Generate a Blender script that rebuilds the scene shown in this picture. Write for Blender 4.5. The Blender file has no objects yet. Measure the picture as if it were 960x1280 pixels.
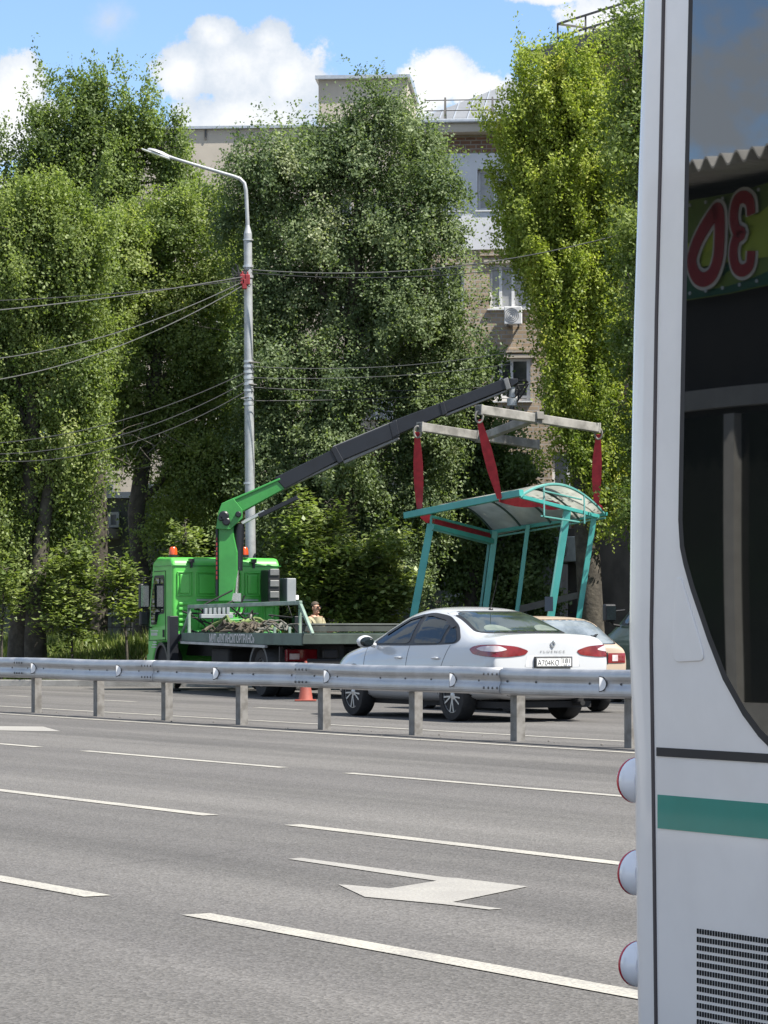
import bpy, bmesh, math, random
import numpy as np
from mathutils import Vector, Matrix
from mathutils.bvhtree import BVHTree

random.seed(7)
rng = np.random.default_rng(11)
R_ = math.radians
SC = bpy.context.scene
COL = SC.collection

# ------------------------------------------------------------------ camera
F, H, HV = 3600.0, 1.2, 787.0              # focal length in photo pixels, eye height, horizon row
TH = math.atan(2180.0 / F)                 # road direction against the view axis
CT, ST = math.cos(TH), math.sin(TH)
cam_d = bpy.data.cameras.new('camera')
cam = bpy.data.objects.new('camera', cam_d)
COL.objects.link(cam)
cam.location = (0, 0, H)
cam.rotation_euler = (R_(90), 0, 0)
cam_d.sensor_fit = 'VERTICAL'
cam_d.sensor_height = 36.0
cam_d.sensor_width = 36.0
cam_d.lens = F / 1280.0 * 36.0
cam_d.shift_y = (HV - 640.0) / 1280.0
cam_d.clip_start = 0.1
cam_d.clip_end = 6000.0
SC.camera = cam

# ------------------------------------------------------------------ light
SUN_EL, SUN_AZ = 57.0, 27.0                 # azimuth measured from +X towards the camera side
SUN_STRENGTH = 4.6
SKY_STRENGTH = 0.13
EXPOSURE = 1.1
CLOUD_VAL = 3.95
SC.view_settings.view_transform = 'Standard'
SC.view_settings.look = 'None'
SC.view_settings.gamma = 1.0
SC.view_settings.use_curve_mapping = False
SC.view_settings.exposure = EXPOSURE

sun_d = bpy.data.lights.new('sun', 'SUN')
sun_d.energy = SUN_STRENGTH
sun_d.angle = R_(0.53)
sun_d.color = (1.0, 0.945, 0.85)
sun = bpy.data.objects.new('sun', sun_d)
COL.objects.link(sun)
sun.rotation_euler = (0, R_(90 - SUN_EL), -R_(SUN_AZ))

world = bpy.data.worlds.new('World')
SC.world = world
world.use_nodes = True
wt = world.node_tree
for n in list(wt.nodes):
    wt.nodes.remove(n)


class NT:
    """small helper that writes node trees"""
    def __init__(self, tree):
        self.t = tree

    def n(self, typ, **kw):
        nd = self.t.nodes.new(typ)
        for k, v in kw.items():
            if k == 'ins':
                for kk, vv in v.items():
                    self.set(nd, kk, vv)
            else:
                setattr(nd, k, v)
        return nd

    def set(self, nd, key, val):
        s = nd.inputs[key]
        if isinstance(val, bpy.types.NodeSocket):
            self.t.links.new(val, s)
        else:
            if isinstance(val, (tuple, list)) and len(val) == 3 and s.type == 'RGBA':
                val = (*val, 1.0)
            s.default_value = val

    def m(self, op, a, b=None, c=None, clamp=False):
        nd = self.t.nodes.new('ShaderNodeMath')
        nd.operation = op
        nd.use_clamp = clamp
        for i, v in enumerate((a, b, c)):
            if v is not None:
                self.set(nd, i, v)
        return nd.outputs[0]

    def mix(self, fac, a, b, blend='MIX'):
        nd = self.t.nodes.new('ShaderNodeMix')
        nd.data_type = 'RGBA'
        nd.blend_type = blend
        self.set(nd, 0, fac)
        self.set(nd, 6, a)
        self.set(nd, 7, b)
        return nd.outputs[2]

    def smooth(self, x, lo, hi):
        nd = self.t.nodes.new('ShaderNodeMapRange')
        nd.interpolation_type = 'SMOOTHSTEP'
        self.set(nd, 0, x)
        nd.inputs[1].default_value = lo
        nd.inputs[2].default_value = hi
        return nd.outputs[0]

    def noise(self, vec, scale, detail=4.0, rough=0.55, dist=0.0):
        nd = self.t.nodes.new('ShaderNodeTexNoise')
        if vec is not None:
            self.set(nd, 'Vector', vec)
        nd.inputs['Scale'].default_value = scale
        nd.inputs['Detail'].default_value = detail
        nd.inputs['Roughness'].default_value = rough
        nd.inputs['Distortion'].default_value = dist
        return nd.outputs[0]


w = NT(wt)
sky = w.n('ShaderNodeTexSky', sky_type='NISHITA', sun_disc=False)
sky.sun_elevation = R_(SUN_EL)
sky.sun_rotation = R_(90 + SUN_AZ)
sky.altitude = 300
sky.air_density = 1.0
sky.dust_density = 0.35
sky.ozone_density = 3.5
tc = w.n('ShaderNodeTexCoord')
sep = w.n('ShaderNodeSeparateXYZ')
w.set(sep, 0, tc.outputs['Generated'])
dx, dy, dz = sep.outputs
ys = w.m('MAXIMUM', w.m('ABSOLUTE', dy), 0.08)
az = w.m('DIVIDE', dx, ys)
el = w.m('DIVIDE', dz, ys)
# cumulus heads that stand over the roofs (direction, half size)
heads = []
for (u, v, ru, rv, lift) in ((298, 78, 92, 62, 0), (232, 88, 50, 44, 0), (262, 40, 36, 26, 0), (360, 95, 56, 58, 0), (335, 48, 44, 30, 0), (275, 48, 44, 34, 0), (310, 150, 120, 50, 0), (20, 122, 44, 56, 0), (0, 165, 60, 50, 0), (60, 150, 24, 30, 0),
                       (560, 92, 55, 40, 0), (600, 112, 50, 30, 0), (535, 110, 40, 40, 0), (765, 20, 85, 40, -0.1), (690, -5, 60, 16, -0.2),
                       (90, 260, 200, 60, 0), (480, 190, 260, 50, 0)):
    heads.append(((u - 480) / F, (HV - v) / F, ru / F, rv / F, lift))
best = None
for (a0, e0, ra, re, lift) in heads:
    q1 = w.m('DIVIDE', w.m('SUBTRACT', az, a0), ra)
    q2 = w.m('DIVIDE', w.m('SUBTRACT', el, e0), re)
    d = w.m('SUBTRACT', 1.0 + lift, w.m('SQRT', w.m('ADD', w.m('MULTIPLY', q1, q1), w.m('MULTIPLY', q2, q2))))
    best = d if best is None else w.m('MAXIMUM', best, d)
front = w.m('GREATER_THAN', dy, 0.0)
n1 = w.noise(tc.outputs['Generated'], 56.0, 10.0, 0.68)
n2 = w.noise(tc.outputs['Generated'], 9.0, 6.0, 0.55, 0.2)
heap = w.m('ADD', w.m('MAXIMUM', best, -0.8), w.m('MULTIPLY', w.m('SUBTRACT', n1, 0.5), 1.9))
mask_f = w.smooth(heap, -0.03, 0.27)
mask_b = w.smooth(w.m('ADD', n2, w.m('MULTIPLY', w.m('SUBTRACT', n1, 0.5), 0.35)), 0.43, 0.54)
high = w.smooth(dz, 0.20, 0.45)
wide = w.smooth(w.m('ABSOLUTE', az), 0.35, 0.6)
side = w.m('MAXIMUM', w.m('MAXIMUM', w.m('SUBTRACT', 1.0, front), high), wide)
q1 = w.m('DIVIDE', w.m('SUBTRACT', az, (138 - 480) / F), 42 / F)
q2 = w.m('DIVIDE', w.m('SUBTRACT', el, (HV - 24) / F), 34 / F)
wisp = w.smooth(w.m('ADD', w.m('SUBTRACT', 0.75, w.m('SQRT', w.m('ADD', w.m('MULTIPLY', q1, q1), w.m('MULTIPLY', q2, q2)))), w.m('MULTIPLY', w.m('SUBTRACT', n1, 0.5), 1.6)), -0.25, 0.9)
mask_f = w.m('MAXIMUM', mask_f, w.m('MULTIPLY', wisp, 0.8))
mask = w.m('ADD', w.m('MULTIPLY', mask_f, w.m('SUBTRACT', 1.0, side)), w.m('MULTIPLY', mask_b, side))
n3 = w.noise(tc.outputs['Generated'], 26.0, 6.0, 0.6)
lum = w.smooth(w.m('ADD', w.m('MULTIPLY', n3, 0.9), w.m('MULTIPLY', heap, 0.30)), 0.32, 0.80)
cloud_col = w.mix(lum, (CLOUD_VAL * 0.62, CLOUD_VAL * 0.69, CLOUD_VAL * 0.78), (CLOUD_VAL, CLOUD_VAL, CLOUD_VAL * 1.0))
skyc = w.mix(1.0, sky.outputs[0], (0.70, 0.72, 0.76), 'MULTIPLY')
wc = w.mix(w.m('MULTIPLY', mask, 0.96), skyc, cloud_col)
bg = w.n('ShaderNodeBackground', ins={'Color': wc, 'Strength': SKY_STRENGTH})
wo = w.n('ShaderNodeOutputWorld')
wt.links.new(bg.outputs[0], wo.inputs[0])

cy = SC.cycles
cy.max_bounces = 9
cy.diffuse_bounces = 5
cy.glossy_bounces = 4
cy.transmission_bounces = 5
cy.transparent_max_bounces = 8
cy.sample_clamp_indirect = 6.0
cy.caustics_reflective = False
cy.caustics_refractive = False
cy.use_denoising = True


# ------------------------------------------------------------------ coordinates
def P(u, v, Y):                     # photo pixel at a given distance
    return Vector(((u - 480) / F * Y, Y, H - (v - HV) / F * Y))


def G(u, v, z=0.0):                 # photo pixel on the ground
    Y = (H - z) * F / (v - HV)
    return Vector(((u - 480) / F * Y, Y, z))


def RD(p, t, z=0.0):                # road frame: p across the road, t along it
    return Vector((p * CT - t * ST, p * ST + t * CT, z))


def t_of(p, u):                     # position along a line at p where photo column u crosses it
    k = (u - 480) / F
    return p * (CT - k * ST) / (ST + k * CT)


def side_pt(p, u, v):
    t = t_of(p, u)
    Y = p * ST + t * CT
    return t, H - (v - HV) / F * Y


# ------------------------------------------------------------------ materials
MATS = {}


def mat(name, col, rough=0.6, metal=0.0, col2=None, nscale=8.0, bump=0.0, bscale=60.0, coat=0.0, ior=1.5, detail=5.0, contrast=(0.35, 0.65), emit=None, rvar=0.0):
    if name in MATS:
        return MATS[name]
    m = bpy.data.materials.new(name)
    m.use_nodes = True
    t = NT(m.node_tree)
    b = m.node_tree.nodes['Principled BSDF']
    tcn = t.n('ShaderNodeTexCoord')
    vec = tcn.outputs['Object']
    if col2 is None:
        col2 = tuple(c * 0.86 for c in col)
    fac = t.smooth(t.noise(vec, nscale, detail, 0.6), *contrast)
    t.set(b, 'Base Color', t.mix(fac, col2, col))
    b.inputs['Roughness'].default_value = rough
    if rvar:
        t.set(b, 'Roughness', t.m('ADD', rough - rvar / 2, t.m('MULTIPLY', fac, rvar)))
    b.inputs['Metallic'].default_value = metal
    b.inputs['IOR'].default_value = ior
    b.inputs['Coat Weight'].default_value = coat
    b.inputs['Coat Roughness'].default_value = 0.05
    if bump:
        bn = t.n('ShaderNodeBump', ins={'Strength': bump, 'Distance': 0.02, 'Height': t.noise(vec, bscale, 5.0)})
        t.set(b, 'Normal', bn.outputs[0])
    MATS[name] = m
    return m


def brick_mat(name, c1, c2, mortar, scale=1.0, shade=0.9):
    m = bpy.data.materials.new(name)
    m.use_nodes = True
    t = NT(m.node_tree)
    b = m.node_tree.nodes['Principled BSDF']
    tcn = t.n('ShaderNodeTexCoord')
    # brick coordinates from the object's own axes: along the wall and up
    sp = t.n('ShaderNodeSeparateXYZ')
    t.set(sp, 0, tcn.outputs['Object'])
    cb = t.n('ShaderNodeCombineXYZ')
    t.set(cb, 0, t.m('ADD', sp.outputs[0], sp.outputs[1]))
    t.set(cb, 1, sp.outputs[2])
    br = t.n('ShaderNodeTexBrick', ins={'Vector': cb.outputs[0], 'Color1': c1, 'Color2': c2, 'Mortar': mortar, 'Scale': scale})
    br.inputs['Brick Width'].default_value = 0.30
    br.inputs['Row Height'].default_value = 0.12
    br.inputs['Mortar Size'].default_value = 0.016
    n = t.noise(tcn.outputs['Object'], 1.3, 6.0, 0.65)
    col = t.mix(t.smooth(n, 0.35, 0.7), t.mix(1.0, br.outputs[0], (0.78, 0.76, 0.74), 'MULTIPLY'), br.outputs[0])
    t.set(b, 'Base Color', col)
    b.inputs['Roughness'].default_value = shade
    bn = t.n('ShaderNodeBump', ins={'Strength': 0.4, 'Distance': 0.01, 'Height': br.outputs[1]})
    bn.invert = True
    t.set(b, 'Normal', bn.outputs[0])
    MATS[name] = m
    return m


def leaf_mat(name, dark, light, warm, trans=0.42, gloss=0.05):
    m = bpy.data.materials.new(name)
    m.use_nodes = True
    t = NT(m.node_tree)
    nt = m.node_tree
    nt.nodes.remove(nt.nodes['Principled BSDF'])
    out = nt.nodes['Material Output']
    at = t.n('ShaderNodeAttribute', attribute_name='tint')
    f = at.outputs['Fac']
    c = t.mix(t.smooth(f, 0.0, 0.8), dark, light)
    c = t.mix(t.smooth(f, 0.82, 1.0), c, warm)
    d = t.n('ShaderNodeBsdfDiffuse', ins={'Color': c})
    tr = t.n('ShaderNodeBsdfTranslucent', ins={'Color': t.mix(1.0, c, (1.15, 1.25, 0.55), 'MULTIPLY')})
    g = t.n('ShaderNodeBsdfGlossy', ins={'Color': (0.9, 0.95, 0.85), 'Roughness': 0.5})
    m1 = t.n('ShaderNodeMixShader', ins={0: trans})
    nt.links.new(d.outputs[0], m1.inputs[1])
    nt.links.new(tr.outputs[0], m1.inputs[2])
    m2 = t.n('ShaderNodeMixShader', ins={0: gloss})
    nt.links.new(m1.outputs[0], m2.inputs[1])
    nt.links.new(g.outputs[0], m2.inputs[2])
    nt.links.new(m2.outputs[0], out.inputs[0])
    MATS[name] = m
    return m


# ------------------------------------------------------------------ objects
MW = {}


def tag(o, label=None, cat=None, group=None, kind=None):
    if label:
        o['label'] = label
    if cat:
        o['category'] = cat
    if group:
        o['group'] = group
    if kind:
        o['kind'] = kind
    return o


def thing(name, label, cat, loc=(0, 0, 0), rotz=0.0, group=None):
    o = bpy.data.objects.new(name, None)
    o.empty_display_size = 0.2
    COL.objects.link(o)
    o.location = loc
    o.rotation_euler = (0, 0, rotz)
    MW[o.name] = Matrix.Translation(Vector(loc)) @ Matrix.Rotation(rotz, 4, 'Z')
    return tag(o, label, cat, group)


def fin(name, bm, m, parent=None, world=False, smooth=False, bevel=0.0, seg=2, angle=40):
    """link a bmesh as one object; world=True: its coordinates are world ones"""
    if world and parent is not None:
        root = parent
        while root.parent is not None:
            root = root.parent
        bm.transform(MW[root.name].inverted())
    bmesh.ops.recalc_face_normals(bm, faces=bm.faces)
    me = bpy.data.meshes.new(name)
    bm.to_mesh(me)
    bm.free()
    o = bpy.data.objects.new(name, me)
    COL.objects.link(o)
    if m is not None:
        me.materials.append(m)
    if parent is not None:
        o.parent = parent
    if smooth:
        me.polygons.foreach_set('use_smooth', [True] * len(me.polygons))
        md = o.modifiers.new('split', 'EDGE_SPLIT')
        md.split_angle = R_(angle)
    if bevel:
        md = o.modifiers.new('bevel', 'BEVEL')
        md.width = bevel
        md.segments = seg
        md.limit_method = 'ANGLE'
        md.angle_limit = R_(35)
    return o


def nb():
    return bmesh.new()


def box(bm, x0, x1, y0, y1, z0, z1, M=None):
    vs = [Vector((x, y, z)) for x in (x0, x1) for y in (y0, y1) for z in (z0, z1)]
    if M is not None:
        vs = [M @ v for v in vs]
    v = [bm.verts.new(c) for c in vs]
    for f in ((0, 1, 3, 2), (4, 6, 7, 5), (0, 4, 5, 1), (2, 3, 7, 6), (0, 2, 6, 4), (1, 5, 7, 3)):
        bm.faces.new([v[i] for i in f])
    return bm


def frame_of(a, b, up=(0, 0, 1)):
    d = (b - a).normalized()
    u = Vector(up)
    s = d.cross(u)
    if s.length < 1e-4:
        s = d.cross(Vector((1, 0, 0)))
    s.normalize()
    return d, s, s.cross(d).normalized()


def beam(bm, a, b, w, h, w2=None, h2=None, up=(0, 0, 1)):
    a, b = Vector(a), Vector(b)
    d, s, u = frame_of(a, b, up)
    w2 = w if w2 is None else w2
    h2 = h if h2 is None else h2
    vs = []
    for c, ww, hh in ((a, w, h), (b, w2, h2)):
        for i, j in ((-1, -1), (1, -1), (1, 1), (-1, 1)):
            vs.append(bm.verts.new(c + s * (i * ww / 2) + u * (j * hh / 2)))
    bm.faces.new(vs[0:4][::-1])
    bm.faces.new(vs[4:8])
    for i in range(4):
        j = (i + 1) % 4
        bm.faces.new((vs[i], vs[j], vs[4 + j], vs[4 + i]))
    return bm


def tube(bm, pts, r, n=8, cap=True):
    pts = [Vector(p) for p in pts]
    rs = list(r) if isinstance(r, (list, tuple)) else [r] * len(pts)
    rings = []
    prev = None
    for i, p in enumerate(pts):
        d = (pts[min(i + 1, len(pts) - 1)] - pts[max(i - 1, 0)])
        if d.length < 1e-9:
            d = Vector((0, 0, 1))
        d.normalize()
        if prev is None:
            s = d.orthogonal().normalized()
        else:
            s = (prev - d * prev.dot(d))
            s = s.normalized() if s.length > 1e-6 else d.orthogonal().normalized()
        prev = s
        q = d.cross(s)
        rings.append([bm.verts.new(p + (s * math.cos(2 * math.pi * k / n) + q * math.sin(2 * math.pi * k / n)) * rs[i]) for k in range(n)])
    for a, b in zip(rings, rings[1:]):
        for k in range(n):
            bm.faces.new((a[k], a[(k + 1) % n], b[(k + 1) % n], b[k]))
    if cap and n > 2:
        bm.faces.new(rings[0][::-1])
        bm.faces.new(rings[-1])
    return bm


def lathe(bm, prof, n=20, M=None):
    """prof: (radius, height) pairs round local Z"""
    rings = []
    for r, z in prof:
        ring = []
        for k in range(n):
            a = 2 * math.pi * k / n
            c = Vector((max(r, 1e-4) * math.cos(a), max(r, 1e-4) * math.sin(a), z))
            ring.append(bm.verts.new(M @ c if M is not None else c))
        rings.append(ring)
    for a, b in zip(rings, rings[1:]):
        for k in range(n):
            bm.faces.new((a[k], a[(k + 1) % n], b[(k + 1) % n], b[k]))
    bm.faces.new(rings[0][::-1])
    bm.faces.new(rings[-1])
    return bm


def prism(bm, pts, off):
    """closed polygon of 3D points pushed by vector off"""
    off = Vector(off)
    a = [bm.verts.new(Vector(p)) for p in pts]
    b = [bm.verts.new(Vector(p) + off) for p in pts]
    n = len(pts)
    bm.faces.new(a[::-1])
    bm.faces.new(b)
    for i in range(n):
        j = (i + 1) % n
        bm.faces.new((a[i], a[j], b[j], b[i]))
    return bm


def poly(bm, pts):
    bm.faces.new([bm.verts.new(Vector(p)) for p in pts])
    return bm


def sheet(name, pts, m, kind='structure'):
    bm = poly(nb(), pts)
    bmesh.ops.triangulate(bm, faces=bm.faces)
    o = fin(name, bm, m)
    if o.data.polygons[0].normal.z < 0:
        o.data.flip_normals()
    return tag(o, kind=kind)


def text_bm(bm, s, M, width=None, height=None, depth=0.0, bold=0.0, shear=0.0):
    """lettering as mesh; local x along the line, y up, centred on the origin, placed by M"""
    cu = bpy.data.curves.new('lettering', 'FONT')
    cu.body = s
    cu.size = 1.0
    cu.offset = bold
    cu.extrude = depth
    cu.shear = shear
    cu.resolution_u = 6
    ob = bpy.data.objects.new('lettering', cu)
    COL.objects.link(ob)
    dg = bpy.context.evaluated_depsgraph_get()
    me = bpy.data.meshes.new_from_object(ob.evaluated_get(dg))
    xs = [v.co.x for v in me.vertices]
    ysv = [v.co.y for v in me.vertices]
    if xs:
        cx, cyv = (min(xs) + max(xs)) / 2, (min(ysv) + max(ysv)) / 2
        sx = (width / (max(xs) - min(xs))) if width else None
        sy = (height / (max(ysv) - min(ysv))) if height else sx
        sx = sx or sy
        for v in me.vertices:
            v.co = M @ Vector(((v.co.x - cx) * sx, (v.co.y - cyv) * sy, v.co.z * min(sx, sy)))
        bm.from_mesh(me)
    bpy.data.objects.remove(ob)
    bpy.data.curves.remove(cu)
    bpy.data.meshes.remove(me)
    return bm


def axes(o, x, y):
    """matrix whose local x, y run along the given directions from o"""
    x, y = Vector(x).normalized(), Vector(y).normalized()
    z = x.cross(y).normalized()
    M = Matrix((x, y, z)).transposed().to_4x4()
    M.translation = Vector(o)
    return M


def copy_tree(o, parent=None):
    c = o.copy()
    COL.objects.link(c)
    if parent is not None:
        c.parent = parent
    for ch in [x for x in o.children]:
        copy_tree(ch, c)
    return c


def baked(bm, levels):
    """Catmull-Clark surface of a cage, as a mesh and a BVH"""
    me = bpy.data.meshes.new('cage')
    bmesh.ops.recalc_face_normals(bm, faces=bm.faces)
    bm.to_mesh(me)
    bm.free()
    ob = bpy.data.objects.new('cage', me)
    COL.objects.link(ob)
    md = ob.modifiers.new('s', 'SUBSURF')
    md.levels = levels
    md.render_levels = levels
    dg = bpy.context.evaluated_depsgraph_get()
    out = bpy.data.meshes.new_from_object(ob.evaluated_get(dg))
    bpy.data.objects.remove(ob)
    b2 = nb()
    b2.from_mesh(out)
    bpy.data.meshes.remove(out)
    return b2, BVHTree.FromBMesh(b2)


def drape(bm, bvh, outline, O, U, V, D, off=0.004, maxlen=0.09, sub=4):
    """a 2D outline thrown along D on to a surface, lifted off it by off"""
    O, U, V, D = Vector(O), Vector(U), Vector(V), Vector(D).normalized()
    t = nb()
    f = t.faces.new([t.verts.new(O + U * a + V * b) for a, b in outline])
    bmesh.ops.triangulate(t, faces=[f])
    for _ in range(sub):
        es = [e for e in t.edges if e.calc_length() > maxlen]
        if not es:
            break
        bmesh.ops.subdivide_edges(t, edges=es, cuts=1)
        bmesh.ops.triangulate(t, faces=[f for f in t.faces if len(f.verts) > 3])
    mp = {}
    bad = set()
    for v in t.verts:
        hit, nrm, _, _ = bvh.ray_cast(v.co, D)
        if hit is None:
            bad.add(v)
            continue
        mp[v] = bm.verts.new(hit - D * off)
    for f in t.faces:
        if any(v in bad for v in f.verts):
            continue
        try:
            bm.faces.new([mp[v] for v in f.verts])
        except ValueError:
            pass
    t.free()
    return bm


def round_poly(pts, r=0.2, n=4):
    """rounds the corners of a 2D polygon (r: share of each edge)"""
    out = []
    k = len(pts)
    for i in range(k):
        p0, p1, p2 = Vector(pts[i - 1]), Vector(pts[i]), Vector(pts[(i + 1) % k])
        a = p1 + (p0 - p1) * r
        b = p1 + (p2 - p1) * r
        for j in range(n + 1):
            s = j / n
            out.append(tuple((a * (1 - s) + p1 * s) * (1 - s) + (p1 * (1 - s) + b * s) * s))
    return out
# ------------------------------------------------------------------ ground, road, markings
def asphalt():
    m = bpy.data.materials.new('asphalt')
    m.use_nodes = True
    t = NT(m.node_tree)
    b = m.node_tree.nodes['Principled BSDF']
    tcn = t.n('ShaderNodeTexCoord')
    v = tcn.outputs['Object']
    mp = t.n('ShaderNodeMapping', ins={'Vector': v})
    mp.inputs['Scale'].default_value = (1.0, 0.06, 1.0)
    streak = t.noise(mp.outputs[0], 1.1, 5.0, 0.6)
    big = t.noise(v, 0.23, 4.0, 0.6)
    fine = t.noise(v, 55.0, 3.0, 0.7)
    vor = t.n('ShaderNodeTexVoronoi', ins={'Vector': v})
    vor.inputs['Scale'].default_value = 70.0
    a = t.mix(t.smooth(streak, 0.3, 0.7), (0.116, 0.112, 0.107), (0.154, 0.148, 0.142))
    mp2 = t.n('ShaderNodeMapping', ins={'Vector': v})
    mp2.inputs['Scale'].default_value = (0.9, 0.012, 1.0)
    a = t.mix(t.smooth(t.noise(mp2.outputs[0], 1.0, 2.0), 0.42, 0.62), t.mix(1.0, a, (0.84, 0.84, 0.85), 'MULTIPLY'), a)
    cr = t.n('ShaderNodeTexVoronoi', ins={'Vector': t.mix(0.12, v, t.n('ShaderNodeTexNoise', ins={'Vector': v, 'Scale': 1.5}).outputs['Color'])}, feature='DISTANCE_TO_EDGE')
    cr.inputs['Scale'].default_value = 0.22
    crk = t.m('MULTIPLY', t.m('LESS_THAN', cr.outputs['Distance'], 0.0022), t.smooth(t.noise(v, 0.35, 2.0), 0.5, 0.6))
    a = t.mix(t.m('MULTIPLY', crk, 0.18), a, (0.05, 0.048, 0.046))
    a = t.mix(t.smooth(big, 0.35, 0.7), a, t.mix(1.0, a, (0.90, 0.90, 0.91), 'MULTIPLY'))
    stones = t.mix(t.smooth(vor.outputs['Color'], 0.1, 0.9), (0.74, 0.735, 0.73), (1.22, 1.22, 1.22))
    a = t.mix(1.0, a, stones, 'MULTIPLY')
    a = t.mix(t.smooth(fine, 0.60, 0.72), a, t.mix(1.0, a, (0.55, 0.54, 0.53), 'MULTIPLY'))
    t.set(b, 'Base Color', a)
    b.inputs['Roughness'].default_value = 0.9
    b.inputs['Specular IOR Level'].default_value = 0.25
    bn = t.n('ShaderNodeBump', ins={'Strength': 0.55, 'Distance': 0.012, 'Height': t.m('ADD', vor.outputs['Distance'], fine)})
    t.set(b, 'Normal', bn.outputs[0])
    return m


def paint_mat(name, col, wear=0.52):
    """road paint worn through to the stones in flecks"""
    m = bpy.data.materials.new(name)
    m.use_nodes = True
    t = NT(m.node_tree)
    b = m.node_tree.nodes['Principled BSDF']
    tcn = t.n('ShaderNodeTexCoord')
    v = tcn.outputs['Object']
    f = t.m('ADD', t.m('MULTIPLY', t.noise(v, 60.0, 3.0, 0.7), 0.75), t.m('MULTIPLY', t.noise(v, 2.5, 4.0), 0.35))
    t.set(b, 'Base Color', t.mix(t.smooth(f, wear - 0.1, wear + 0.06), col, (0.24, 0.23, 0.215)))
    b.inputs['Roughness'].default_value = 0.8
    bn = t.n('ShaderNodeBump', ins={'Strength': 0.3, 'Distance': 0.01, 'Height': t.noise(v, 70.0, 3.0)})
    t.set(b, 'Normal', bn.outputs[0])
    return m


M_ASPH = asphalt()
M_LINE = paint_mat('road_paint', (0.375, 0.36, 0.315), 0.575)
M_OLD = paint_mat('worn_road_paint', (0.31, 0.30, 0.275), 0.545)
M_SOIL = mat('soil', (0.105, 0.095, 0.05), 0.95, col2=(0.06, 0.075, 0.03), nscale=1.5, bump=0.5, bscale=20)
M_KERB = mat('kerb_concrete', (0.36, 0.35, 0.33), 0.9, col2=(0.24, 0.235, 0.22), nscale=2.0, bump=0.3)
M_PAVE = mat('pavement_concrete', (0.44, 0.43, 0.41), 0.9, col2=(0.36, 0.35, 0.33), nscale=3.0, bump=0.3)

sheet('ground', [(-2500, -400, -0.06), (2500, -400, -0.06), (2500, 4500, -0.06), (-2500, 4500, -0.06)], M_SOIL)


def road_obj(name, pts, m, z):
    """sheet in road coordinates; the object is turned with the road so its texture runs along it"""
    bm = poly(nb(), [(p, t, 0) for p, t in pts])
    bmesh.ops.triangulate(bm, faces=bm.faces)
    for f in bm.faces:
        if f.normal.z < 0:
            f.normal_flip()
    me = bpy.data.meshes.new(name)
    bm.normal_update()
    bm.to_mesh(me)
    bm.free()
    o = bpy.data.objects.new(name, me)
    COL.objects.link(o)
    me.materials.append(m)
    o.rotation_euler = (0, 0, TH)
    o.location = (0, 0, z)
    if me.polygons[0].normal.z < 0:
        me.flip_normals()
    return tag(o, kind='structure')


KERB = [(24.3, 320.0), (24.3, 58.0), (24.6, 56.6), (28.5, 53.2), (28.9, 52.0), (28.9, 28.0), (28.4, 26.5), (25.0, 22.5), (24.5, 21.0), (24.5, -160.0)]
road_obj('road', [(-1.2, -160), (-1.2, 320)] + KERB, M_ASPH, 0.0)
# raised verge beyond the far kerb and pavement on the near side
def verge_h(dp):
    """the verge rises gently behind the kerb"""
    q = np.clip((np.asarray(dp, dtype=float) - 0.4) / 3.6, 0, 1)
    return 0.12 + 0.62 * q * q * (3 - 2 * q)


bm = nb()
prev = None
for a, b in KERB:
    row = [bm.verts.new((a + dp, b, float(verge_h(dp)))) for dp in (0.165, 0.6, 1.1, 1.6, 2.1, 2.6, 3.2, 4.2, 8.0, 400.0)]
    if prev:
        for i in range(len(row) - 1):
            bm.faces.new((prev[i], row[i], row[i + 1], prev[i + 1]))
    prev = row
vg = fin('verge', bm, M_SOIL, smooth=True)
if vg.data.polygons[0].normal.z < 0:
    vg.data.flip_normals()
vg.rotation_euler = (0, 0, TH)
tag(vg, kind='structure')
road_obj('pavement', [(-1.35, -160), (-1.35, 320), (-40, 320), (-40, -160)], M_PAVE, 0.13)


def strip_mesh(name, path, w0, w1, z0, z1, m):
    bm = nb()
    prev = None
    for p, t in path:
        ring = [bm.verts.new(RD(p + a, t, z)) for a, z in ((w0, z0), (w0, z1), (w1, z1), (w1, z0))]
        if prev:
            for i in range(4):
                j = (i + 1) % 4
                bm.faces.new((prev[i], prev[j], ring[j], ring[i]))
        else:
            bm.faces.new(ring)
        prev = ring
    bm.faces.new(prev)
    return tag(fin(name, bm, m, bevel=0.015), kind='structure')


strip_mesh('kerb', KERB, 0.0, 0.17, -0.04, 0.135, M_KERB)
strip_mesh('kerb', [(-1.35, 320), (-1.35, -160)], 0.0, 0.15, -0.04, 0.145, M_KERB)


def dash(p, t0, t1, wd=0.14, m=None, name='lane_marking', skew=0.0):
    wd *= 0.9
    n = max(1, int(abs(t1 - t0) / 3))
    bm = nb()
    pr = random.Random(int(p * 1000 + t0 * 10))
    rows = []
    for i in range(n + 1):
        t = t0 + (t1 - t0) * i / n
        j = pr.uniform(-0.006, 0.006)
        rows.append((bm.verts.new((p - wd / 2 + j, t, 0)), bm.verts.new((p + wd / 2 + j, t, 0))))
    for a, b in zip(rows, rows[1:]):
        bm.faces.new((a[0], a[1], b[1], b[0]))
    o = fin(name, bm, m or M_LINE)
    o.rotation_euler = (0, 0, TH)
    o.location = (0, 0, 0.004)
    if o.data.polygons[0].normal.z < 0:
        o.data.flip_normals()
    return tag(o, kind='structure')


def dashes(p, us, wd=0.14):
    for ua, ub in us:
        dash(p, t_of(p, ua), t_of(p, ub), wd)


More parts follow.
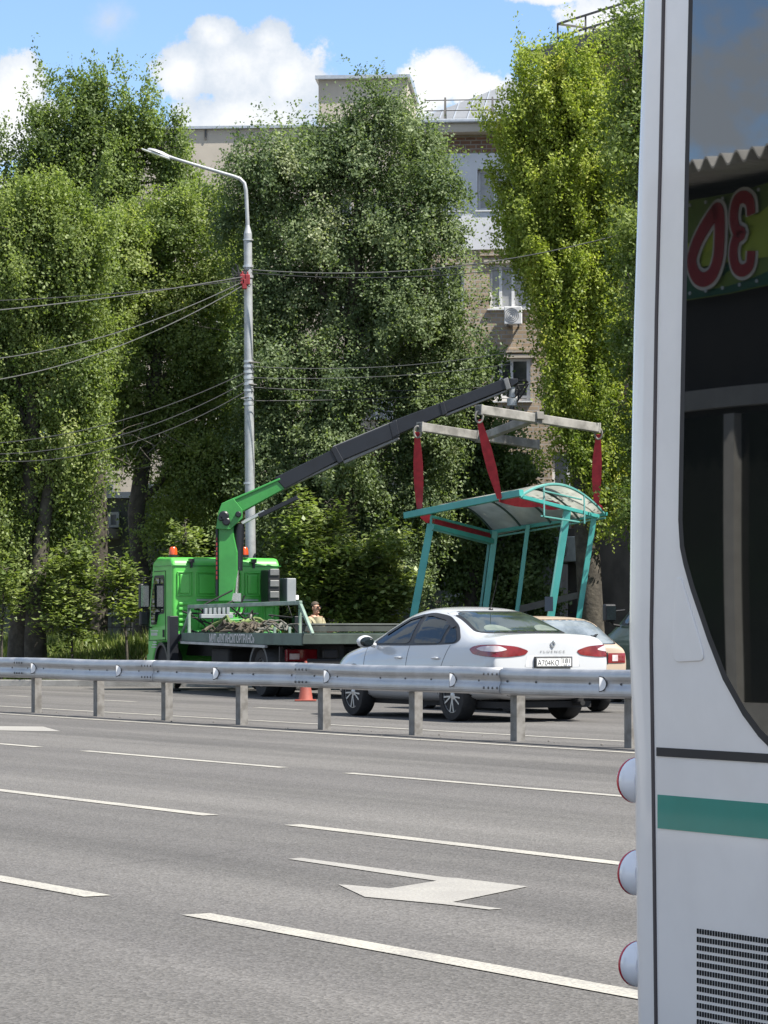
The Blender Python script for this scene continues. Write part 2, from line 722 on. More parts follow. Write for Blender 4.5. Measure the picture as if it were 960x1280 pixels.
dashes(5.60, [(245, 1150), (-420, 122)], 0.15)
dashes(8.67, [(365, 860), (-130, 265)], 0.14)
dashes(12.2, [(435, 830), (105, 355), (-160, 48)], 0.13)
dash(16.58, t_of(16.58, 900), 150, 0.13, name='edge_line')
dash(18.2, t_of(18.2, 900), 150, 0.13, name='edge_line')
dashes(21.25, [(320, 376), (128, 168), (10, 36), (560, 690)], 0.14)


def ground_paint(name, px, m):
    bm = poly(nb(), [G(u, v) for u, v in px])
    bmesh.ops.triangulate(bm, faces=bm.faces)
    o = fin(name, bm, m)
    if o.data.polygons[0].normal.z < 0:
        o.data.flip_normals()
    o.location = (0, 0, 0.004)
    return tag(o, kind='structure')


ground_paint('arrow_marking', [(360, 1074.5), (376, 1073), (556, 1097.5), (572, 1098.5), (660, 1109), (566, 1128.5), (628, 1137), (612, 1138), (552, 1131), (456, 1122), (423, 1106.5), (440, 1107.5), (486, 1111.5),
                               (546, 1102), (470, 1091)], M_OLD)
ground_paint('arrow_marking', [(-90, 907.2), (54, 908.6), (76, 914.6), (0, 913.4), (-90, 911.2)], M_OLD)

# ------------------------------------------------------------------ guard rail
M_GALV = mat('galvanised_steel', (0.50, 0.51, 0.53), 0.46, 0.75, col2=(0.40, 0.41, 0.43), nscale=3.0, rvar=0.15)
M_GALVP = mat('galvanised_post', (0.26, 0.25, 0.235), 0.7, 0.3, col2=(0.16, 0.15, 0.135), nscale=9.0, rvar=0.2)
M_REFL = mat('white_reflector', (0.95, 0.95, 0.95), 0.3, col2=(0.92, 0.92, 0.92))
M_REFB = mat('reflector_back', (0.05, 0.05, 0.055), 0.6)
M_BOLT = mat('bolt_steel', (0.16, 0.16, 0.16), 0.5, 0.6)
PR = 17.2
rail = thing('guardrail', 'long galvanised steel crash barrier on short posts across the middle of the road', 'guardrail', RD(PR, 34), TH)


def rail_profile():
    """folded W section seen from the end: (towards the camera, height)"""
    return [(0.020, 0.792), (-0.020, 0.792), (-0.050, 0.778), (-0.066, 0.748), (-0.070, 0.715), (-0.063, 0.692), (-0.047, 0.668), (-0.042, 0.646), (-0.047, 0.626), (-0.061, 0.602), (-0.068, 0.575), (-0.066, 0.535), (-0.048, 0.512), (0.0, 0.500), (0.02, 0.497)]


def rail_beam(t0, t1, off=0.0):
    bm = nb()
    pr = rail_profile()
    fine = []
    for (a0, z0), (a1, z1) in zip(pr, pr[1:]):
        for k in range(3):
            fine.append((a0 + (a1 - a0) * k / 3, z0 + (z1 - z0) * k / 3))
    fine.append(pr[-1])
    n = max(2, int((t1 - t0) / 0.5))
    rows = []
    for i in range(n + 1):
        t = t0 + (t1 - t0) * i / n
        wob = 0.004 * math.sin(t * 1.7) + 0.003 * math.sin(t * 0.63 + 1)
        rows.append([bm.verts.new(RD(PR - 0.02 + a - off, t, z + wob)) for a, z in fine])
    for a, b in zip(rows, rows[1:]):
        for k in range(len(fine) - 1):
            bm.faces.new((a[k], a[k + 1], b[k + 1], b[k]))
    return bm


posts_u = [40, 118, 203, 295, 399, 513, 641, 783]
t_posts = [t_of(PR, u) for u in posts_u]
sp = (t_posts[0] - t_posts[-1]) / 7
t_first = t_posts[-1] - 4 * sp
all_t = [t_first + i * sp for i in range(22)]
joints = [t_of(PR, 622) + (k - 3) * 2 * sp for k in range(12)]
for k in range(len(joints) - 1):
    bmr = rail_beam(joints[k] - 0.16, joints[k + 1] + 0.16, 0.004 if k % 2 else 0.0)
    nf = len(bmr.faces)
    heads_ = [(joints[k] + a, z, 0.088, 0.016) for a in (-0.13, -0.04, 0.04, 0.13) for z in (0.72, 0.57)]
    heads_ += [(t + a, 0.646, 0.062, 0.013) for t in all_t for a in (-0.55, 0.0, 0.55) if joints[k] <= t + a < joints[k + 1]]
    for (t, z, out_, r_) in heads_:
        lathe(bmr, [(0.0, 0.0), (r_, 0.0), (r_ * 0.8, 0.012), (0.0, 0.014)], 8, axes(RD(PR - out_, t, z), RD(0, 1), (0, 0, 1)) @ Matrix.Rotation(math.pi, 4, 'X'))
    bmr.faces.ensure_lookup_table()
    for f in bmr.faces[nf:]:
        f.material_index = 1
    o = fin('beam', bmr, M_GALV, rail, world=True, smooth=True, angle=30)
    o.data.materials.append(M_BOLT)
    md = o.modifiers.new('thick', 'SOLIDIFY')
    md.thickness = 0.004
for t in all_t:
    bm = nb()
    # channel-section post: web facing the road and two flanges
    for (a0, a1, b0, b1) in ((-0.012, -0.007, -0.062, 0.062), (-0.007, 0.095, -0.062, -0.056), (-0.007, 0.095, 0.056, 0.062)):
        q = [RD(PR + 0.03 + a, t + b, -0.03) for a, b in ((a0, b0), (a1, b0), (a1, b1), (a0, b1))]
        prism(bm, q, (0, 0, 0.77))
    fin('post', bm, M_GALVP, rail, world=True)
    bm = nb()
    q = [RD(PR + a, t + b, 0.57) for a, b in ((-0.008, -0.05), (0.018, -0.05), (0.018, 0.05), (-0.008, 0.05))]
    prism(bm, q, (0, 0, 0.15))
    fin('spacer', bm, M_GALVP, rail, world=True)
refl_u = [-50, 50, 157, 279, 418, 576, 764]
ts = [t_of(PR, u) for u in refl_u]
for t in ts + [ts[-1] - 2.6, ts[-1] - 5.2]:
    c = RD(PR - 0.092, t, 0.645)
    hx = (RD(1, 0) * 0.80 - RD(0, 1) * 0.60).normalized()
    fx = hx.cross(Vector((0, 0, 1))).normalized()
    if fx.dot(RD(0, -1)) < 0:
        fx = -fx
    arc = [(math.sin(a) * 0.078, math.cos(a) * 0.078) for a in np.linspace(0, math.pi, 14)]
    bm = prism(nb(), [c + hx * (x * 1.12 - 0.05) + Vector((0, 0, z * 1.06)) for x, z in arc], fx * -0.012)
    o = fin('reflector', bm, M_REFB, rail, world=True)
    bm = prism(nb(), [c + hx * (x * 0.86 - 0.046) + fx * 0.002 + Vector((0, 0, z * 0.92)) for x, z in arc], fx * 0.004)
    fin('reflective_face', bm, M_REFL, o, world=True)

# ------------------------------------------------------------------ street lamp and cables
M_LAMPGREY = mat('painted_steel_pole', (0.42, 0.44, 0.455), 0.5, 0.25, col2=(0.33, 0.345, 0.36), nscale=5.0)
M_BAND = mat('steel_band', (0.62, 0.64, 0.66), 0.4, 0.6)
M_CABLE = mat('cable_black', (0.035, 0.036, 0.04), 0.7)
M_CABLEW = mat('cable_pale', (0.11, 0.112, 0.11), 0.7)
M_RED = mat('red_plastic', (0.28, 0.03, 0.035), 0.5)
M_GLASSW = mat('lamp_lens', (0.75, 0.77, 0.78), 0.25)
YP = 60.8
base = P(313, HV + (H - 0.12) * F / YP, YP)
lamp = thing('street_lamp', 'tall pale grey street lamp post with one bent arm, behind the green truck', 'street lamp', base)
PX = YP / F


def pp(u, v, dY=0.0):
    return P(u, v, YP + dY)


bm = nb()
tube(bm, [base, pp(313.2, 690), pp(312.2, 590), pp(310.8, 460), pp(309.8, 292)], [0.118, 0.11, 0.103, 0.095, 0.086], 20)
tube(bm, [pp(309.8, 292.2), pp(309.6, 281)], [0.086, 0.038], 20)
fin('pole', bm, M_LAMPGREY, lamp, world=True, smooth=True)
bm = nb()
c = [pp(309.6, 282), pp(308.2, 250), pp(307.5, 238), pp(305.5, 229), pp(300, 223.5), pp(292, 220.5), pp(255, 209.5), pp(222, 199.5), pp(206, 194)]
tube(bm, c, [0.042, 0.04, 0.04, 0.04, 0.04, 0.038, 0.036, 0.034, 0.034], 10)
fin('arm', bm, M_LAMPGREY, lamp, world=True, smooth=True)
# lamp head: a flat drop-shaped housing with a lens beneath
a, b = pp(211, 196.0), pp(184.5, 186.5)
d = (b - a).normalized()
s = Vector((0, 1, 0))
upv = d.cross(s)
if upv.z < 0:
    upv = -upv
bm = nb()
rings = []
L = (b - a).length
for q, ww, hh in ((0, 0.04, 0.035), (0.12, 0.05, 0.045), (0.35, 0.11, 0.062), (0.7, 0.12, 0.058), (0.92, 0.085, 0.04), (1.0, 0.03, 0.02)):
    rings.append([bm.verts.new(a + d * (L * q) + s * (math.cos(k * math.pi / 6) * ww) + upv * (math.sin(k * math.pi / 6) * hh * (1.0 if k <= 6 else 0.55))) for k in range(12)])
for r0, r1 in zip(rings, rings[1:]):
    for k in range(12):
        bm.faces.new((r0[k], r0[(k + 1) % 12], r1[(k + 1) % 12], r1[k]))
bm.faces.new(rings[0])
bm.faces.new(rings[-1])
head = fin('lamp_head', bm, mat('lamp_housing', (0.45, 0.46, 0.47), 0.4, 0.2), lamp, world=True, smooth=True)
bm = nb()
box(bm, -0.32, 0.30, -0.1, 0.1, -0.02, 0.0, axes(a + d * (L * 0.6) - upv * 0.05, d, s))
fin('lens', bm, M_GLASSW, head, world=True)
for v, hgt in ((452, 0.05), (458, 0.06), (465, 0.05), (472, 0.07), (480, 0.06), (488, 0.05), (498, 0.07), (505, 0.05), (333, 0.05), (346, 0.05), (300, 0.03), (604, 0.04)):
    c = pp(311 if v > 400 else 310.2, v)
    bm = lathe(nb(), [(0.104, -hgt / 2), (0.1095, -hgt / 2), (0.1095, hgt / 2), (0.104, hgt / 2)], 20, Matrix.Translation(c))
    fin('band', bm, M_BAND, lamp, world=True)
for v, du in ((452.5, 14), (345, -14), (480, 10), (497, -10)):
    bm = tube(nb(), [pp(311, v, -0.1), pp(311 + du, v + 1, -0.12)], [0.02, 0.012], 8)
    fin('bracket', bm, M_GALVP, lamp, world=True)
for (u, v) in ((303, 349), (309.5, 349.5), (305.5, 355)):
    bm = nb()
    c = pp(u, v, -0.18)
    box(bm, c.x - 0.05, c.x + 0.05, c.y - 0.04, c.y + 0.04, c.z - 0.11, c.z + 0.11)
    box(bm, c.x - 0.018, c.x + 0.018, c.y - 0.02, c.y + 0.02, c.z + 0.09, c.z + 0.17)
    fin('insulator', bm, M_RED, lamp, world=True, bevel=0.02)
for i in range(14):
    q0 = pp(299 + random.uniform(-3, 8), 338 + random.uniform(0, 22), -0.16)
    pts = [q0 + Vector((random.uniform(-0.16, 0.16), random.uniform(-0.03, 0.03), random.uniform(-0.2, 0.2))) * (1 if k else 0) for k in range(4)]
    fin('wire_tail', tube(nb(), pts, 0.011, 5), M_CABLE, lamp, world=True)


def cable(px, m, r, label, dY0=0.0, dY1=0.0):
    """px: points along the cable in the picture; the two depth offsets are at its ends"""
    bm = nb()
    n = 28
    q = [Vector((u, v, 0)) for u, v in px]
    (x0, y0), (x1, y1), (x2, y2) = px
    pts = []
    for i in range(n + 1):
        s = i / n
        # parabola through three points
        u = x0 + (x2 - x0) * s
        l0 = (u - x1) * (u - x2) / ((x0 - x1) * (x0 - x2))
        l1 = (u - x0) * (u - x2) / ((x1 - x0) * (x1 - x2))
        l2 = (u - x0) * (u - x1) / ((x2 - x0) * (x2 - x1))
        pts.append(P(u, y0 * l0 + y1 * l1 + y2 * l2, YP - 0.2 + dY0 + (dY1 - dY0) * s))
    tube(bm, pts, r, 5)
    o = fin('overhead_cable', bm, m)
    tag(o, label, 'cable', 'overhead cables strung from the lamp post')
    return o


cable([(304, 346), (150, 370), (-40, 391)], M_CABLEW, 0.0115, 'pale thick overhead cable running left from the red insulators on the lamp post', 0, -4)
cable([(304, 350), (140, 367), (-40, 377)], M_CABLE, 0.0086, 'thin dark cable just above the pale thick cable left of the lamp post', 0, -4)
cable([(302, 353), (170, 408), (-40, 452)], M_CABLEW, 0.0094, 'thin cable sagging left from the insulators, second below the pale thick one', 0, -4)
cable([(302, 358), (180, 420), (-40, 480)], M_CABLEW, 0.0101, 'lowest cable of those fanning left from the red insulators', 0, -4)
cable([(306, 466), (170, 520), (-40, 556)], M_CABLE, 0.0086, 'highest cable leaving the steel bands of the post towards the left', 0, -4)
cable([(306, 478), (170, 538), (-40, 567)], M_CABLE, 0.0086, 'middle cable leaving the steel bands of the post towards the left', 0, -4)
cable([(306, 490), (170, 552), (-40, 574)], M_CABLE, 0.0086, 'lowest cable leaving the steel bands of the post towards the left', 0, -4)
cable([(314, 337), (560, 334), (830, 277)], M_CABLEW, 0.0115, 'overhead cable crossing right in front of the pale facade and the yellow green tree', 0, -3)
cable([(314, 341), (470, 347), (640, 336)], M_CABLE, 0.0086, 'dark cable running right from the insulators under the longer pale one', 0, -2)
cable([(314, 458), (470, 459), (640, 440)], M_CABLEW, 0.0072, 'highest cable leaving the steel bands of the post towards the right', 0, -2)
cable([(314, 472), (470, 471), (640, 455)], M_CABLEW, 0.0072, 'second cable leaving the steel bands of the post towards the right', 0, -2)
cable([(314, 484), (520, 488), (830, 458)], M_CABLE, 0.0086, 'third cable leaving the steel bands of the post, passing over the crane tip', 0, 3)
cable([(314, 501), (520, 496), (830, 467)], M_CABLE, 0.0086, 'lowest cable leaving the steel bands of the post towards the right', 0, 3)

# ------------------------------------------------------------------ buildings
M_BRICK = brick_mat('tan_brick', (0.50, 0.40, 0.29), (0.40, 0.31, 0.22), (0.42, 0.40, 0.37), 1.0)
M_BRICKR = brick_mat('red_brown_brick', (0.26, 0.145, 0.095), (0.19, 0.105, 0.07), (0.30, 0.27, 0.24), 1.0)
M_PLASTER = mat('white_plaster', (0.72, 0.73, 0.76), 0.9, col2=(0.63, 0.64, 0.675), nscale=0.7)
M_CONC = mat('beige_concrete', (0.50, 0.45, 0.38), 0.9, col2=(0.42, 0.375, 0.32), nscale=0.6)
M_GREYP = mat('grey_green_plaster', (0.20, 0.215, 0.20), 0.9, col2=(0.13, 0.14, 0.13), nscale=0.8)
M_DARKW = mat('dark_brown_render', (0.125, 0.105, 0.09), 0.9, col2=(0.08, 0.068, 0.06), nscale=1.2)
M_PVC = mat('white_window_frame', (0.74, 0.75, 0.76), 0.4)
M_PANE = mat('window_glass', (0.05, 0.055, 0.06), 0.06, col2=(0.035, 0.04, 0.045), ior=1.6)
M_CURT = mat('pale_curtain_behind_glass', (0.36, 0.37, 0.38), 0.12, col2=(0.24, 0.25, 0.27), nscale=2.0, ior=1.6)
M_ROOF = mat('zinc_roof', (0.21, 0.222, 0.24), 0.6, 0.1, col2=(0.17, 0.18, 0.195), nscale=1.5)
M_CAP = mat('metal_parapet_cap', (0.50, 0.53, 0.57), 0.4, 0.5)
M_RUST = mat('roof_rail_iron', (0.10, 0.095, 0.09), 0.7)
M_ACU = mat('white_painted_metal', (0.70, 0.71, 0.72), 0.5)
M_DOOR = mat('dark_doorway', (0.02, 0.02, 0.022), 0.5)


def wall_with_holes(bm, M, w, h, th, holes):
    """a wall in local x (along) and y (up), thickness th along -z; holes are (x0, x1, y0, y1)"""
    xs = sorted({0.0, w} | {a for q in holes for a in q[:2]})
    ys2 = sorted({0.0, h} | {a for q in holes for a in q[2:]})
    xs = [x for x in xs if 0 <= x <= w]
    ys2 = [y for y in ys2 if 0 <= y <= h]
    cells = {}

    def inside(x, y):
        return any(a < x < b and c < y < d for a, b, c, d in holes)
    for i in range(len(xs) - 1):
        for j in range(len(ys2) - 1):
            cells[i, j] = not inside((xs[i] + xs[i + 1]) / 2, (ys2[j] + ys2[j + 1]) / 2)
    V = {}

    def vert(i, j, k):
        if (i, j, k) not in V:
            V[i, j, k] = bm.verts.new(M @ Vector((xs[i], ys2[j], -th * k)))
        return V[i, j, k]
    for (i, j), solid in cells.items():
        if not solid:
            continue
        bm.faces.new([vert(i, j, 0), vert(i + 1, j, 0), vert(i + 1, j + 1, 0), vert(i, j + 1, 0)])
        bm.faces.new([vert(i, j, 1), vert(i, j + 1, 1), vert(i + 1, j + 1, 1), vert(i + 1, j, 1)])
        for di, dj, e in ((-1, 0, ((i, j), (i, j + 1))), (1, 0, ((i + 1, j), (i + 1, j + 1))), (0, -1, ((i, j), (i + 1, j))), (0, 1, ((i, j + 1), (i + 1, j + 1)))):
            if not cells.get((i + di, j + dj), False):
                (a, b), (c, d) = e
                bm.faces.new([vert(a, b, 0), vert(c, d, 0), vert(c, d, 1), vert(a, b, 1)])
    return bm


def window(parent, M, x0, x1, y0, y1, mull=(0.5,), pane=None, sill=True, depth=0.12, trans=()):
    """frame with a sheet of glass and a sill, set back in its opening"""
    bm = nb()
    fw = 0.07
    z0, z1 = -depth - 0.06, -depth
    x0, x1, y0, y1 = x0 + 0.003, x1 - 0.003, y0 + 0.003, y1 - 0.003
    box(bm, x0, x1, y1 - fw, y1, z0, z1, M)
    box(bm, x0, x1, y0, y0 + fw, z0, z1, M)
    box(bm, x0, x0 + fw, y0 + fw, y1 - fw, z0, z1, M)
    box(bm, x1 - fw, x1, y0 + fw, y1 - fw, z0, z1, M)
    for q in mull:
        x = x0 + (x1 - x0) * q
        box(bm, x - fw * 0.6, x + fw * 0.6, y0 + fw, y1 - fw, z0 + 0.002, z1 + 0.004, M)
    for q in trans:
        y = y0 + (y1 - y0) * q
        box(bm, x0 + fw, x1 - fw, y - fw * 0.5, y + fw * 0.5, z0 + 0.004, z1 + 0.002, M)
    o = fin('window', bm, M_PVC, parent, world=True)
    bm = nb()
    box(bm, x0 + 0.02, x1 - 0.02, y0 + 0.02, y1 - 0.02, z0 + 0.015, z0 + 0.03, M)
    fin('pane', bm, pane or M_PANE, o, world=True)
    if sill:
        bm = nb()
        box(bm, x0 - 0.06, x1 + 0.06, y0 - 0.045, y0 - 0.006, -depth + 0.002, 0.09, M)
        fin('sill', bm, M_PVC, o, world=True)
    return o


# --- the tan brick block between the trees
YA = 82.0
aL, aR = P(528, HV, YA), P(745, HV, YA - 0.45)
aL.z = aR.z = 0.1
dA = (aR - aL).normalized()
wA = (aR - aL).length
MA = axes(aL, dA, (0, 0, 1))           # x along the front, y up, z towards the road


def ax(u):                              # along the front for a photo column
    return (u - 480) / F * YA - (528 - 480) / F * YA


def ay(v):
    return H - 0.1 - (v - HV) / F * YA


blkA = thing('brick_block', 'tan brick apartment block with a white rendered panel round its top window', 'building', aL, math.atan2(dA.y, dA.x))
hA = ay(160)
holes = []
wins = [(597, 641, 213, 264, (0.5,), M_CURT, ()), (612, 664, 331, 387, (0.26, 0.56), M_CURT, ()), (614, 663, 449, 502, (0.24, 0.52, 0.94), M_PANE, (0.1,)), (540, 578, 213, 264, (0.5,), M_PANE, ()), (540, 580, 331, 387, (0.5,), M_PANE, ()),
        (540, 580, 449, 502, (0.5,), M_PANE, ()), (690, 730, 213, 264, (0.5,), M_PANE, ()), (690, 730, 331, 387, (0.5,), M_PANE, ()), (690, 730, 449, 502, (0.5,), M_PANE, ()), (614, 660, 566, 618, (0.5,), M_PANE, ()), (690, 730, 566, 618, (0.5,), M_PANE, ())]
for (u0, u1, v0, v1, *_r) in wins:
    holes.append((ax(u0), ax(u1), ay(v1), ay(v0)))
fin('wall', wall_with_holes(nb(), MA, wA, hA, 0.4, holes), M_BRICK, blkA, world=True)
bm = nb()
box(bm, 0.01, wA - 0.01, 0.0, hA - 0.01, -14.0, -0.41, MA)
fin('body', bm, M_BRICKR, blkA, world=True)
for (u0, u1, v0, v1, ml, pm, tr) in wins:
    window(blkA, MA, ax(u0), ax(u1), ay(v1), ay(v0), ml, pm, trans=tr)
# rendered panel round the top window, with the window's opening left free
bm = nb()
x0, x1, y0, y1 = ax(558), ax(668), ay(313), ay(193)
wx0, wx1, wy0, wy1 = ax(597), ax(641), ay(264), ay(213)
for q in ((x0, wx0, y0, y1), (wx1, x1, y0, y1), (wx0, wx1, y0, wy0), (wx0, wx1, wy1, y1)):
    box(bm, q[0], q[1], q[2], q[3], 0.003, 0.05, MA)
fin('render_panel', bm, M_PLASTER, blkA, world=True)
# brick courses over the windows and a red brown top band
bm = nb()
box(bm, ax(560), ax(700), ay(193) + 0.004, hA - 0.3, 0.003, 0.03, MA)
fin('top_band', bm, M_BRICKR, blkA, world=True)
for v in (316, 437):
    fin('string_course', box(nb(), ax(600), ax(672), ay(v + 5), ay(v), 0.003, 0.09, MA), M_BRICK, blkA, world=True)
fin('lintel', box(nb(), ax(605), ax(672), ay(331) + 0.01, ay(326), 0.003, 0.07, MA), M_CONC, blkA, world=True)
fin('lintel', box(nb(), ax(608), ax(670), ay(449) + 0.01, ay(444), 0.003, 0.07, MA), M_CONC, blkA, world=True)
bm = nb()
box(bm, -0.3, wA + 0.3, hA - 0.22, hA + 0.02, -0.38, 0.55, MA)
fin('cornice', bm, M_CONC, blkA, world=True)
bm = nb()
box(bm, -0.35, wA + 0.35, hA + 0.024, hA + 0.14, 0.40, 0.66, MA)
fin('gutter', bm, M_CAP, blkA, world=True, bevel=0.03)
# hipped metal roof with standing seams
ridge_y = 17.2
bm = nb()
e = 0.5
q = [MA @ Vector(p) for p in ((-e, hA + 0.03, e), (wA + e, hA + 0.03, e), (wA + e, hA + 0.03, -14.5), (-e, hA + 0.03, -14.5))]
r0, r1 = MA @ Vector((2.6, ridge_y + 0.9, -7)), MA @ Vector((wA + 0.2, ridge_y + 0.9, -7))
vs = [bm.verts.new(c) for c in q + [r0, r1]]
for f in ((0, 1, 5, 4), (1, 2, 5), (2, 3, 4, 5), (3, 0, 4), (3, 2, 1, 0)):
    bm.faces.new([vs[i] for i in f])
roof = fin('roof', bm, M_ROOF, blkA, world=True)
bm = nb()
for i in range(15):
    x = -e + (wA + 2 * e) * (i + 0.5) / 15
    top = q[0] + (q[1] - q[0]) * ((i + 0.5) / 15)
    s = min(1.0, max(0.0, (x + e) / 3.1))
    zl = e + (-7 - e) * s
    yl = hA + 0.03 + (ridge_y + 0.9 - hA - 0.03) * s
    beam(bm, MA @ Vector((x, hA + 0.06, e - 0.02)), MA @ Vector((x, yl + 0.03, zl)), 0.03, 0.06)
for i in range(9):
    s = (i + 0.5) / 9
    z = e + (-14.5 - e) * s
    k = 1 - abs(2 * s - 1)
    beam(bm, MA @ Vector((-e + 0.02, hA + 0.06, z)), MA @ Vector((-e + 3.1 * k, hA + 0.06 + (ridge_y + 0.9 - hA) * k, -7 + (z + 7) * (1 - k))), 0.03, 0.06)
fin('seam', bm, M_CAP, roof, world=True)
bm = nb()
for u in (557, 616, 668):
    x = ax(u)
    for dz2 in (-0.25, 0.25):
        beam(bm, MA @ Vector((x, hA + 0.15, 0.15 + dz2)), MA @ Vector((x, ay(124), 0.15)), 0.05, 0.05)
for v in (127, 140):
    beam(bm, MA @ Vector((ax(531), ay(v), 0.15)), MA @ Vector((wA, ay(v), 0.15)), 0.025, 0.025)
fin('roof_railing', bm, M_RUST, blkA, world=True)

# --- the tall brick block on the right, along the road
pB = RD(41.0, 62.5, 0.1)
MB_ = axes(pB, -RD(0, 1), (0, 0, 1))


def bx_(u, p=41.0):
    return 62.5 - t_of(p, u)


def bh(u, v, p=41.0):
    return side_pt(p, u, v)[1] - 0.1


blkB = thing('brick_block', 'red brown brick block with iron roof railing behind the top of the yellow green tree', 'building', pB, TH - math.pi / 2)
xb0 = bx_(714)
hB = bh(760, 54)
wB = 26.0
holesB = []
for i in range(5):
    for xx in (4.0, 8.4, 12.8, 17.2):
        holesB.append((xb0 + xx, xb0 + xx + 1.5, 1.3 + i * 3.05, 2.9 + i * 3.05))
MBo = MB_ @ Matrix.Translation((xb0, 0, 0))
holesB2 = [(a - xb0, b - xb0, c, d) for a, b, c, d in holesB if d < hB - 0.4]
fin('wall', wall_with_holes(nb(), MBo, wB, hB, 0.4, holesB2), M_BRICKR, blkB, world=True)
bm = nb()
box(bm, 0.01, wB - 0.01, 0, hB - 0.01, -12, -0.41, MBo)
fin('body', bm, M_BRICKR, blkB, world=True)
for (a, b, c, d) in holesB2:
    window(blkB, MBo, a, b, c, d, (0.5,))
bm = nb()
box(bm, -0.75, wB + 0.6, hB - 0.18, hB + 0.12, -12.5, 0.8, MBo)
fin('eave', bm, mat('dark_eave_sheet', (0.16, 0.155, 0.15), 0.8, col2=(0.10, 0.097, 0.094), nscale=3), blkB, world=True)
bm = nb()
box(bm, -0.003, wB, 4.6, hB - 2.1, 0.002, 0.03, MBo)
bm.free()
bm = nb()
y0 = hB + 0.12
for i in range(14):
    x = -0.3 + i * 1.2
    beam(bm, MBo @ Vector((x, y0, 0.2)), MBo @ Vector((x, y0 + 0.66, 0.2)), 0.045, 0.045)
    beam(bm, MBo @ Vector((x, y0, 0.2)), MBo @ Vector((x + 0.45, y0 + 0.33, 0.2)), 0.03, 0.03)
for h_ in (0.66, 0.33):
    beam(bm, MBo @ Vector((-0.3, y0 + h_, 0.2)), MBo @ Vector((16, y0 + h_, 0.2)), 0.045, 0.045)
for i in range(8):
    beam(bm, MBo @ Vector((-0.3, y0, 0.2 - i * 1.4)), MBo @ Vector((-0.3, y0 + 0.66, 0.2 - i * 1.4)), 0.045, 0.045)
for h_ in (0.66, 0.33):
    beam(bm, MBo @ Vector((-0.3, y0 + h_, 0.2)), MBo @ Vector((-0.3, y0 + h_, -9.6)), 0.045, 0.045)
fin('roof_railing', bm, M_RUST, blkB, world=True)
bm = nb()
box(bm, 0.0, wB, 0.0, 3.6, 0.003, 0.10, MBo)
fin('plinth_render', bm, M_DARKW, blkB, world=True)
acp = MBo @ Vector((bx_(706) - xb0, bh(706, 690), 0.0))

# --- low annex with a porch, behind the left trees
YD = 77.0
dL, dR = P(-140, HV, YD + 1.0), P(700, HV, YD - 2.2)
dL.z = dR.z = 0.1
dD = (dR - dL).normalized()
MD = axes(dL, dD, (0, 0, 1))
wD = (dR - dL).length


def dx_(u):
    q = (u - 480) / F
    # intersection of the view ray with the front line
    A = np.array([[dD.x, -q], [dD.y, -1.0]])
    s, Y = np.linalg.solve(A, np.array([-dL.x, -dL.y]))
    return float(s), float(Y)


def dyz(u, v):
    s, Y = dx_(u)
    return H - 0.1 - (v - HV) / F * Y


annex = thing('annex', 'low grey green shop annex with a canopy, deep in shade behind the left trees', 'building', dL, math.atan2(dD.y, dD.x))
hD = 4.6
hd = []
winsD = []
for (u0, u1, v0, v1) in ((137, 147, 728, 766), (20, 60, 700, 750), (260, 300, 700, 750), (560, 600, 690, 745), (640, 668, 690, 745)):
    q = (dx_(u0)[0], dx_(u1)[0], dyz(u0, v1), dyz(u0, v0))
    winsD.append(q)
hd = list(winsD)
door = (dx_(164)[0], dx_(186)[0], 0.25, dyz(170, 700))
fin('wall', wall_with_holes(nb(), MD, wD, hD, 0.35, hd + [door]), M_GREYP, annex, world=True)
bm = nb()
box(bm, 0.02, wD - 0.02, 0, hD - 0.02, -4.0, -0.36, MD)
fin('body', bm, M_DARKW, annex, world=True)
for q in winsD:
    window(annex, MD, *q, (0.5,), M_PANE)
window(annex, MD, *door, (0.5,), M_PANE, sill=False)
bm = nb()
x0, x1 = dx_(98)[0], dx_(150)[0]
box(bm, x0, x1, dyz(120, 674), dyz(120, 662), 0.004, 1.3, MD)
fin('canopy', bm, M_CONC, annex, world=True)
bm = nb()
for u in (101, 128, 149):
    x = dx_(u)[0]
    box(bm, x - 0.04, x + 0.04, dyz(120, 662) + 0.003, dyz(120, 646), 1.2, 1.26, MD)
box(bm, x0, x1, dyz(120, 646) + 0.003, dyz(120, 646) + 0.08, 1.18, 1.28, MD)
box(bm, x0 + 0.02, x1 - 0.02, dyz(120, 661), dyz(120, 649), 1.205, 1.235, MD)
fin('balcony_front', bm, M_CONC, annex, world=True)
bm = nb()
window(annex, MD, dx_(128)[0], dx_(150)[0], dyz(140, 662) + 0.05, dyz(140, 640), (0.45,), M_CURT, sill=False, depth=-0.1)
bm.free()
bm = nb()
box(bm, -0.2, wD + 0.2, hD + 0.002, hD + 0.16, -4.2, 0.3, MD)
fin('roof', bm, M_CAP, annex, world=True)
bm = nb()
for v0, u0, u1 in ((766, 122, 152), (766, 152, 190)):
    pass
pts = [(120, 790, 120, 775), (152, 788, 152, 762), (190, 788, 190, 762)]
railp = [(122, 776), (150, 763), (196, 763)]
step = [MD @ Vector((dx_(u)[0], dyz(u, v), 1.7)) for u, v in railp]
for a, b in zip(step, step[1:]):
    beam(bm, a, b, 0.05, 0.05)
    beam(bm, a - Vector((0, 0, 0.45)), b - Vector((0, 0, 0.45)), 0.03, 0.03)
    for k in range(5):
        c = a.lerp(b, k / 4)
        beam(bm, c, Vector((c.x, c.y, 0.1)), 0.035, 0.035, up=(0, 1, 0))
porch = fin('porch_railing', bm, M_RUST)
tag(porch, 'dark iron step railing left of the truck cab, in front of the shaded annex', 'railing')
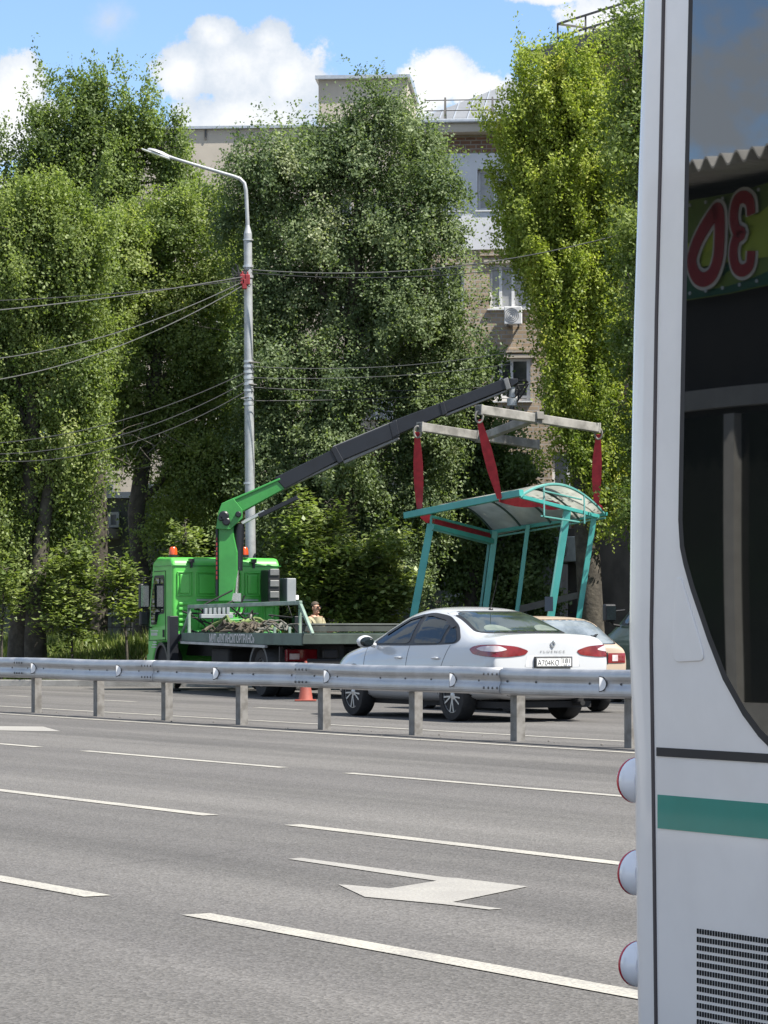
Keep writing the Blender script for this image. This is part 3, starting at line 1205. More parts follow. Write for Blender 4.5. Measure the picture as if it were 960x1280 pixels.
# garland of small pale lights under the canopy
bm = nb()
for i in range(90):
    u, v = random.uniform(78, 150), random.uniform(678, 697)
    c = MD @ Vector((dx_(u)[0], dyz(u, v), 1.2 + random.uniform(-0.2, 0.1)))
    r = 0.022
    box(bm, c.x - r, c.x + r, c.y - r, c.y + r, c.z - r, c.z + r)
for i in range(6):
    a = MD @ Vector((dx_(78 + i * 12)[0], dyz(90, 675), 1.2))
    tube(bm, [a, a + Vector((0.1, 0, -0.25)), a + Vector((0.25, 0, -0.05))], 0.006, 4)
gar = fin('garland', bm, M_REFL)
tag(gar, 'string of tiny pale garland pieces hanging under the annex canopy', 'garland')

# --- tall beige block far behind
YC = 96.0
cL, cR = P(95, HV, YC), P(520, HV, YC - 0.8)
cL.z = cR.z = 0.1
dC = (cR - cL).normalized()
MC = axes(cL, dC, (0, 0, 1))
wC = (cR - cL).length


def cx_(u):
    return (u - 95) / F * YC * 1.001


def cyv(v):
    return H - 0.1 - (v - HV) / F * (YC - 0.4)


blkC = thing('panel_block', 'beige panel apartment block with a metal capped parapet and roof shaft above the dark tree', 'building', cL, math.atan2(dC.y, dC.x))
hC = cyv(161)
holesC = []
for v0 in (248, 366, 484, 602):
    for u0 in (110, 180, 262, 300, 408, 460):
        holesC.append((cx_(u0), cx_(u0 + 32), cyv(v0 + 40), cyv(v0)))
fin('wall', wall_with_holes(nb(), MC, wC, hC, 0.35, holesC), M_CONC, blkC, world=True)
bm = nb()
box(bm, 0.02, wC - 0.02, 0, hC - 0.02, -11.5, -0.36, MC)
fin('body', bm, M_CONC, blkC, world=True)
for i, q in enumerate(holesC):
    window(blkC, MC, *q, (0.33, 0.66), M_CURT if i % 3 == 2 else M_PANE)
bm = nb()
box(bm, -0.1, wC + 0.1, hC + 0.003, hC + 0.09, -0.5, 0.12, MC)
fin('parapet_cap', bm, M_CAP, blkC, world=True)
bm = nb()
for u in (218, 258, 298):
    x = cx_(u)
    box(bm, x - 0.03, x + 0.03, hC - 0.35, hC - 0.02, 0.002, 0.05, MC)
fin('drain', bm, M_RUST, blkC, world=True)
bm = nb()
sx0, sx1, sy1 = cx_(397), cx_(508), cyv(97)
box(bm, sx0, sx1, hC + 0.1, sy1, -5.5, -0.6, MC)
shaft = fin('roof_shaft', bm, M_CONC, blkC, world=True)
bm = nb()
prism(bm, [MC @ Vector(p) for p in ((sx0 - 0.1, sy1 + 0.003, -0.4), (sx0 - 0.1, sy1 + 0.12, -0.4), (sx0 - 0.1, sy1 + 0.30, -3), (sx0 - 0.1, sy1 + 0.12, -5.7), (sx0 - 0.1, sy1 + 0.003, -5.7))], dC * (sx1 - sx0 + 0.2))
fin('cap', bm, M_CAP, shaft, world=True)

# air conditioners
def air_con(M, x, y, label, w=0.75, h=0.5):
    t = thing('air_conditioner', label, 'air conditioner', M @ Vector((x, y, 0.05)), 0)
    fin('casing', box(nb(), x, x + w, y, y + h, 0.1, 0.38, M), M_ACU, t, world=True, bevel=0.02)
    bm = nb()
    c = M @ Vector((x + w * 0.42, y + h * 0.5, 0.384))
    xd, yd = (M.to_3x3() @ Vector((1, 0, 0))), Vector((0, 0, 1))
    for r in (0.2, 0.15, 0.1, 0.05):
        pts = [c + xd * (r * math.cos(a)) + yd * (r * math.sin(a)) for a in np.linspace(0, 2 * math.pi, 25)]
        tube(bm, pts, 0.006, 4)
    fin('fan_grille', bm, M_RUST, t, world=True)
    bm = nb()
    for q in (0.1, w - 0.1):
        box(bm, x + q - 0.02, x + q + 0.02, y - 0.05, y - 0.003, 0.0, 0.36, M)
    fin('bracket', bm, M_RUST, t, world=True)
    return t


air_con(MA, ax(631), ay(408), 'white air conditioner box on the brick wall under the middle storey window', 0.5, 0.5)
air_con(MBo, bx_(707) - xb0, bh(707, 703), 'white air conditioner on the dark ground floor wall behind the shelter posts', 1.0, 0.62)

# --- the kiosk behind the camera that the bus window mirrors
PG = 3.76                                 # plane of the bus side
QK = 2.6                                  # kiosk front on the near side of the road
PV = 2 * PG + QK                          # where its mirror image stands
M_KIOSK = mat('dark_kiosk_wall', (0.022, 0.018, 0.015), 0.8, col2=(0.012, 0.010, 0.009), nscale=1.0)
M_CORR = mat('corrugated_roof', (0.40, 0.39, 0.37), 0.7, col2=(0.28, 0.27, 0.25), nscale=2.0)
M_FRAMEK = mat('pvc_shop_frame', (0.24, 0.235, 0.22), 0.5)
M_KGLASS = mat('kiosk_glass', (0.015, 0.017, 0.016), 0.1)
M_BAN = mat('banner_green', (0.16, 0.24, 0.035), 0.6, col2=(0.13, 0.20, 0.03), nscale=2.0)
M_BAN2 = mat('banner_dark_green', (0.010, 0.095, 0.045), 0.6)
M_BAN3 = mat('banner_lime', (0.42, 0.52, 0.05), 0.6)
M_BANR = mat('banner_red', (0.30, 0.008, 0.012), 0.5)
M_BANW = mat('banner_white', (0.68, 0.68, 0.62), 0.6)


def kz(u, v, out=0.098):
    t, z = side_pt(PV - out, u, v)
    return t, z


def K(t, z, out=0.0):
    return RD(-QK + out, t, z)


kt0 = kz(1130, 300)[0]
kt1 = kz(760, 300)[0]
kiosk = thing('kiosk', 'dark kiosk with a corrugated roof mirrored in the bus window', 'kiosk', RD(-QK - 1.5, (kt0 + kt1) / 2, 0.13), TH)
zs = kz(930, 395)[1]
ztop = side_pt(PV - 0.55, 930, 190)[1]
bm = nb()
q = [K(kt0, 0.13), K(kt1, 0.13), K(kt1, ztop - 0.12), K(kt0, ztop - 0.12)]
prism(bm, q, RD(-3.0, 0))
fin('wall', bm, M_KIOSK, kiosk, world=True)
bm = nb()
n = 700
lo, hi = [], []
for i in range(n + 1):
    t = kt0 - 0.2 + (kt1 - kt0 + 0.4) * i / n
    wv = 0.030 * math.sin(2 * math.pi * t / 0.125)
    for row, (o, z) in ((lo, (0.55, ztop - 0.03)), (hi, (-3.2, ztop + 0.35))):
        row.append((bm.verts.new(K(t, z + wv, o)), bm.verts.new(K(t, z + wv + 0.012, o))))
for i in range(n):
    a, b, c, d = lo[i], lo[i + 1], hi[i + 1], hi[i]
    bm.faces.new((a[1], b[1], c[1], d[1]))
    bm.faces.new((a[0], d[0], c[0], b[0]))
    bm.faces.new((a[0], b[0], b[1], a[1]))
    bm.faces.new((d[0], d[1], c[1], c[0]))
fin('corrugated_roof', bm, M_CORR, kiosk, world=True)
# door and shop window frames under the banner
bm = nb()
tf0, zf0 = kz(905, 495)
for (u, ww) in ((908, 0.085), (1040, 0.08), (812, 0.08)):
    t = kz(u, 600)[0]
    q = [K(t - ww / 2, 0.2, 0.003), K(t + ww / 2, 0.2, 0.003), K(t + ww / 2, zf0 - 0.1, 0.003), K(t - ww / 2, zf0 - 0.1, 0.003)]
    prism(bm, q, RD(0.06, 0))
for (za, zb) in ((zf0 - 0.06, zf0 + 0.05), (0.55, 0.8)):
    q = [K(kt0 + 0.5, za, 0.004), K(kt1 - 0.5, za, 0.004), K(kt1 - 0.5, zb, 0.004), K(kt0 + 0.5, zb, 0.004)]
    prism(bm, q, RD(0.055, 0))
fin('shop_frame', bm, M_FRAMEK, kiosk, world=True)
bm = nb()
q = [K(kt0 + 0.5, 0.8, 0.002), K(kt1 - 0.5, 0.8, 0.002), K(kt1 - 0.5, zf0 - 0.1, 0.002), K(kt0 + 0.5, zf0 - 0.1, 0.002)]
prism(bm, q, RD(0.012, 0))
fin('shop_glass', bm, M_KGLASS, kiosk, world=True)

ban = thing('shop_banner', 'green shop banner with white edged red letters, mirrored in the bus window', 'banner', K((kt0 + kt1) / 2, zs, 0.05), TH)
bz0, bz1 = kz(900, 365)[1], kz(900, 238)[1]
bt0, bt1 = kt0 + 0.2, kt1 + 0.0


def cloth(t0, t1, z0f, z1f, out, nseg=40):
    bm = nb()
    pr = None
    for i in range(nseg + 1):
        t = t0 + (t1 - t0) * i / nseg
        r = []
        for j in range(5):
            z = z0f(t) + (z1f(t) - z0f(t)) * j / 4
            wob = 0.010 * math.sin(t * 4.1 + j) + 0.006 * math.sin(t * 9.7)
            r.append(bm.verts.new(K(t, z, out + wob)))
        if pr:
            for j in range(4):
                bm.faces.new((pr[j], pr[j + 1], r[j + 1], r[j]))
        pr = r
    return bm


sag = lambda t: 0.018 * math.sin(t * 2.3)
o = fin('cloth', cloth(bt0, bt1, lambda t: bz0 + sag(t), lambda t: bz1 + sag(t) * 1.4, 0.075), M_BAN, ban, world=True)
o.modifiers.new('thick', 'SOLIDIFY').thickness = 0.004
bzg = kz(930, 328)[1]
fin('lower_band', cloth(bt0, bt1, lambda t: bz0 + sag(t) + 0.005, lambda t: bzg + 0.01 * math.sin(t * 5), 0.081), M_BAN2, ban, world=True)
wavy_top = lambda t: bzg + 0.03 + (bz1 - bzg) * (0.40 + 0.16 * math.sin(t * 3.1 + 1) + 0.12 * abs(math.sin(t * 6.0)))
fin('lime_wavy_band', cloth(bt0, bt1, lambda t: bzg + 0.012 + 0.01 * math.sin(t * 5), wavy_top, 0.081, 120), M_BAN3, ban, world=True)  # lime field with a wavy upper edge, above the dark green band
# the two letters that show, readable from the road
(tz, zz), (to_, zo) = kz(930, 292), kz(886, 302)


def stroke(path, wid, out):
    """a flat painted stroke along a path on the banner, wid at each point"""
    bm = nb()
    n = len(path)
    rows_ = []
    for i, (a, b) in enumerate(path):
        a0, b0 = path[max(0, i - 1)]
        a1, b1 = path[min(n - 1, i + 1)]
        d = Vector((a1 - a0, b1 - b0)).normalized()
        nn = Vector((-d.y, d.x)) * (wid[i] / 2)
        rows_.append([bm.verts.new(K(a + q * nn.x, b + q * nn.y, o)) for q, o in ((-1, out), (1, out), (1, out + 0.004), (-1, out + 0.004))])
    for r0, r1 in zip(rows_, rows_[1:]):
        for k in range(4):
            bm.faces.new((r0[k], r0[(k + 1) % 4], r1[(k + 1) % 4], r1[k]))
    bm.faces.new(rows_[0])
    bm.faces.new(rows_[-1])
    return bm


def glyph(px):
    return [kz(u, v) for u, v in px]


def smooth_path(pts, n=8):
    out = []
    k = len(pts)
    for i in range(k - 1):
        p0, p1, p2, p3 = (Vector(pts[min(max(i + q, 0), k - 1)]) for q in (-1, 0, 1, 2))
        for j in range(n):
            s_ = j / n
            out.append(tuple(0.5 * ((2 * p1) + (p2 - p0) * s_ + (2 * p0 - 5 * p1 + 4 * p2 - p3) * s_ ** 2 + (3 * p1 - p0 - 3 * p2 + p3) * s_ ** 3)))
    out.append(tuple(pts[-1]))
    return out


# as mirrored: З opens to the right, О leans
zpath = smooth_path(glyph([(942, 268), (940, 252), (932, 246), (924, 252), (921, 270), (924, 286), (931, 291), (924, 298), (921, 315), (924, 332), (932, 338), (941, 331), (943, 313)]))
opath = smooth_path(glyph([(902, 262), (896, 268), (884, 286), (874, 306), (869, 326), (874, 343), (884, 349), (895, 342), (902, 322), (904, 296), (904, 274), (902, 262), (896, 268)]))
px1 = abs(kz(931, 292)[0] - kz(930, 292)[0])
for pth, wdt in ((zpath, 10.5), (opath, 13.0)):
    o = fin('letter', stroke(pth, [px1 * (wdt + 4.6)] * len(pth), 0.094), M_BANW, ban, world=True)
    fin('letter_fill', stroke(pth, [px1 * wdt * 0.92] * len(pth), 0.101), M_BANR, o, world=True)
bm = nb()
for i in range(16):
    t = bt0 + (bt1 - bt0) * (i + 0.5) / 16
    for z in (bz0 + 0.035 + sag(t), bz1 - 0.035 + sag(t)):
        lathe(bm, [(0.005, 0), (0.011, 0), (0.011, 0.004), (0.005, 0.004)], 10, axes(K(t, z, 0.1), RD(0, 1), (0, 0, 1)))
fin('eyelets', bm, M_BAND, ban, world=True)
# ------------------------------------------------------------------ vehicle materials
M_BUSW = mat('bus_white_paint', (0.84, 0.815, 0.80), 0.26, col2=(0.77, 0.745, 0.73), nscale=2.2, coat=0.6, bump=0.05, bscale=1.6)
M_RUBBER = mat('black_rubber', (0.022, 0.02, 0.021), 0.6)
M_TEAL = mat('teal_stripe', (0.012, 0.25, 0.20), 0.35, col2=(0.011, 0.235, 0.185), coat=0.3)
M_SLOT = mat('vent_slot_dark', (0.012, 0.012, 0.012), 0.9)
M_TYRE = mat('tyre_rubber', (0.020, 0.020, 0.021), 0.85, col2=(0.03, 0.029, 0.028), nscale=14)
M_RIM = mat('alloy_rim', (0.55, 0.56, 0.57), 0.35, 0.7)
M_RIMD = mat('dark_rim', (0.03, 0.03, 0.032), 0.5, 0.3)
M_CARW = mat('white_car_paint', (0.53, 0.545, 0.565), 0.22, col2=(0.51, 0.525, 0.545), nscale=0.8, coat=0.8)
M_BEIGE = mat('beige_car_paint', (0.47, 0.37, 0.28), 0.35, col2=(0.44, 0.345, 0.26), nscale=1.0, coat=0.4)
M_DKGREEN = mat('dark_green_paint', (0.05, 0.085, 0.055), 0.3, col2=(0.04, 0.07, 0.045), nscale=1.0, coat=0.5)
M_CARGL = mat('car_glass', (0.012, 0.018, 0.020), 0.03, col2=(0.010, 0.014, 0.016), ior=1.5)
M_REARGL = mat('rear_glass', (0.035, 0.05, 0.05), 0.05, col2=(0.018, 0.026, 0.027), nscale=2.2, ior=1.9)
M_BLACKP = mat('black_plastic', (0.018, 0.018, 0.02), 0.45)
M_CHROME = mat('chrome', (0.72, 0.73, 0.75), 0.16, 1.0)
M_TAILR = mat('tail_lamp_red', (0.14, 0.004, 0.010), 0.12, col2=(0.22, 0.008, 0.014), nscale=9, coat=0.8)
M_TAILC = mat('tail_lamp_clear', (0.55, 0.42, 0.43), 0.15, col2=(0.72, 0.62, 0.62), nscale=7, coat=0.8)
M_PLATE = mat('plate_white', (0.80, 0.80, 0.78), 0.4)
M_INK = mat('plate_black', (0.012, 0.012, 0.014), 0.5)
M_UNDER = mat('underbody_dark', (0.012, 0.012, 0.013), 0.8)
M_LAMPW = mat('bus_lamp_housing', (0.84, 0.85, 0.90), 0.2, col2=(0.78, 0.79, 0.84), nscale=3, coat=0.4)


def mirror_glass():
    m = bpy.data.materials.new('tinted_bus_glass')
    m.use_nodes = True
    t = NT(m.node_tree)
    b = m.node_tree.nodes['Principled BSDF']
    tcn = t.n('ShaderNodeTexCoord')
    n = t.noise(tcn.outputs['Object'], 1.1, 1.0)
    bn = t.n('ShaderNodeBump', ins={'Strength': 0.06, 'Distance': 0.02, 'Height': n})
    b.inputs['Base Color'].default_value = (0.006, 0.007, 0.007, 1)
    b.inputs['Roughness'].default_value = 0.012
    b.inputs['IOR'].default_value = 2.6
    t.set(b, 'Normal', bn.outputs[0])
    return m


M_BGLASS = mirror_glass()

# ------------------------------------------------------------------ bus at the right
busp0 = RD(PG + 1.25, -1.5, 0)
bus = thing('bus', 'white bus with a teal stripe and a dark mirroring window at the right', 'bus', busp0, TH)
# rear corner line: photo column of the seam and of the silhouette by height
seam_u = [(-900, 846), (0, 830), (200, 826), (400, 821), (600, 818), (800, 814.5), (940, 816.5), (1100, 818.5), (1280, 820.5), (1400, 822)]
sil_u = [(-900, 822), (0, 805.5), (200, 798.5), (400, 792.5), (600, 789), (800, 786.8), (860, 788.5), (950, 794), (1100, 795), (1280, 797.5), (1400, 799)]


def lerp_tab(tab, x):
    for (a, fa), (b, fb) in zip(tab, tab[1:]):
        if a <= x <= b:
            return fa + (fb - fa) * (x - a) / (b - a)
    return tab[-1][1] if x > tab[-1][0] else tab[0][1]


RC = 0.07
SIN36 = None


def corner(v):
    """seam position, end of the flat side and height for a photo row on the bus corner"""
    su = lerp_tab(seam_u, v)
    t_s, z = side_pt(PG, su, v)
    k = (lerp_tab(sil_u, v) - 480) / F
    # end of the flat side so that the rounded corner's outline falls on the silhouette
    ang = math.acos((-ST * k + CT) / math.sqrt(1 + k * k))
    t0 = t_s + 0.02
    best = None
    for i in range(200):
        t = t_s + 0.002 * i
        # arc centre
        m_u = 1e9
        for a in np.linspace(0, math.pi / 2, 10):
            pt = RD(PG + RC * (1 - math.cos(a)), t + RC * math.sin(a))
            m_u = min(m_u, pt.x / pt.y)
        d = abs(m_u - k)
        if best is None or d < best[0]:
            best = (d, t)
    return t_s, best[1], z


rows = [corner(v) for v in (-700, -300, 0, 200, 400, 600, 700, 800, 860, 905, 950, 1020, 1100, 1200, 1280, 1330)]
rows.sort(key=lambda r: r[2])
zlow, zhigh = rows[0][2], rows[-1][2]
TF = -9.5


def bus_side(u, v):
    return side_pt(PG, u, v)


def ring(t_end, z, ins=0.0):
    pts = [(PG + ins, TF), (PG + ins, -4.0), (PG + ins, 0.0), (PG + ins, 2.0)]
    pts += [(PG + ins, t_end - 0.02)]
    for a in np.linspace(0, math.pi / 2, 9):
        pts.append((PG + ins + RC * (1 - math.cos(a)), t_end + RC * math.sin(a)))
    for a in np.linspace(0, math.pi / 2, 6):
        pts.append((PG + 2.5 - 0.15 + 0.15 * math.sin(a), t_end + RC - 0.15 + 0.15 * math.cos(a)))
    pts += [(PG + 2.5, 2.0), (PG + 2.5, TF)]
    return [RD(p, t, z) for p, t in pts]


bm = nb()
rings = [[bm.verts.new(c) for c in ring(t0, z)] for t_s, t0, z in rows]
ts_, t0_, z_ = rows[-1]
top = [[bm.verts.new(c) for c in ring(t0_ - dt, z_ + dz2, ins)] for dt, dz2, ins in ((0.02, 0.12, 0.02), (0.08, 0.2, 0.1))]
rings += top
for a, b in zip(rings, rings[1:]):
    n = len(a)
    for k in range(n):
        bm.faces.new((a[k], a[(k + 1) % n], b[(k + 1) % n], b[k]))
bm.faces.new(rings[0])
bm.faces.new(rings[-1])
fin('body', bm, M_BUSW, bus, world=True, smooth=True, angle=35)


def bus_poly(px, lift, th=0.004):
    """outline on the bus side, as a slab proud of it"""
    bm = nb()
    q = []
    for u, v in px:
        t, z = bus_side(u, v)
        q.append(RD(PG - lift, t, z))
    prism(bm, q, RD(th, 0))
    return bm


# upright seam
bm = nb()
pr = None
for t_s, t0, z in rows:
    r = [bm.verts.new(RD(PG - 0.003, t_s - 0.0042, z)), bm.verts.new(RD(PG - 0.003, t_s + 0.0042, z)), bm.verts.new(RD(PG + 0.01, t_s + 0.009, z)), bm.verts.new(RD(PG + 0.01, t_s - 0.009, z))]
    if pr:
        for i in range(4):
            bm.faces.new((pr[i], pr[(i + 1) % 4], r[(i + 1) % 4], r[i]))
    else:
        bm.faces.new(r)
    pr = r
bm.faces.new(pr)
fin('panel_seam', bm, mat('dusty_seam', (0.075, 0.062, 0.064), 0.7), bus, world=True)
# level seam under the window
ta, za = bus_side(821, 939.5)
bm = nb()
box(bm, -0.003, 0.01, TF + 0.2, ta - 0.002, za - 0.0095, za + 0.0095, Matrix.Translation(RD(PG, 0)) @ Matrix.Rotation(TH, 4, 'Z'))
fin('panel_seam', bm, M_RUBBER, bus, world=True)
# teal stripe
t1, zt = bus_side(820.5, 993)
t2, zb = bus_side(820.5, 1035)
t1 = bus_side(821.5, 1010)[0] - 0.004
bm = nb()
box(bm, -0.0025, 0.004, TF + 0.3, t1, zb, zt, Matrix.Translation(RD(PG, 0)) @ Matrix.Rotation(TH, 4, 'Z'))
fin('teal_stripe', bm, M_TEAL, bus, world=True)
# window: rubber edge and glass, rounded lower corner
edge = [(866, -600), (863.5, 0), (859, 200), (855, 400), (852, 560), (850.5, 650), (852.5, 684), (857, 706), (866, 738), (887, 800), (906, 849), (931, 894), (951, 921), (975, 945), (1010, 962), (1060, 974)]
tA = [bus_side(u, v) for u, v in edge]
tail = [(TF + 0.6, tA[-1][1]), (TF + 0.6, tA[0][1])]
glass_edge = []
for i, (t, z) in enumerate(tA):
    a = Vector(tA[max(0, i - 1)])
    b = Vector(tA[min(len(tA) - 1, i + 1)])
    d = (b - a).normalized()
    nrm = Vector((d.y, -d.x))
    if nrm.x > 0:
        nrm = -nrm
    glass_edge.append(Vector((t, z)) + nrm * 0.020)
bm = prism(nb(), [RD(PG - 0.006, t, z) for t, z in tA + tail], RD(0.012, 0))
wf = fin('window', bm, M_RUBBER, bus, world=True)
bm = prism(nb(), [RD(PG - 0.0095, t, z) for t, z in [tuple(g) for g in glass_edge] + [(TF + 0.65, glass_edge[-1].y), (TF + 0.65, glass_edge[0].y)]], RD(0.006, 0))
fin('pane', bm, M_BGLASS, wf, world=True)
# pressed field in the corner panel
bm = bus_poly(round_poly([(846, 722), (853, 722), (884, 826), (841, 828)], 0.2, 5), 0.004, 0.006)
fin('pressed_panel', bm, M_BUSW, bus, world=True, bevel=0.003, seg=3)
# air grille
tv0, zv0 = bus_side(872, 1160.5)
bm = nb()
Mb = Matrix.Translation(RD(PG, 0)) @ Matrix.Rotation(TH, 4, 'Z')
per_t = abs(bus_side(875.25, 1170)[0] - bus_side(872, 1170)[0])
per_z = bus_side(872, 1160)[1] - bus_side(872, 1170.3)[1]
zz = zv0
while zz > zlow + per_z:
    for i in range(80):
        t = tv0 - i * per_t
        box(bm, -0.0025, 0.002, t - per_t * 0.46, t, zz - per_z * 0.62, zz, Mb)
    zz -= per_z
fin('air_grille', bm, M_SLOT, bus, world=True)
# round tail lamps standing off the rear end
for v, du in ((979.5, 0), (1097.5, 0), (1214, 1)):
    t_s, t0, z = corner(v)
    te = t0 + RC
    rl = 0.0515
    c = RD(PG + 0.050, te - 0.03, z)
    Mx = axes(c, RD(1, 0), (0, 0, 1))      # local z along -d or +d
    if (Mx.to_3x3() @ Vector((0, 0, 1))).dot(RD(0, 1)) < 0:
        Mx = Mx @ Matrix.Rotation(math.pi, 4, 'X')
    bm = lathe(nb(), [(rl * 0.8, 0), (rl * 0.97, 0.02), (rl, 0.028), (rl, 0.042), (rl * 0.98, 0.045)], 32, Mx)
    o = fin('tail_lamp', bm, M_LAMPW, bus, world=True, smooth=True)
    bm = lathe(nb(), [(rl * 0.99, 0.0455), (rl * 1.0, 0.047), (rl * 1.0, 0.051), (rl * 0.96, 0.055), (rl * 0.6, 0.060), (0, 0.062)], 32, Mx)
    fin('lens', bm, mat('bright_red_lens', (0.55, 0.03, 0.05), 0.2, col2=(0.45, 0.02, 0.04), nscale=30, coat=0.5), o, world=True, smooth=True)
# rear end: bumper, rear window, far lamps; wheels
t_s, t0, z = corner(1000)
te = t0 + RC
Mr = axes(RD(PG + 1.25, te + 0.03, 0), RD(-1, 0), (0, 0, 1))
bm = nb()
box(bm, -0.95, 0.95, 1.35, 2.45, -0.01, 0.012, Mr)
o = fin('rear_window', bm, M_RUBBER, bus, world=True, bevel=0.005)
bm = nb()
box(bm, -0.9, 0.9, 1.4, 2.4, 0.0125, 0.018, Mr)
fin('pane', bm, M_BGLASS, o, world=True)
for tc_, ww in ((1.8, 0.0), (-5.6, 0.0)):
    for pc, sgn in ((PG + 0.02, -1), (PG + 2.48, 1)):
        c = RD(pc, tc_, 0.48)
        Mx = axes(c, RD(0, 1), (0, 0, 1))
        if (Mx.to_3x3() @ Vector((0, 0, 1))).dot(RD(sgn, 0)) < 0:
            Mx = Mx @ Matrix.Rotation(math.pi, 4, 'X')
        bm = lathe(nb(), [(0.2, -0.3), (0.44, -0.3), (0.48, -0.25), (0.48, -0.02), (0.44, 0.01), (0.27, 0.01), (0.25, -0.02)], 32, Mx)
        o = fin('wheel', bm, M_TYRE, bus, world=True, smooth=True)
        bm = lathe(nb(), [(0.27, -0.02), (0.26, 0.012), (0.18, -0.01), (0.1, 0.03), (0.0, 0.03)], 24, Mx)
        fin('rim', bm, M_RIM, o, world=True, smooth=True)

# ------------------------------------------------------------------ cars
def car_cage(rows):
    """half sections given as 8 (x, z) points from the bottom middle to the top middle, mirrored"""
    bm = nb()
    rings = []
    for y, pts in rows:
        full = [(x, z) for x, z in pts] + [(-x, z) for x, z in pts[-2:0:-1]]
        rings.append([bm.verts.new((x, y, z)) for x, z in full])
    for a, b in zip(rings, rings[1:]):
        n = len(a)
        for k in range(n):
            bm.faces.new((a[k], a[(k + 1) % n], b[(k + 1) % n], b[k]))
    # end caps as strips of quads between the two halves
    for rg, flip in ((rings[0], False), (rings[-1], True)):
        n = len(rg)
        h = n // 2
        for k in range(h):
            a, b = rg[k], rg[k + 1]
            c, d = rg[(n - k - 1) % n], rg[(n - k) % n]
            q = []
            for v in (a, b, c, d):
                if v not in q:
                    q.append(v)
            if len(q) >= 3:
                try:
                    bm.faces.new(q)
                except ValueError:
                    pass
    return bm


def sec(zb, ws, wm, wb, zbelt, wu, zu, zt):
    return [(0, zb), (ws * 0.8, zb), (ws, zb + 0.13), (wm, zb + (zbelt - zb) * 0.55), (wb, zbelt), (wu, zu), (wu * 0.62, zt - (zt - zu) * 0.22), (0, zt)]


def wheel(parent, x, y, r, w, side, style='five'):
    Mx = axes((x, y, r), (0, 1, 0), (0, 0, 1))
    if (Mx.to_3x3() @ Vector((0, 0, 1))).x * side < 0:
        Mx = Mx @ Matrix.Rotation(math.pi, 4, 'X')
    rr = r * 0.68
    bm = lathe(nb(), [(rr, -w), (r * 0.93, -w), (r, -w * 0.85), (r, -w * 0.14), (r * 0.95, 0.0), (rr * 1.02, 0.004), (rr, -0.02)], 36, Mx)
    o = fin('wheel', bm, M_TYRE, parent, smooth=True)
    bm = lathe(nb(), [(rr * 0.99, -w * 0.9), (rr * 0.99, -0.07), (0.0, -0.07)], 30, Mx)
    fin('rim', bm, M_RIMD, o, smooth=True)
    bm = nb()
    lathe(bm, [(rr * 0.985, -0.03), (rr * 0.985, -0.012), (rr * 0.95, -0.012), (rr * 0.95, -0.03)], 30, Mx)
    lathe(bm, [(rr * 0.26, -0.06), (rr * 0.26, -0.02), (rr * 0.2, -0.014), (0, -0.012)], 20, Mx)
    if style == 'five':
        for k in range(5):
            a = 2 * math.pi * k / 5 + 0.3
            for da in (-0.13, 0.13):
                p0 = Mx @ Vector((math.cos(a + da * 0.4) * rr * 0.2, math.sin(a + da * 0.4) * rr * 0.2, -0.022))
                p1 = Mx @ Vector((math.cos(a + da * 1.6) * rr * 0.94, math.sin(a + da * 1.6) * rr * 0.94, -0.018))
                beam(bm, p0, p1, 0.02, 0.02, up=Mx.to_3x3() @ Vector((0, 0, 1)))
    else:
        lathe(bm, [(rr * 0.9, -0.05), (rr * 0.6, -0.03), (rr * 0.25, -0.045), (0, -0.045)], 24, Mx)
    fin('alloy_face', bm, M_RIM, o, smooth=True, angle=30)
    return o


# ---- white saloon
YAWC = R_(28.5)
SCL = 1.03
hC_ = Vector((-math.sin(YAWC), math.cos(YAWC), 0))
rC_ = Vector((math.cos(YAWC), math.sin(YAWC), 0))
car0 = Vector((2.18, 37.25, 0.0))
car = thing('parked_car', 'white saloon car with red and clear tail lamps behind the crash barrier', 'car', car0, YAWC)
rows_c = [
    (0.00, sec(0.42, 0.66, 0.79, 0.76, 0.90, 0.68, 0.99, 1.01)),
    (0.03, sec(0.33, 0.76, 0.86, 0.815, 0.94, 0.735, 1.055, 1.085)),
    (0.10, sec(0.29, 0.81, 0.885, 0.83, 0.96, 0.755, 1.082, 1.122)),
    (0.30, sec(0.26, 0.85, 0.90, 0.84, 0.97, 0.755, 1.085, 1.122)),
    (0.62, sec(0.24, 0.88, 0.905, 0.855, 0.97, 0.73, 1.08, 1.118)),
    (0.98, sec(0.22, 0.89, 0.91, 0.865, 0.97, 0.645, 1.22, 1.27)),
    (1.42, sec(0.21, 0.89, 0.91, 0.87, 0.965, 0.585, 1.385, 1.43)),
    (2.05, sec(0.20, 0.89, 0.91, 0.87, 0.955, 0.565, 1.44, 1.487)),
    (2.70, sec(0.20, 0.89, 0.91, 0.865, 0.94, 0.575, 1.385, 1.44)),
    (3.18, sec(0.20, 0.885, 0.905, 0.855, 0.925, 0.645, 1.165, 1.21)),
    (3.58, sec(0.20, 0.88, 0.90, 0.845, 0.91, 0.71, 0.965, 1.005)),
    (4.08, sec(0.21, 0.85, 0.875, 0.80, 0.855, 0.66, 0.89, 0.925)),
    (4.42, sec(0.22, 0.76, 0.80, 0.72, 0.76, 0.58, 0.79, 0.82)),
    (4.60, sec(0.28, 0.60, 0.64, 0.58, 0.68, 0.48, 0.70, 0.72)),
]
cb, cv = baked(car_cage(rows_c), 3)
fin('body', cb, M_CARW, car, smooth=True, angle=60)
X2, Y2, Z2 = Vector((1, 0, 0)), Vector((0, 1, 0)), Vector((0, 0, 1))


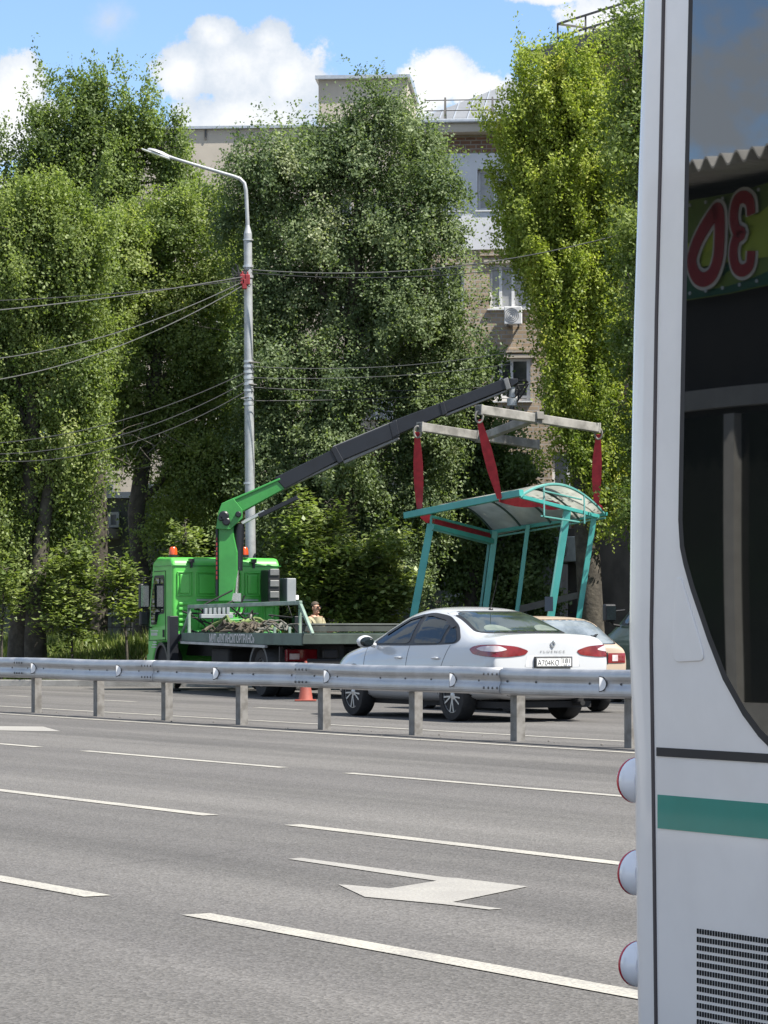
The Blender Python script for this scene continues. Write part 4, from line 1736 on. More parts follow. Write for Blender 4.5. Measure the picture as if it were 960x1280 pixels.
def side_drape(parent, name, pts, m, side, off=0.004, bvh=None, sub=5, maxlen=0.08):
    bm = drape(nb(), bvh or cv, pts, X2 * side * 3, Y2, Z2, -X2 * side, off, maxlen, sub)
    return fin(name, bm, m, parent, smooth=True)


dlo = round_poly([(3.36, 0.955), (2.98, 1.15), (2.55, 1.335), (2.05, 1.395), (1.55, 1.345), (1.18, 1.215), (0.93, 1.045), (1.02, 0.985), (1.5, 0.968), (2.4, 0.955)], 0.3, 3)
g1 = round_poly([(3.20, 0.985), (2.93, 1.13), (2.53, 1.305), (2.27, 1.345), (2.22, 0.985)], 0.15, 3)
g2 = round_poly([(2.11, 0.985), (2.15, 1.35), (1.98, 1.36), (1.56, 1.315), (1.40, 1.25), (1.40, 0.99)], 0.15, 3)
g3 = round_poly([(1.33, 0.995), (1.33, 1.225), (1.16, 1.15), (1.02, 1.04), (1.06, 1.0)], 0.2, 3)
for s in (-1, 1):
    wn = side_drape(car, 'side_window', dlo, M_BLACKP, s, 0.004)
    for g in (g1, g2, g3):
        side_drape(wn, 'pane', g, M_CARGL, s, 0.009)
    # wind deflectors above the side glass
    for pts in ([(3.02, 1.12), (2.55, 1.325), (2.24, 1.372), (2.24, 1.335), (2.52, 1.29), (2.96, 1.09)], [(2.13, 1.372), (1.98, 1.385), (1.55, 1.335), (1.24, 1.215), (1.28, 1.185), (1.56, 1.29), (1.98, 1.345), (2.13, 1.34)]):
        side_drape(wn, 'wind_deflector', pts, M_BLACKP, s, 0.022)
    # shut lines
    bm = nb()
    for pts in ([(2.185, 0.96), (2.195, 0.96), (2.205, 0.30), (2.195, 0.30)], [(3.40, 0.92), (3.41, 0.92), (3.38, 0.5), (3.45, 0.30), (3.44, 0.30), (3.37, 0.5)], [(1.12, 0.97), (1.13, 0.97), (1.30, 0.62), (1.45, 0.30), (1.44, 0.30), (1.29, 0.62)]):
        drape(bm, cv, pts, X2 * s * 3, Y2, Z2, -X2 * s, 0.0015, 0.08, 5)
    fin('shut_lines', bm, M_UNDER, car)
    for y in (2.42, 1.42):
        bm = nb()
        hit = cv.ray_cast(Vector((s * 3, y, 0.80)), -X2 * s)[0]
        tube(bm, [Vector((hit.x - s * 0.01, y - 0.10, 0.80)), Vector((hit.x + s * 0.028, y - 0.07, 0.80)), Vector((hit.x + s * 0.03, y + 0.05, 0.80)), Vector((hit.x - s * 0.01, y + 0.09, 0.80))], 0.013, 8)
        fin('door_handle', bm, M_CARW, car, smooth=True)
    # sill moulding
    side_drape(car, 'sill_moulding', [(3.30, 0.36), (3.28, 0.47), (2.25, 0.47), (2.25, 0.36)], M_BLACKP, s, 0.010)
    side_drape(car, 'sill_moulding', [(2.15, 0.36), (2.15, 0.47), (1.42, 0.46), (1.45, 0.36)], M_BLACKP, s, 0.010)
    # wheel arches
    for y in (0.99, 3.69):
        pts = [(y + math.cos(a) * 0.375, 0.33 + math.sin(a) * 0.375) for a in np.linspace(math.radians(-18), math.radians(198), 24)]
        side_drape(car, 'wheel_arch', pts, M_UNDER, s, 0.003)
    # mirror
    bm = nb()
    bmesh.ops.create_icosphere(bm, subdivisions=3, radius=1.0, matrix=Matrix.Translation((s * 1.0, 3.12, 1.005)) @ Matrix.Diagonal((0.125, 0.075, 0.085, 1)))
    tube(bm, [(s * 0.84, 3.14, 0.955), (s * 0.95, 3.13, 0.98)], 0.035, 8)
    mo = fin('mirror', bm, M_CARW, car, smooth=True)
    bm = nb()
    bmesh.ops.create_icosphere(bm, subdivisions=3, radius=1.0, matrix=Matrix.Translation((s * 1.0, 3.065, 1.003)) @ Matrix.Diagonal((0.105, 0.028, 0.068, 1)))
    fin('mirror_glass', bm, M_CARGL, mo, smooth=True)
    for y in (0.99, 3.69):
        wheel(car, s * 0.90, y, 0.325, 0.21, s)
# rear window
rw = round_poly([(-0.665, 1.118), (0.665, 1.118), (0.53, 1.405), (-0.53, 1.405)], 0.12, 4)
O = Vector((0, -2, 0))
bm = drape(nb(), cv, rw, O, X2, Z2, Y2, 0.012, 0.05, 6)
rwo = fin('rear_window', bm, M_BLACKP, car, smooth=True)
bm = drape(nb(), cv, [(x * 0.955, 1.26 + (z - 1.26) * 0.92) for x, z in rw], O, X2, Z2, Y2, 0.017, 0.05, 6)
fin('pane', bm, M_REARGL, rwo, smooth=True)
# head restraints seen through the pane as pale humps
for x in (-0.36, 0.36):
    bm = drape(nb(), cv, [(x + math.cos(a) * 0.17, 1.155 + math.sin(a) * 0.075) for a in np.linspace(0, math.pi, 14)], O, X2, Z2, Y2, 0.020, 0.05, 5)
    fin('head_restraint', bm, mat('pale_seat_cloth', (0.17, 0.20, 0.17), 0.3, col2=(0.10, 0.13, 0.11), nscale=6), rwo, smooth=True)
# windscreen
ws = round_poly([(-0.70, 1.00), (0.70, 1.00), (0.55, 1.375), (-0.55, 1.375)], 0.1, 4)
bm = drape(nb(), cv, ws, Vector((0, 7, 0)), X2, Z2, -Y2, 0.005, 0.1, 5)
fin('windscreen', bm, M_CARGL, car, smooth=True)
# tail lamps wrap round the rear quarters
for s in (-1, 1):
    D = Vector((-s * 0.60, 0.80, 0)).normalized()
    U = Vector((s * 0.80, 0.60, 0)).normalized()
    O2 = Vector((s * 0.70, 0.16, 0)) - D * 2
    out = round_poly([(-0.38, 0.90), (-0.24, 0.955), (0.0, 0.98), (0.24, 0.975), (0.34, 0.955), (0.40, 0.92), (0.34, 0.855), (0.14, 0.825), (-0.12, 0.82), (-0.33, 0.845)], 0.3, 3)
    bm = drape(nb(), cv, out, O2, U, Z2, D, 0.010, 0.06, 5)
    tl = fin('tail_lamp', bm, M_TAILR, car, smooth=True)
    inn = round_poly([(-0.14, 0.915), (-0.02, 0.968), (0.22, 0.955), (0.30, 0.925), (0.20, 0.895), (-0.02, 0.888)], 0.3, 3)
    bm = drape(nb(), cv, inn, O2, U, Z2, D, 0.014, 0.06, 5)
    fin('clear_lens', bm, M_TAILC, tl, smooth=True)
# boot lid: shut line, plate recess, plate, emblem, lettering, antenna, bumper insert
bm = nb()
for pts in ([(-0.60, 1.052), (0.60, 1.052), (0.60, 1.046), (-0.60, 1.046)], [(-0.365, 0.83), (-0.36, 0.83), (-0.40, 0.70), (-0.405, 0.70)], [(0.365, 0.83), (0.36, 0.83), (0.40, 0.70), (0.405, 0.70)], [(-0.52, 0.66), (0.52, 0.66), (0.52, 0.652), (-0.52, 0.652)]):
    drape(bm, cv, pts, O, X2, Z2, Y2, 0.0015, 0.08, 5)
fin('shut_lines', bm, M_UNDER, car)
bm = drape(nb(), cv, round_poly([(-0.40, 0.695), (0.40, 0.695), (0.375, 0.845), (-0.375, 0.845)], 0.08, 3), O, X2, Z2, Y2, 0.002, 0.08, 5)
fin('plate_recess', bm, mat('pale_grey_recess', (0.60, 0.61, 0.63), 0.35), car, smooth=True)  # plate recess in its own even pale grey
y_pl = cv.ray_cast(Vector((0, -2, 0.76)), Y2)[0].y - 0.035


def number_plate(parent, x, y, z, main, small, region, scale=1.0):
    bm = nb()
    box(bm, x - 0.272, x + 0.272, y, y + 0.03, z - 0.069, z + 0.069)
    po = fin('number_plate', bm, M_BLACKP, parent)
    box_ = nb()
    box(box_, x - 0.259, x + 0.259, y - 0.004, y - 0.0005, z - 0.056, z + 0.056)
    fin('plate_face', box_, M_PLATE, po)
    Mx = lambda cx, cz: axes((x + cx, y - 0.0065, z + cz), (1, 0, 0), (0, 0, 1))
    bm = nb()
    text_bm(bm, main, Mx(-0.085, -0.006), 0.315, 0.072, 0.001, 0.0)
    text_bm(bm, region, Mx(0.182, 0.014), 0.105, 0.056, 0.001, 0.0)
    text_bm(bm, 'RUS', Mx(0.165, -0.036), 0.05, 0.020, 0.001, 0.012)
    box(bm, x + 0.112, x + 0.116, y - 0.0065, y - 0.0045, z - 0.055, z + 0.055)
    for (a, b, c, d) in ((-0.257, 0.257, 0.050, 0.054), (-0.257, 0.257, -0.054, -0.050), (-0.257, -0.253, -0.05, 0.05), (0.253, 0.257, -0.05, 0.05)):
        box(bm, x + a, x + b, y - 0.0062, y - 0.0045, z + c, z + d)
    fin('plate_characters', bm, M_INK, po)
    bm = nb()
    for i, c in enumerate(((0.75, 0.75, 0.75),)):
        box(bm, x + 0.205, x + 0.232, y - 0.0066, y - 0.0045, z - 0.040, z - 0.034)
    fin('plate_flag', bm, mat('flag_blue', (0.05, 0.1, 0.4), 0.5), po)
    return po


number_plate(car, 0.0, y_pl, 0.757, 'А704КО', '', '181')
ye = cv.ray_cast(Vector((0, -2, 0.985)), Y2)[0].y
bm = nb()
dm = [(0, 0.046), (0.032, 0.0), (0, -0.046), (-0.032, 0.0)]
for k in range(4):
    a, b = dm[k], dm[(k + 1) % 4]
    for gap in ((0, 0.82),):
        p0 = Vector((a[0], ye - 0.012, 0.985 + a[1]))
        p1 = Vector((b[0], ye - 0.012, 0.985 + b[1]))
        beam(bm, p0.lerp(p1, 0.02), p0.lerp(p1, 0.9), 0.014, 0.012, up=(0, 1, 0))
fin('emblem', bm, M_CHROME, car, bevel=0.003)
yt = cv.ray_cast(Vector((0, -2, 0.885)), Y2)[0].y
bm = text_bm(nb(), 'F L U E N C E', axes((0, yt - 0.006, 0.888), (1, 0, 0), (0, 0, 1)), 0.36, 0.028, 0.004, 0.0)
fin('boot_lettering', bm, mat('grey_badge', (0.22, 0.22, 0.23), 0.4, 0.4), car)
bm = drape(nb(), cv, round_poly([(-0.62, 0.33), (0.62, 0.33), (0.66, 0.45), (-0.66, 0.45)], 0.1, 3), O, X2, Z2, Y2, 0.006, 0.08, 5)
fin('bumper_insert', bm, M_BLACKP, car, smooth=True)
zr = cv.ray_cast(Vector((0, 1.52, 4)), -Z2)[0].z
bm = nb()
lathe(bm, [(0.03, -0.01), (0.03, 0.01), (0.014, 0.03), (0.008, 0.045)], 12, Matrix.Translation((0, 1.52, zr)))
tube(bm, [(0, 1.52, zr + 0.03), (0, 1.42, zr + 0.24), (0, 1.33, zr + 0.45)], [0.006, 0.005, 0.003], 6)
fin('aerial', bm, M_BLACKP, car)
bm = nb()
box(bm, -0.7, 0.7, 0.2, 4.3, 0.18, 0.26)
for y in (0.99, 3.69):
    tube(bm, [(-0.78, y, 0.31), (0.78, y, 0.31)], 0.05, 8)
tube(bm, [(0.45, 0.0, 0.24), (0.45, 0.5, 0.24), (0.40, 0.9, 0.24)], 0.035, 10)
fin('underbody', bm, M_UNDER, car)
car.scale = (SCL, SCL, SCL)

# ---- beige hatchback, next lane
h0 = Vector((2.87, 41.3, 0))
YAWH = R_(29)
hb = thing('parked_car', 'beige boxy hatchback half hidden between the white saloon and the bus', 'car', h0, YAWH)
rows_h = [
    (0.03, sec(0.38, 0.66, 0.72, 0.71, 0.84, 0.67, 0.93, 0.95)),
    (0.07, sec(0.30, 0.74, 0.80, 0.78, 0.88, 0.70, 0.955, 0.975)),
    (0.22, sec(0.26, 0.79, 0.82, 0.80, 0.90, 0.695, 1.03, 1.05)),
    (0.50, sec(0.24, 0.80, 0.825, 0.80, 0.90, 0.62, 1.27, 1.30)),
    (0.68, sec(0.24, 0.80, 0.825, 0.80, 0.90, 0.59, 1.36, 1.385)),
    (1.40, sec(0.24, 0.80, 0.825, 0.80, 0.90, 0.57, 1.385, 1.41)),
    (2.05, sec(0.24, 0.80, 0.825, 0.80, 0.89, 0.57, 1.345, 1.375)),
    (2.70, sec(0.24, 0.80, 0.82, 0.79, 0.88, 0.66, 0.95, 0.98)),
    (3.40, sec(0.24, 0.77, 0.80, 0.76, 0.83, 0.66, 0.86, 0.88)),
    (3.90, sec(0.26, 0.70, 0.74, 0.70, 0.74, 0.60, 0.76, 0.78)),
    (4.0, sec(0.32, 0.62, 0.66, 0.62, 0.69, 0.54, 0.71, 0.72)),
]
hbm, hv = baked(car_cage(rows_h), 3)
fin('body', hbm, M_BEIGE, hb, smooth=True, angle=60)
rw = round_poly([(-0.64, 1.00), (0.64, 1.00), (0.525, 1.335), (-0.525, 1.335)], 0.08, 3)
bm = drape(nb(), hv, [(x * 1.05, 1.17 + (z - 1.17) * 1.08) for x, z in rw], O, X2, Z2, Y2, 0.004, 0.08, 5)
o = fin('rear_window', bm, M_BLACKP, hb, smooth=True)
bm = drape(nb(), hv, rw, O, X2, Z2, Y2, 0.008, 0.08, 5)
fin('pane', bm, mat('hatch_glass', (0.20, 0.23, 0.25), 0.05, col2=(0.08, 0.10, 0.11), nscale=2.5, ior=1.9), o, smooth=True)
bm = nb()
a = hv.ray_cast(Vector((0.05, -2, 1.02)), Y2)[0] + Vector((0, -0.03, 0))
b = hv.ray_cast(Vector((0.30, -2, 1.11)), Y2)[0] + Vector((0, -0.03, 0))
beam(bm, a, b, 0.022, 0.02)
b2 = hv.ray_cast(Vector((0.16, -2, 1.05)), Y2)[0] + Vector((0, -0.035, 0))
c2 = hv.ray_cast(Vector((0.40, -2, 1.13)), Y2)[0] + Vector((0, -0.035, 0))
beam(bm, b2, c2, 0.04, 0.014)
fin('rear_wiper', bm, M_BLACKP, hb)
for s in (-1, 1):
    bm = drape(nb(), hv, [(s * 0.43, 0.72), (s * 0.74, 0.72), (s * 0.74, 0.86), (s * 0.43, 0.86)], O, X2, Z2, Y2, 0.010, 0.08, 5)
    tl = fin('tail_lamp', bm, M_TAILR, hb, smooth=True)
    bm = drape(nb(), hv, [(s * 0.50, 0.745), (s * 0.60, 0.745), (s * 0.60, 0.835), (s * 0.50, 0.835)], O, X2, Z2, Y2, 0.014, 0.08, 5)
    fin('clear_lens', bm, M_TAILC, tl, smooth=True)
    bm = drape(nb(), hv, round_poly([(2.62, 0.93), (2.02, 1.32), (0.75, 1.34), (0.50, 1.02), (0.55, 0.94)], 0.08, 3), X2 * s * 3, Y2, Z2, -X2 * s, 0.004, 0.08, 5)
    so = fin('side_window', bm, M_BLACKP, hb, smooth=True)
    for g in ([(2.50, 0.96), (1.98, 1.29), (1.55, 1.30), (1.55, 0.96)], [(1.46, 0.96), (1.46, 1.30), (0.80, 1.305), (0.60, 1.03), (0.62, 0.97)]):
        bm = drape(nb(), hv, g, X2 * s * 3, Y2, Z2, -X2 * s, 0.008, 0.08, 5)
        fin('pane', bm, M_CARGL, so, smooth=True)
    for y in (0.78, 3.24):
        wheel(hb, s * 0.815, y, 0.28, 0.17, s, 'disc')
        pts = [(y + math.cos(a) * 0.33, 0.28 + math.sin(a) * 0.33) for a in np.linspace(math.radians(-10), math.radians(190), 20)]
        side_drape(hb, 'wheel_arch', pts, M_UNDER, s, 0.003, hv)
y_h = hv.ray_cast(Vector((0, -2, 0.78)), Y2)[0].y - 0.032
number_plate(hb, 0.0, y_h, 0.785, 'М315ТР', '', '181')
bm = drape(nb(), hv, [(-0.43, 0.70), (0.43, 0.70), (0.43, 0.87), (-0.43, 0.87)], O, X2, Z2, Y2, 0.003, 0.08, 5)
fin('plate_recess', bm, M_BLACKP, hb, smooth=True)
bm = nb()
tube(bm, [(-0.80, 0.30, 0.50), (-0.79, 0.0, 0.50), (-0.70, -0.05, 0.50), (0.70, -0.05, 0.50), (0.79, 0.0, 0.50), (0.80, 0.30, 0.50)], 0.075, 10)
fin('bumper', bm, M_BLACKP, hb, smooth=True)
bm = nb()
box(bm, -0.65, 0.65, 0.2, 3.8, 0.19, 0.26)
fin('underbody', bm, M_UNDER, hb)
bm = drape(nb(), hv, [(-0.56, 0.93), (0.56, 0.93), (0.45, 1.33), (-0.45, 1.33)], Vector((0, 7, 0)), X2, Z2, -Y2, 0.005, 0.1, 5)
fin('windscreen', bm, M_CARGL, hb, smooth=True)

# ---- dark green van, mostly behind the bus
YAWV = R_(30)
v0 = P(771, HV + H * F / 47.5, 47.5)
v0.z = 0
hv_ = Vector((-math.sin(YAWV), math.cos(YAWV), 0))
rv_ = Vector((math.cos(YAWV), math.sin(YAWV), 0))
van0 = v0 + rv_ * 0.92 - hv_ * 3.55
van = thing('parked_van', 'dark green van whose windscreen pillar and mirror just show beside the bus', 'van', van0, YAWV)


def vsec(w, zb, zbelt, wu, zt):
    return [(0, zb), (w * 0.85, zb), (w, zb + 0.15), (w, zb + (zbelt - zb) * 0.55), (w * 0.985, zbelt), (wu, zt - 0.12), (wu * 0.72, zt), (0, zt + 0.03)]


rows_v = [(0.0, vsec(0.80, 0.42, 1.2, 0.72, 1.95)), (0.12, vsec(0.92, 0.32, 1.25, 0.82, 2.05)), (1.2, vsec(0.93, 0.30, 1.25, 0.83, 2.12)), (2.6, vsec(0.93, 0.30, 1.25, 0.82, 2.10)), (3.0, vsec(0.93, 0.30, 1.25, 0.80, 2.0)),
          (3.62, vsec(0.92, 0.30, 1.22, 0.83, 1.40)), (4.1, vsec(0.88, 0.31, 1.05, 0.78, 1.16)), (4.45, vsec(0.80, 0.34, 0.90, 0.66, 0.98)), (4.55, vsec(0.66, 0.42, 0.80, 0.55, 0.86))]
vbm, vv = baked(car_cage(rows_v), 3)
fin('body', vbm, M_DKGREEN, van, smooth=True, angle=60)
for s in (-1, 1):
    bm = drape(nb(), vv, round_poly([(3.52, 1.27), (3.05, 1.85), (2.35, 1.88), (2.35, 1.27)], 0.1, 3), X2 * s * 3, Y2, Z2, -X2 * s, 0.004, 0.1, 5)
    o = fin('side_window', bm, M_BLACKP, van, smooth=True)
    bm = drape(nb(), vv, round_poly([(3.40, 1.30), (3.02, 1.79), (2.40, 1.83), (2.40, 1.30)], 0.1, 3), X2 * s * 3, Y2, Z2, -X2 * s, 0.008, 0.1, 5)
    fin('pane', bm, M_REARGL, o, smooth=True)
    bm = nb()
    box(bm, s * 1.12 - 0.11, s * 1.12 + 0.11, 3.42, 3.53, 1.33, 1.62)
    mo = fin('mirror', bm, M_BLACKP, van, bevel=0.03)
    bm = nb()
    tube(bm, [(s * 0.90, 3.5, 1.26), (s * 1.03, 3.5, 1.28), (s * 1.10, 3.49, 1.35)], 0.022, 8)
    tube(bm, [(s * 0.86, 3.4, 1.52), (s * 1.02, 3.48, 1.50)], 0.016, 8)
    fin('mirror_arm', bm, M_BLACKP, mo)
    bm = nb()
    box(bm, s * 1.12 - 0.09, s * 1.12 + 0.09, 3.412, 3.4175, 1.36, 1.59)
    fin('mirror_glass', bm, M_CARGL, mo)
    for y in (0.85, 3.75):
        wheel(van, s * 0.93, y, 0.33, 0.2, s, 'disc')
        pts = [(y + math.cos(a) * 0.39, 0.33 + math.sin(a) * 0.39) for a in np.linspace(math.radians(-10), math.radians(190), 20)]
        side_drape(van, 'wheel_arch', pts, M_UNDER, s, 0.003, vv)
bm = drape(nb(), vv, round_poly([(-0.80, 1.36), (0.80, 1.36), (0.72, 1.90), (-0.72, 1.90)], 0.08, 3), Vector((0, 8, 0)), X2, Z2, -Y2, 0.005, 0.1, 5)
fin('windscreen', bm, M_CARGL, van, smooth=True)
bm = drape(nb(), vv, round_poly([(-0.70, 1.28), (0.70, 1.28), (0.66, 1.85), (-0.66, 1.85)], 0.08, 3), O, X2, Z2, Y2, 0.005, 0.1, 5)
fin('rear_window', bm, M_CARGL, van, smooth=True)
for s in (-1, 1):
    bm = drape(nb(), vv, [(s * 0.72, 0.85), (s * 0.86, 0.85), (s * 0.85, 1.25), (s * 0.72, 1.25)], O, X2, Z2, Y2, 0.008, 0.1, 5)
    fin('tail_lamp', bm, M_TAILR, van, smooth=True)
# ------------------------------------------------------------------ green crane truck
M_GREEN = mat('bright_green_paint', (0.10, 0.50, 0.08), 0.42, col2=(0.09, 0.44, 0.07), nscale=2.2, coat=0.25)
M_GREEND = mat('crane_green_paint', (0.045, 0.27, 0.055), 0.4, col2=(0.035, 0.22, 0.045), nscale=2.0, coat=0.2)
M_DECK = mat('deck_green_grey', (0.075, 0.125, 0.10), 0.55, col2=(0.05, 0.085, 0.07), nscale=2.5)
M_DECKL = mat('worn_green_grey_rail', (0.26, 0.34, 0.28), 0.5, col2=(0.14, 0.21, 0.17), nscale=4.0)
M_SILLST = mat('bare_steel_edge', (0.42, 0.43, 0.43), 0.5, 0.3, col2=(0.30, 0.31, 0.31), nscale=3)
M_BOOM = mat('black_boom_paint', (0.012, 0.014, 0.020), 0.42, col2=(0.009, 0.010, 0.014), nscale=2.0)
M_BOOML = mat('grey_boom_edge', (0.20, 0.20, 0.20), 0.4, 0.3)
M_BEACON = mat('orange_beacon', (0.72, 0.09, 0.02), 0.2, col2=(0.6, 0.07, 0.015), nscale=5, coat=0.5)
M_GREYBOX = mat('grey_equipment_box', (0.30, 0.32, 0.34), 0.5, col2=(0.24, 0.26, 0.28), nscale=3)
M_LETT = mat('pale_lettering', (0.66, 0.64, 0.64), 0.6)
M_ROD = mat('hydraulic_rod', (0.62, 0.61, 0.58), 0.2, 0.9)
M_STRAPY = mat('yellow_green_webbing', (0.17, 0.22, 0.07), 0.8, col2=(0.08, 0.12, 0.035), nscale=9)
M_STRAPB = mat('dirty_webbing', (0.11, 0.09, 0.065), 0.85, col2=(0.04, 0.034, 0.026), nscale=9)
M_STRAPW = mat('pale_webbing', (0.20, 0.195, 0.17), 0.85, col2=(0.08, 0.076, 0.066), nscale=9)

YAWT = R_(21.0)
hT = Vector((-math.sin(YAWT), math.cos(YAWT), 0))
rT = Vector((math.cos(YAWT), math.sin(YAWT), 0))
tr0 = Vector((-4.16, 56.5, 0)) + rT * 1.12
truck = thing('crane_truck', 'bright green flatbed recovery truck with a loader crane lifting the bus shelter', 'truck', tr0, YAWT)
MT = MW[truck.name]
MTi = MT.inverted()


def tl(u, v, Y):                        # photo point at a distance, in the truck's own frame
    return MTi @ P(u, v, Y)


def tz(v, y):                           # height for a photo row at the truck's station y (near side)
    Y = (MT @ Vector((-1.0, y, 0))).y
    return H - (v - HV) / F * Y


# cab shell: side outline swept across, corners bevelled
zr_ = tz(697, 0.2)
prof = [(0.0, 0.92), (0.0, zr_ - 0.12), (0.12, zr_), (1.05, zr_ + 0.03), (1.35, zr_ - 0.06), (1.62, 1.60), (1.70, 1.05), (1.70, 0.42), (1.36, 0.40), (1.30, 0.62), (1.08, 0.92), (0.42, 0.95), (0.28, 0.92)]
bm = nb()
prism(bm, [Vector((-1.12, y, z)) for y, z in prof], (2.24, 0, 0))
cabo = fin('cab', bm, M_GREEN, truck, bevel=0.07, seg=3)
# rear wall: pressed panels, louvres and seams
bm = nb()
ztop = zr_ - 0.28
cols = [(-1.02, -0.70), (-0.62, -0.18), (-0.10, 0.30), (0.38, 0.70), (0.76, 1.02)]


def frame_panel(bm, x0, x1, z0, z1, w=0.024, d=0.034):
    box(bm, x0, x1, -d, 0.01, z1 - w, z1)
    box(bm, x0, x1, -d, 0.01, z0, z0 + w)
    box(bm, x0, x0 + w, -d, 0.01, z0 + w, z1 - w)
    box(bm, x1 - w, x1, -d, 0.01, z0 + w, z1 - w)
    box(bm, x0 + 0.06, x1 - 0.06, -d * 0.8, 0.01, z0 + 0.05, z1 - 0.05)


for x0, x1 in cols:
    frame_panel(bm, x0, x1, 1.86, ztop)
for k in range(5):
    z = 1.74 - k * 0.105
    for x0, x1 in (cols[0],):
        box(bm, x0 + 0.03, x1 - 0.03, -0.05, 0.01, z - 0.055, z)
for x0, x1 in cols[1:]:
    frame_panel(bm, x0, x1, 1.18, 1.70)
fin('rear_panel', bm, M_GREEN, cabo, bevel=0.012)
bm = nb()
box(bm, -0.62, 0.66, -0.035, 0.01, 1.76, 1.80)
box(bm, -0.62, 0.66, -0.035, 0.01, 1.50, 1.535)
fin('grab_rail', bm, M_SILLST, cabo, bevel=0.008)
bm = nb()
for x in (-0.73, 0.56):
    box(bm, x - 0.05, x + 0.05, -0.07, 0.03, zr_ - 0.10, zr_ - 0.02)
    box(bm, x - 0.02, x + 0.02, -0.05, 0.01, zr_ - 0.2, zr_ - 0.1)
fin('roof_hook', bm, M_BLACKP, cabo)
bm = nb()
box(bm, -1.135, 1.135, -0.02, 1.2, zr_ - 0.165, zr_ - 0.15)
fin('roof_joint', bm, M_GREEND, cabo)
for s in (-1, 1):
    # door: window, seams, handle, lettering block
    bm = nb()
    x = s * 1.123
    pts = [(0.50, 1.52), (0.50, 2.28), (1.20, 2.28), (1.46, 1.62), (1.42, 1.30), (1.05, 1.30), (0.92, 1.50)]
    prism(bm, [Vector((x, y, z)) for y, z in round_poly(pts, 0.12, 3)], (s * 0.006, 0, 0))
    wo_ = fin('door_window', bm, M_BLACKP, cabo)
    bm = nb()
    prism(bm, [Vector((x + s * 0.0065, 0.96 + (y - 0.96) * 0.90, 1.78 + (z - 1.78) * 0.9)) for y, z in round_poly(pts, 0.12, 3)], (s * 0.005, 0, 0))
    fin('pane', bm, M_CARGL, wo_)
    bm = nb()
    for a, b in (((0.42, 2.36), (0.42, 1.0)), ((1.52, 1.6), (1.58, 0.98)), ((0.42, 2.36), (1.22, 2.36)), ((0.42, 1.0), (1.58, 0.98))):
        beam(bm, (x + s * 0.001, *a), (x + s * 0.001, *b), 0.012, 0.01, up=(s, 0, 0))
    box(bm, min(x, x + s * 0.006), max(x, x + s * 0.006), 0.50, 0.62, 1.05, 1.20)
    fin('door_seam', bm, M_UNDER, cabo)
    bm = nb()
    box(bm, x - 0.004, x + 0.004, 0.95, 1.45, 1.165, 1.185)
    for k in range(5):
        box(bm, x - 0.004, x + 0.004, 1.0 + k * 0.09, 1.06 + k * 0.09, 1.08, 1.14)
    for k in range(3):
        box(bm, x - 0.004, x + 0.004, 1.05, 1.40 - k * 0.06, 0.84 + k * 0.05, 0.86 + k * 0.05)
    fin('door_lettering', bm, M_LETT, cabo)
    bm = nb()
    box(bm, s * 1.30 - 0.10, s * 1.30 + 0.10, 1.28, 1.42, 1.62, 2.12)
    box(bm, s * 1.30 - 0.09, s * 1.30 + 0.09, 1.29, 1.41, 1.28, 1.56)
    mo = fin('mirror', bm, M_BLACKP, truck, bevel=0.03)
    bm = nb()
    tube(bm, [(s * 1.1, 1.34, 2.26), (s * 1.30, 1.35, 2.24), (s * 1.32, 1.35, 1.28), (s * 1.12, 1.42, 1.24)], 0.016, 8)
    fin('mirror_arm', bm, M_BLACKP, mo)
    bm = nb()
    box(bm, s * 1.30 - 0.08, s * 1.30 + 0.08, 1.272, 1.2775, 1.66, 2.08)
    fin('mirror_glass', bm, M_CHROME, mo)
    # arch over the front wheel and step
    bm = nb()
    arc = [(0.68 + math.cos(a) * 0.50, 0.45 + math.sin(a) * 0.50) for a in np.linspace(0.05, math.pi - 0.05, 16)]
    arc2 = [(0.68 + math.cos(a) * 0.44, 0.45 + math.sin(a) * 0.44) for a in np.linspace(math.pi - 0.05, 0.05, 16)]
    prism(bm, [Vector((s * 1.10, y, z)) for y, z in arc + arc2], (s * 0.045, 0, 0))
    fin('wheel_arch', bm, M_BLACKP, truck)
    bm = nb()
    prism(bm, [Vector((s * 1.0, y, z)) for y, z in [(1.14, 0.45)] + arc], (s * 0.09, 0, 0))
    fin('arch_liner', bm, M_UNDER, truck)
# windscreen, bumper, headlamps (front is turned away)
bm = nb()
prism(bm, [Vector((-1.0, 1.40, zr_ - 0.22)), Vector((1.0, 1.40, zr_ - 0.22)), Vector((1.02, 1.64, 1.62)), Vector((-1.02, 1.64, 1.62))], (0, 0.03, 0.01))
fin('windscreen', bm, M_CARGL, cabo)
bm = nb()
box(bm, -1.1, 1.1, 1.66, 1.86, 0.36, 0.72)
fin('bumper', bm, M_GREEN, truck, bevel=0.05)
for s in (-1, 1):
    bm = nb()
    box(bm, s * 0.85 - 0.16, s * 0.85 + 0.16, 1.72, 1.78, 0.76, 0.94)
    fin('headlight', bm, M_REFL, truck, bevel=0.02)
# orange beacons
for x in (-0.93, 0.42):
    bm = lathe(nb(), [(0.09, 0.0), (0.09, 0.05)], 16, Matrix.Translation((x, 0.55 if x < 0 else 0.15, zr_ + 0.015)))
    o = fin('beacon', bm, M_BLACKP, cabo)
    bm = lathe(nb(), [(0.085, 0.052), (0.085, 0.09), (0.075, 0.17), (0.05, 0.205), (0.0, 0.21)], 18, Matrix.Translation((x, 0.55 if x < 0 else 0.15, zr_ + 0.015)))
    fin('beacon_lens', bm, M_BEACON, o, smooth=True)

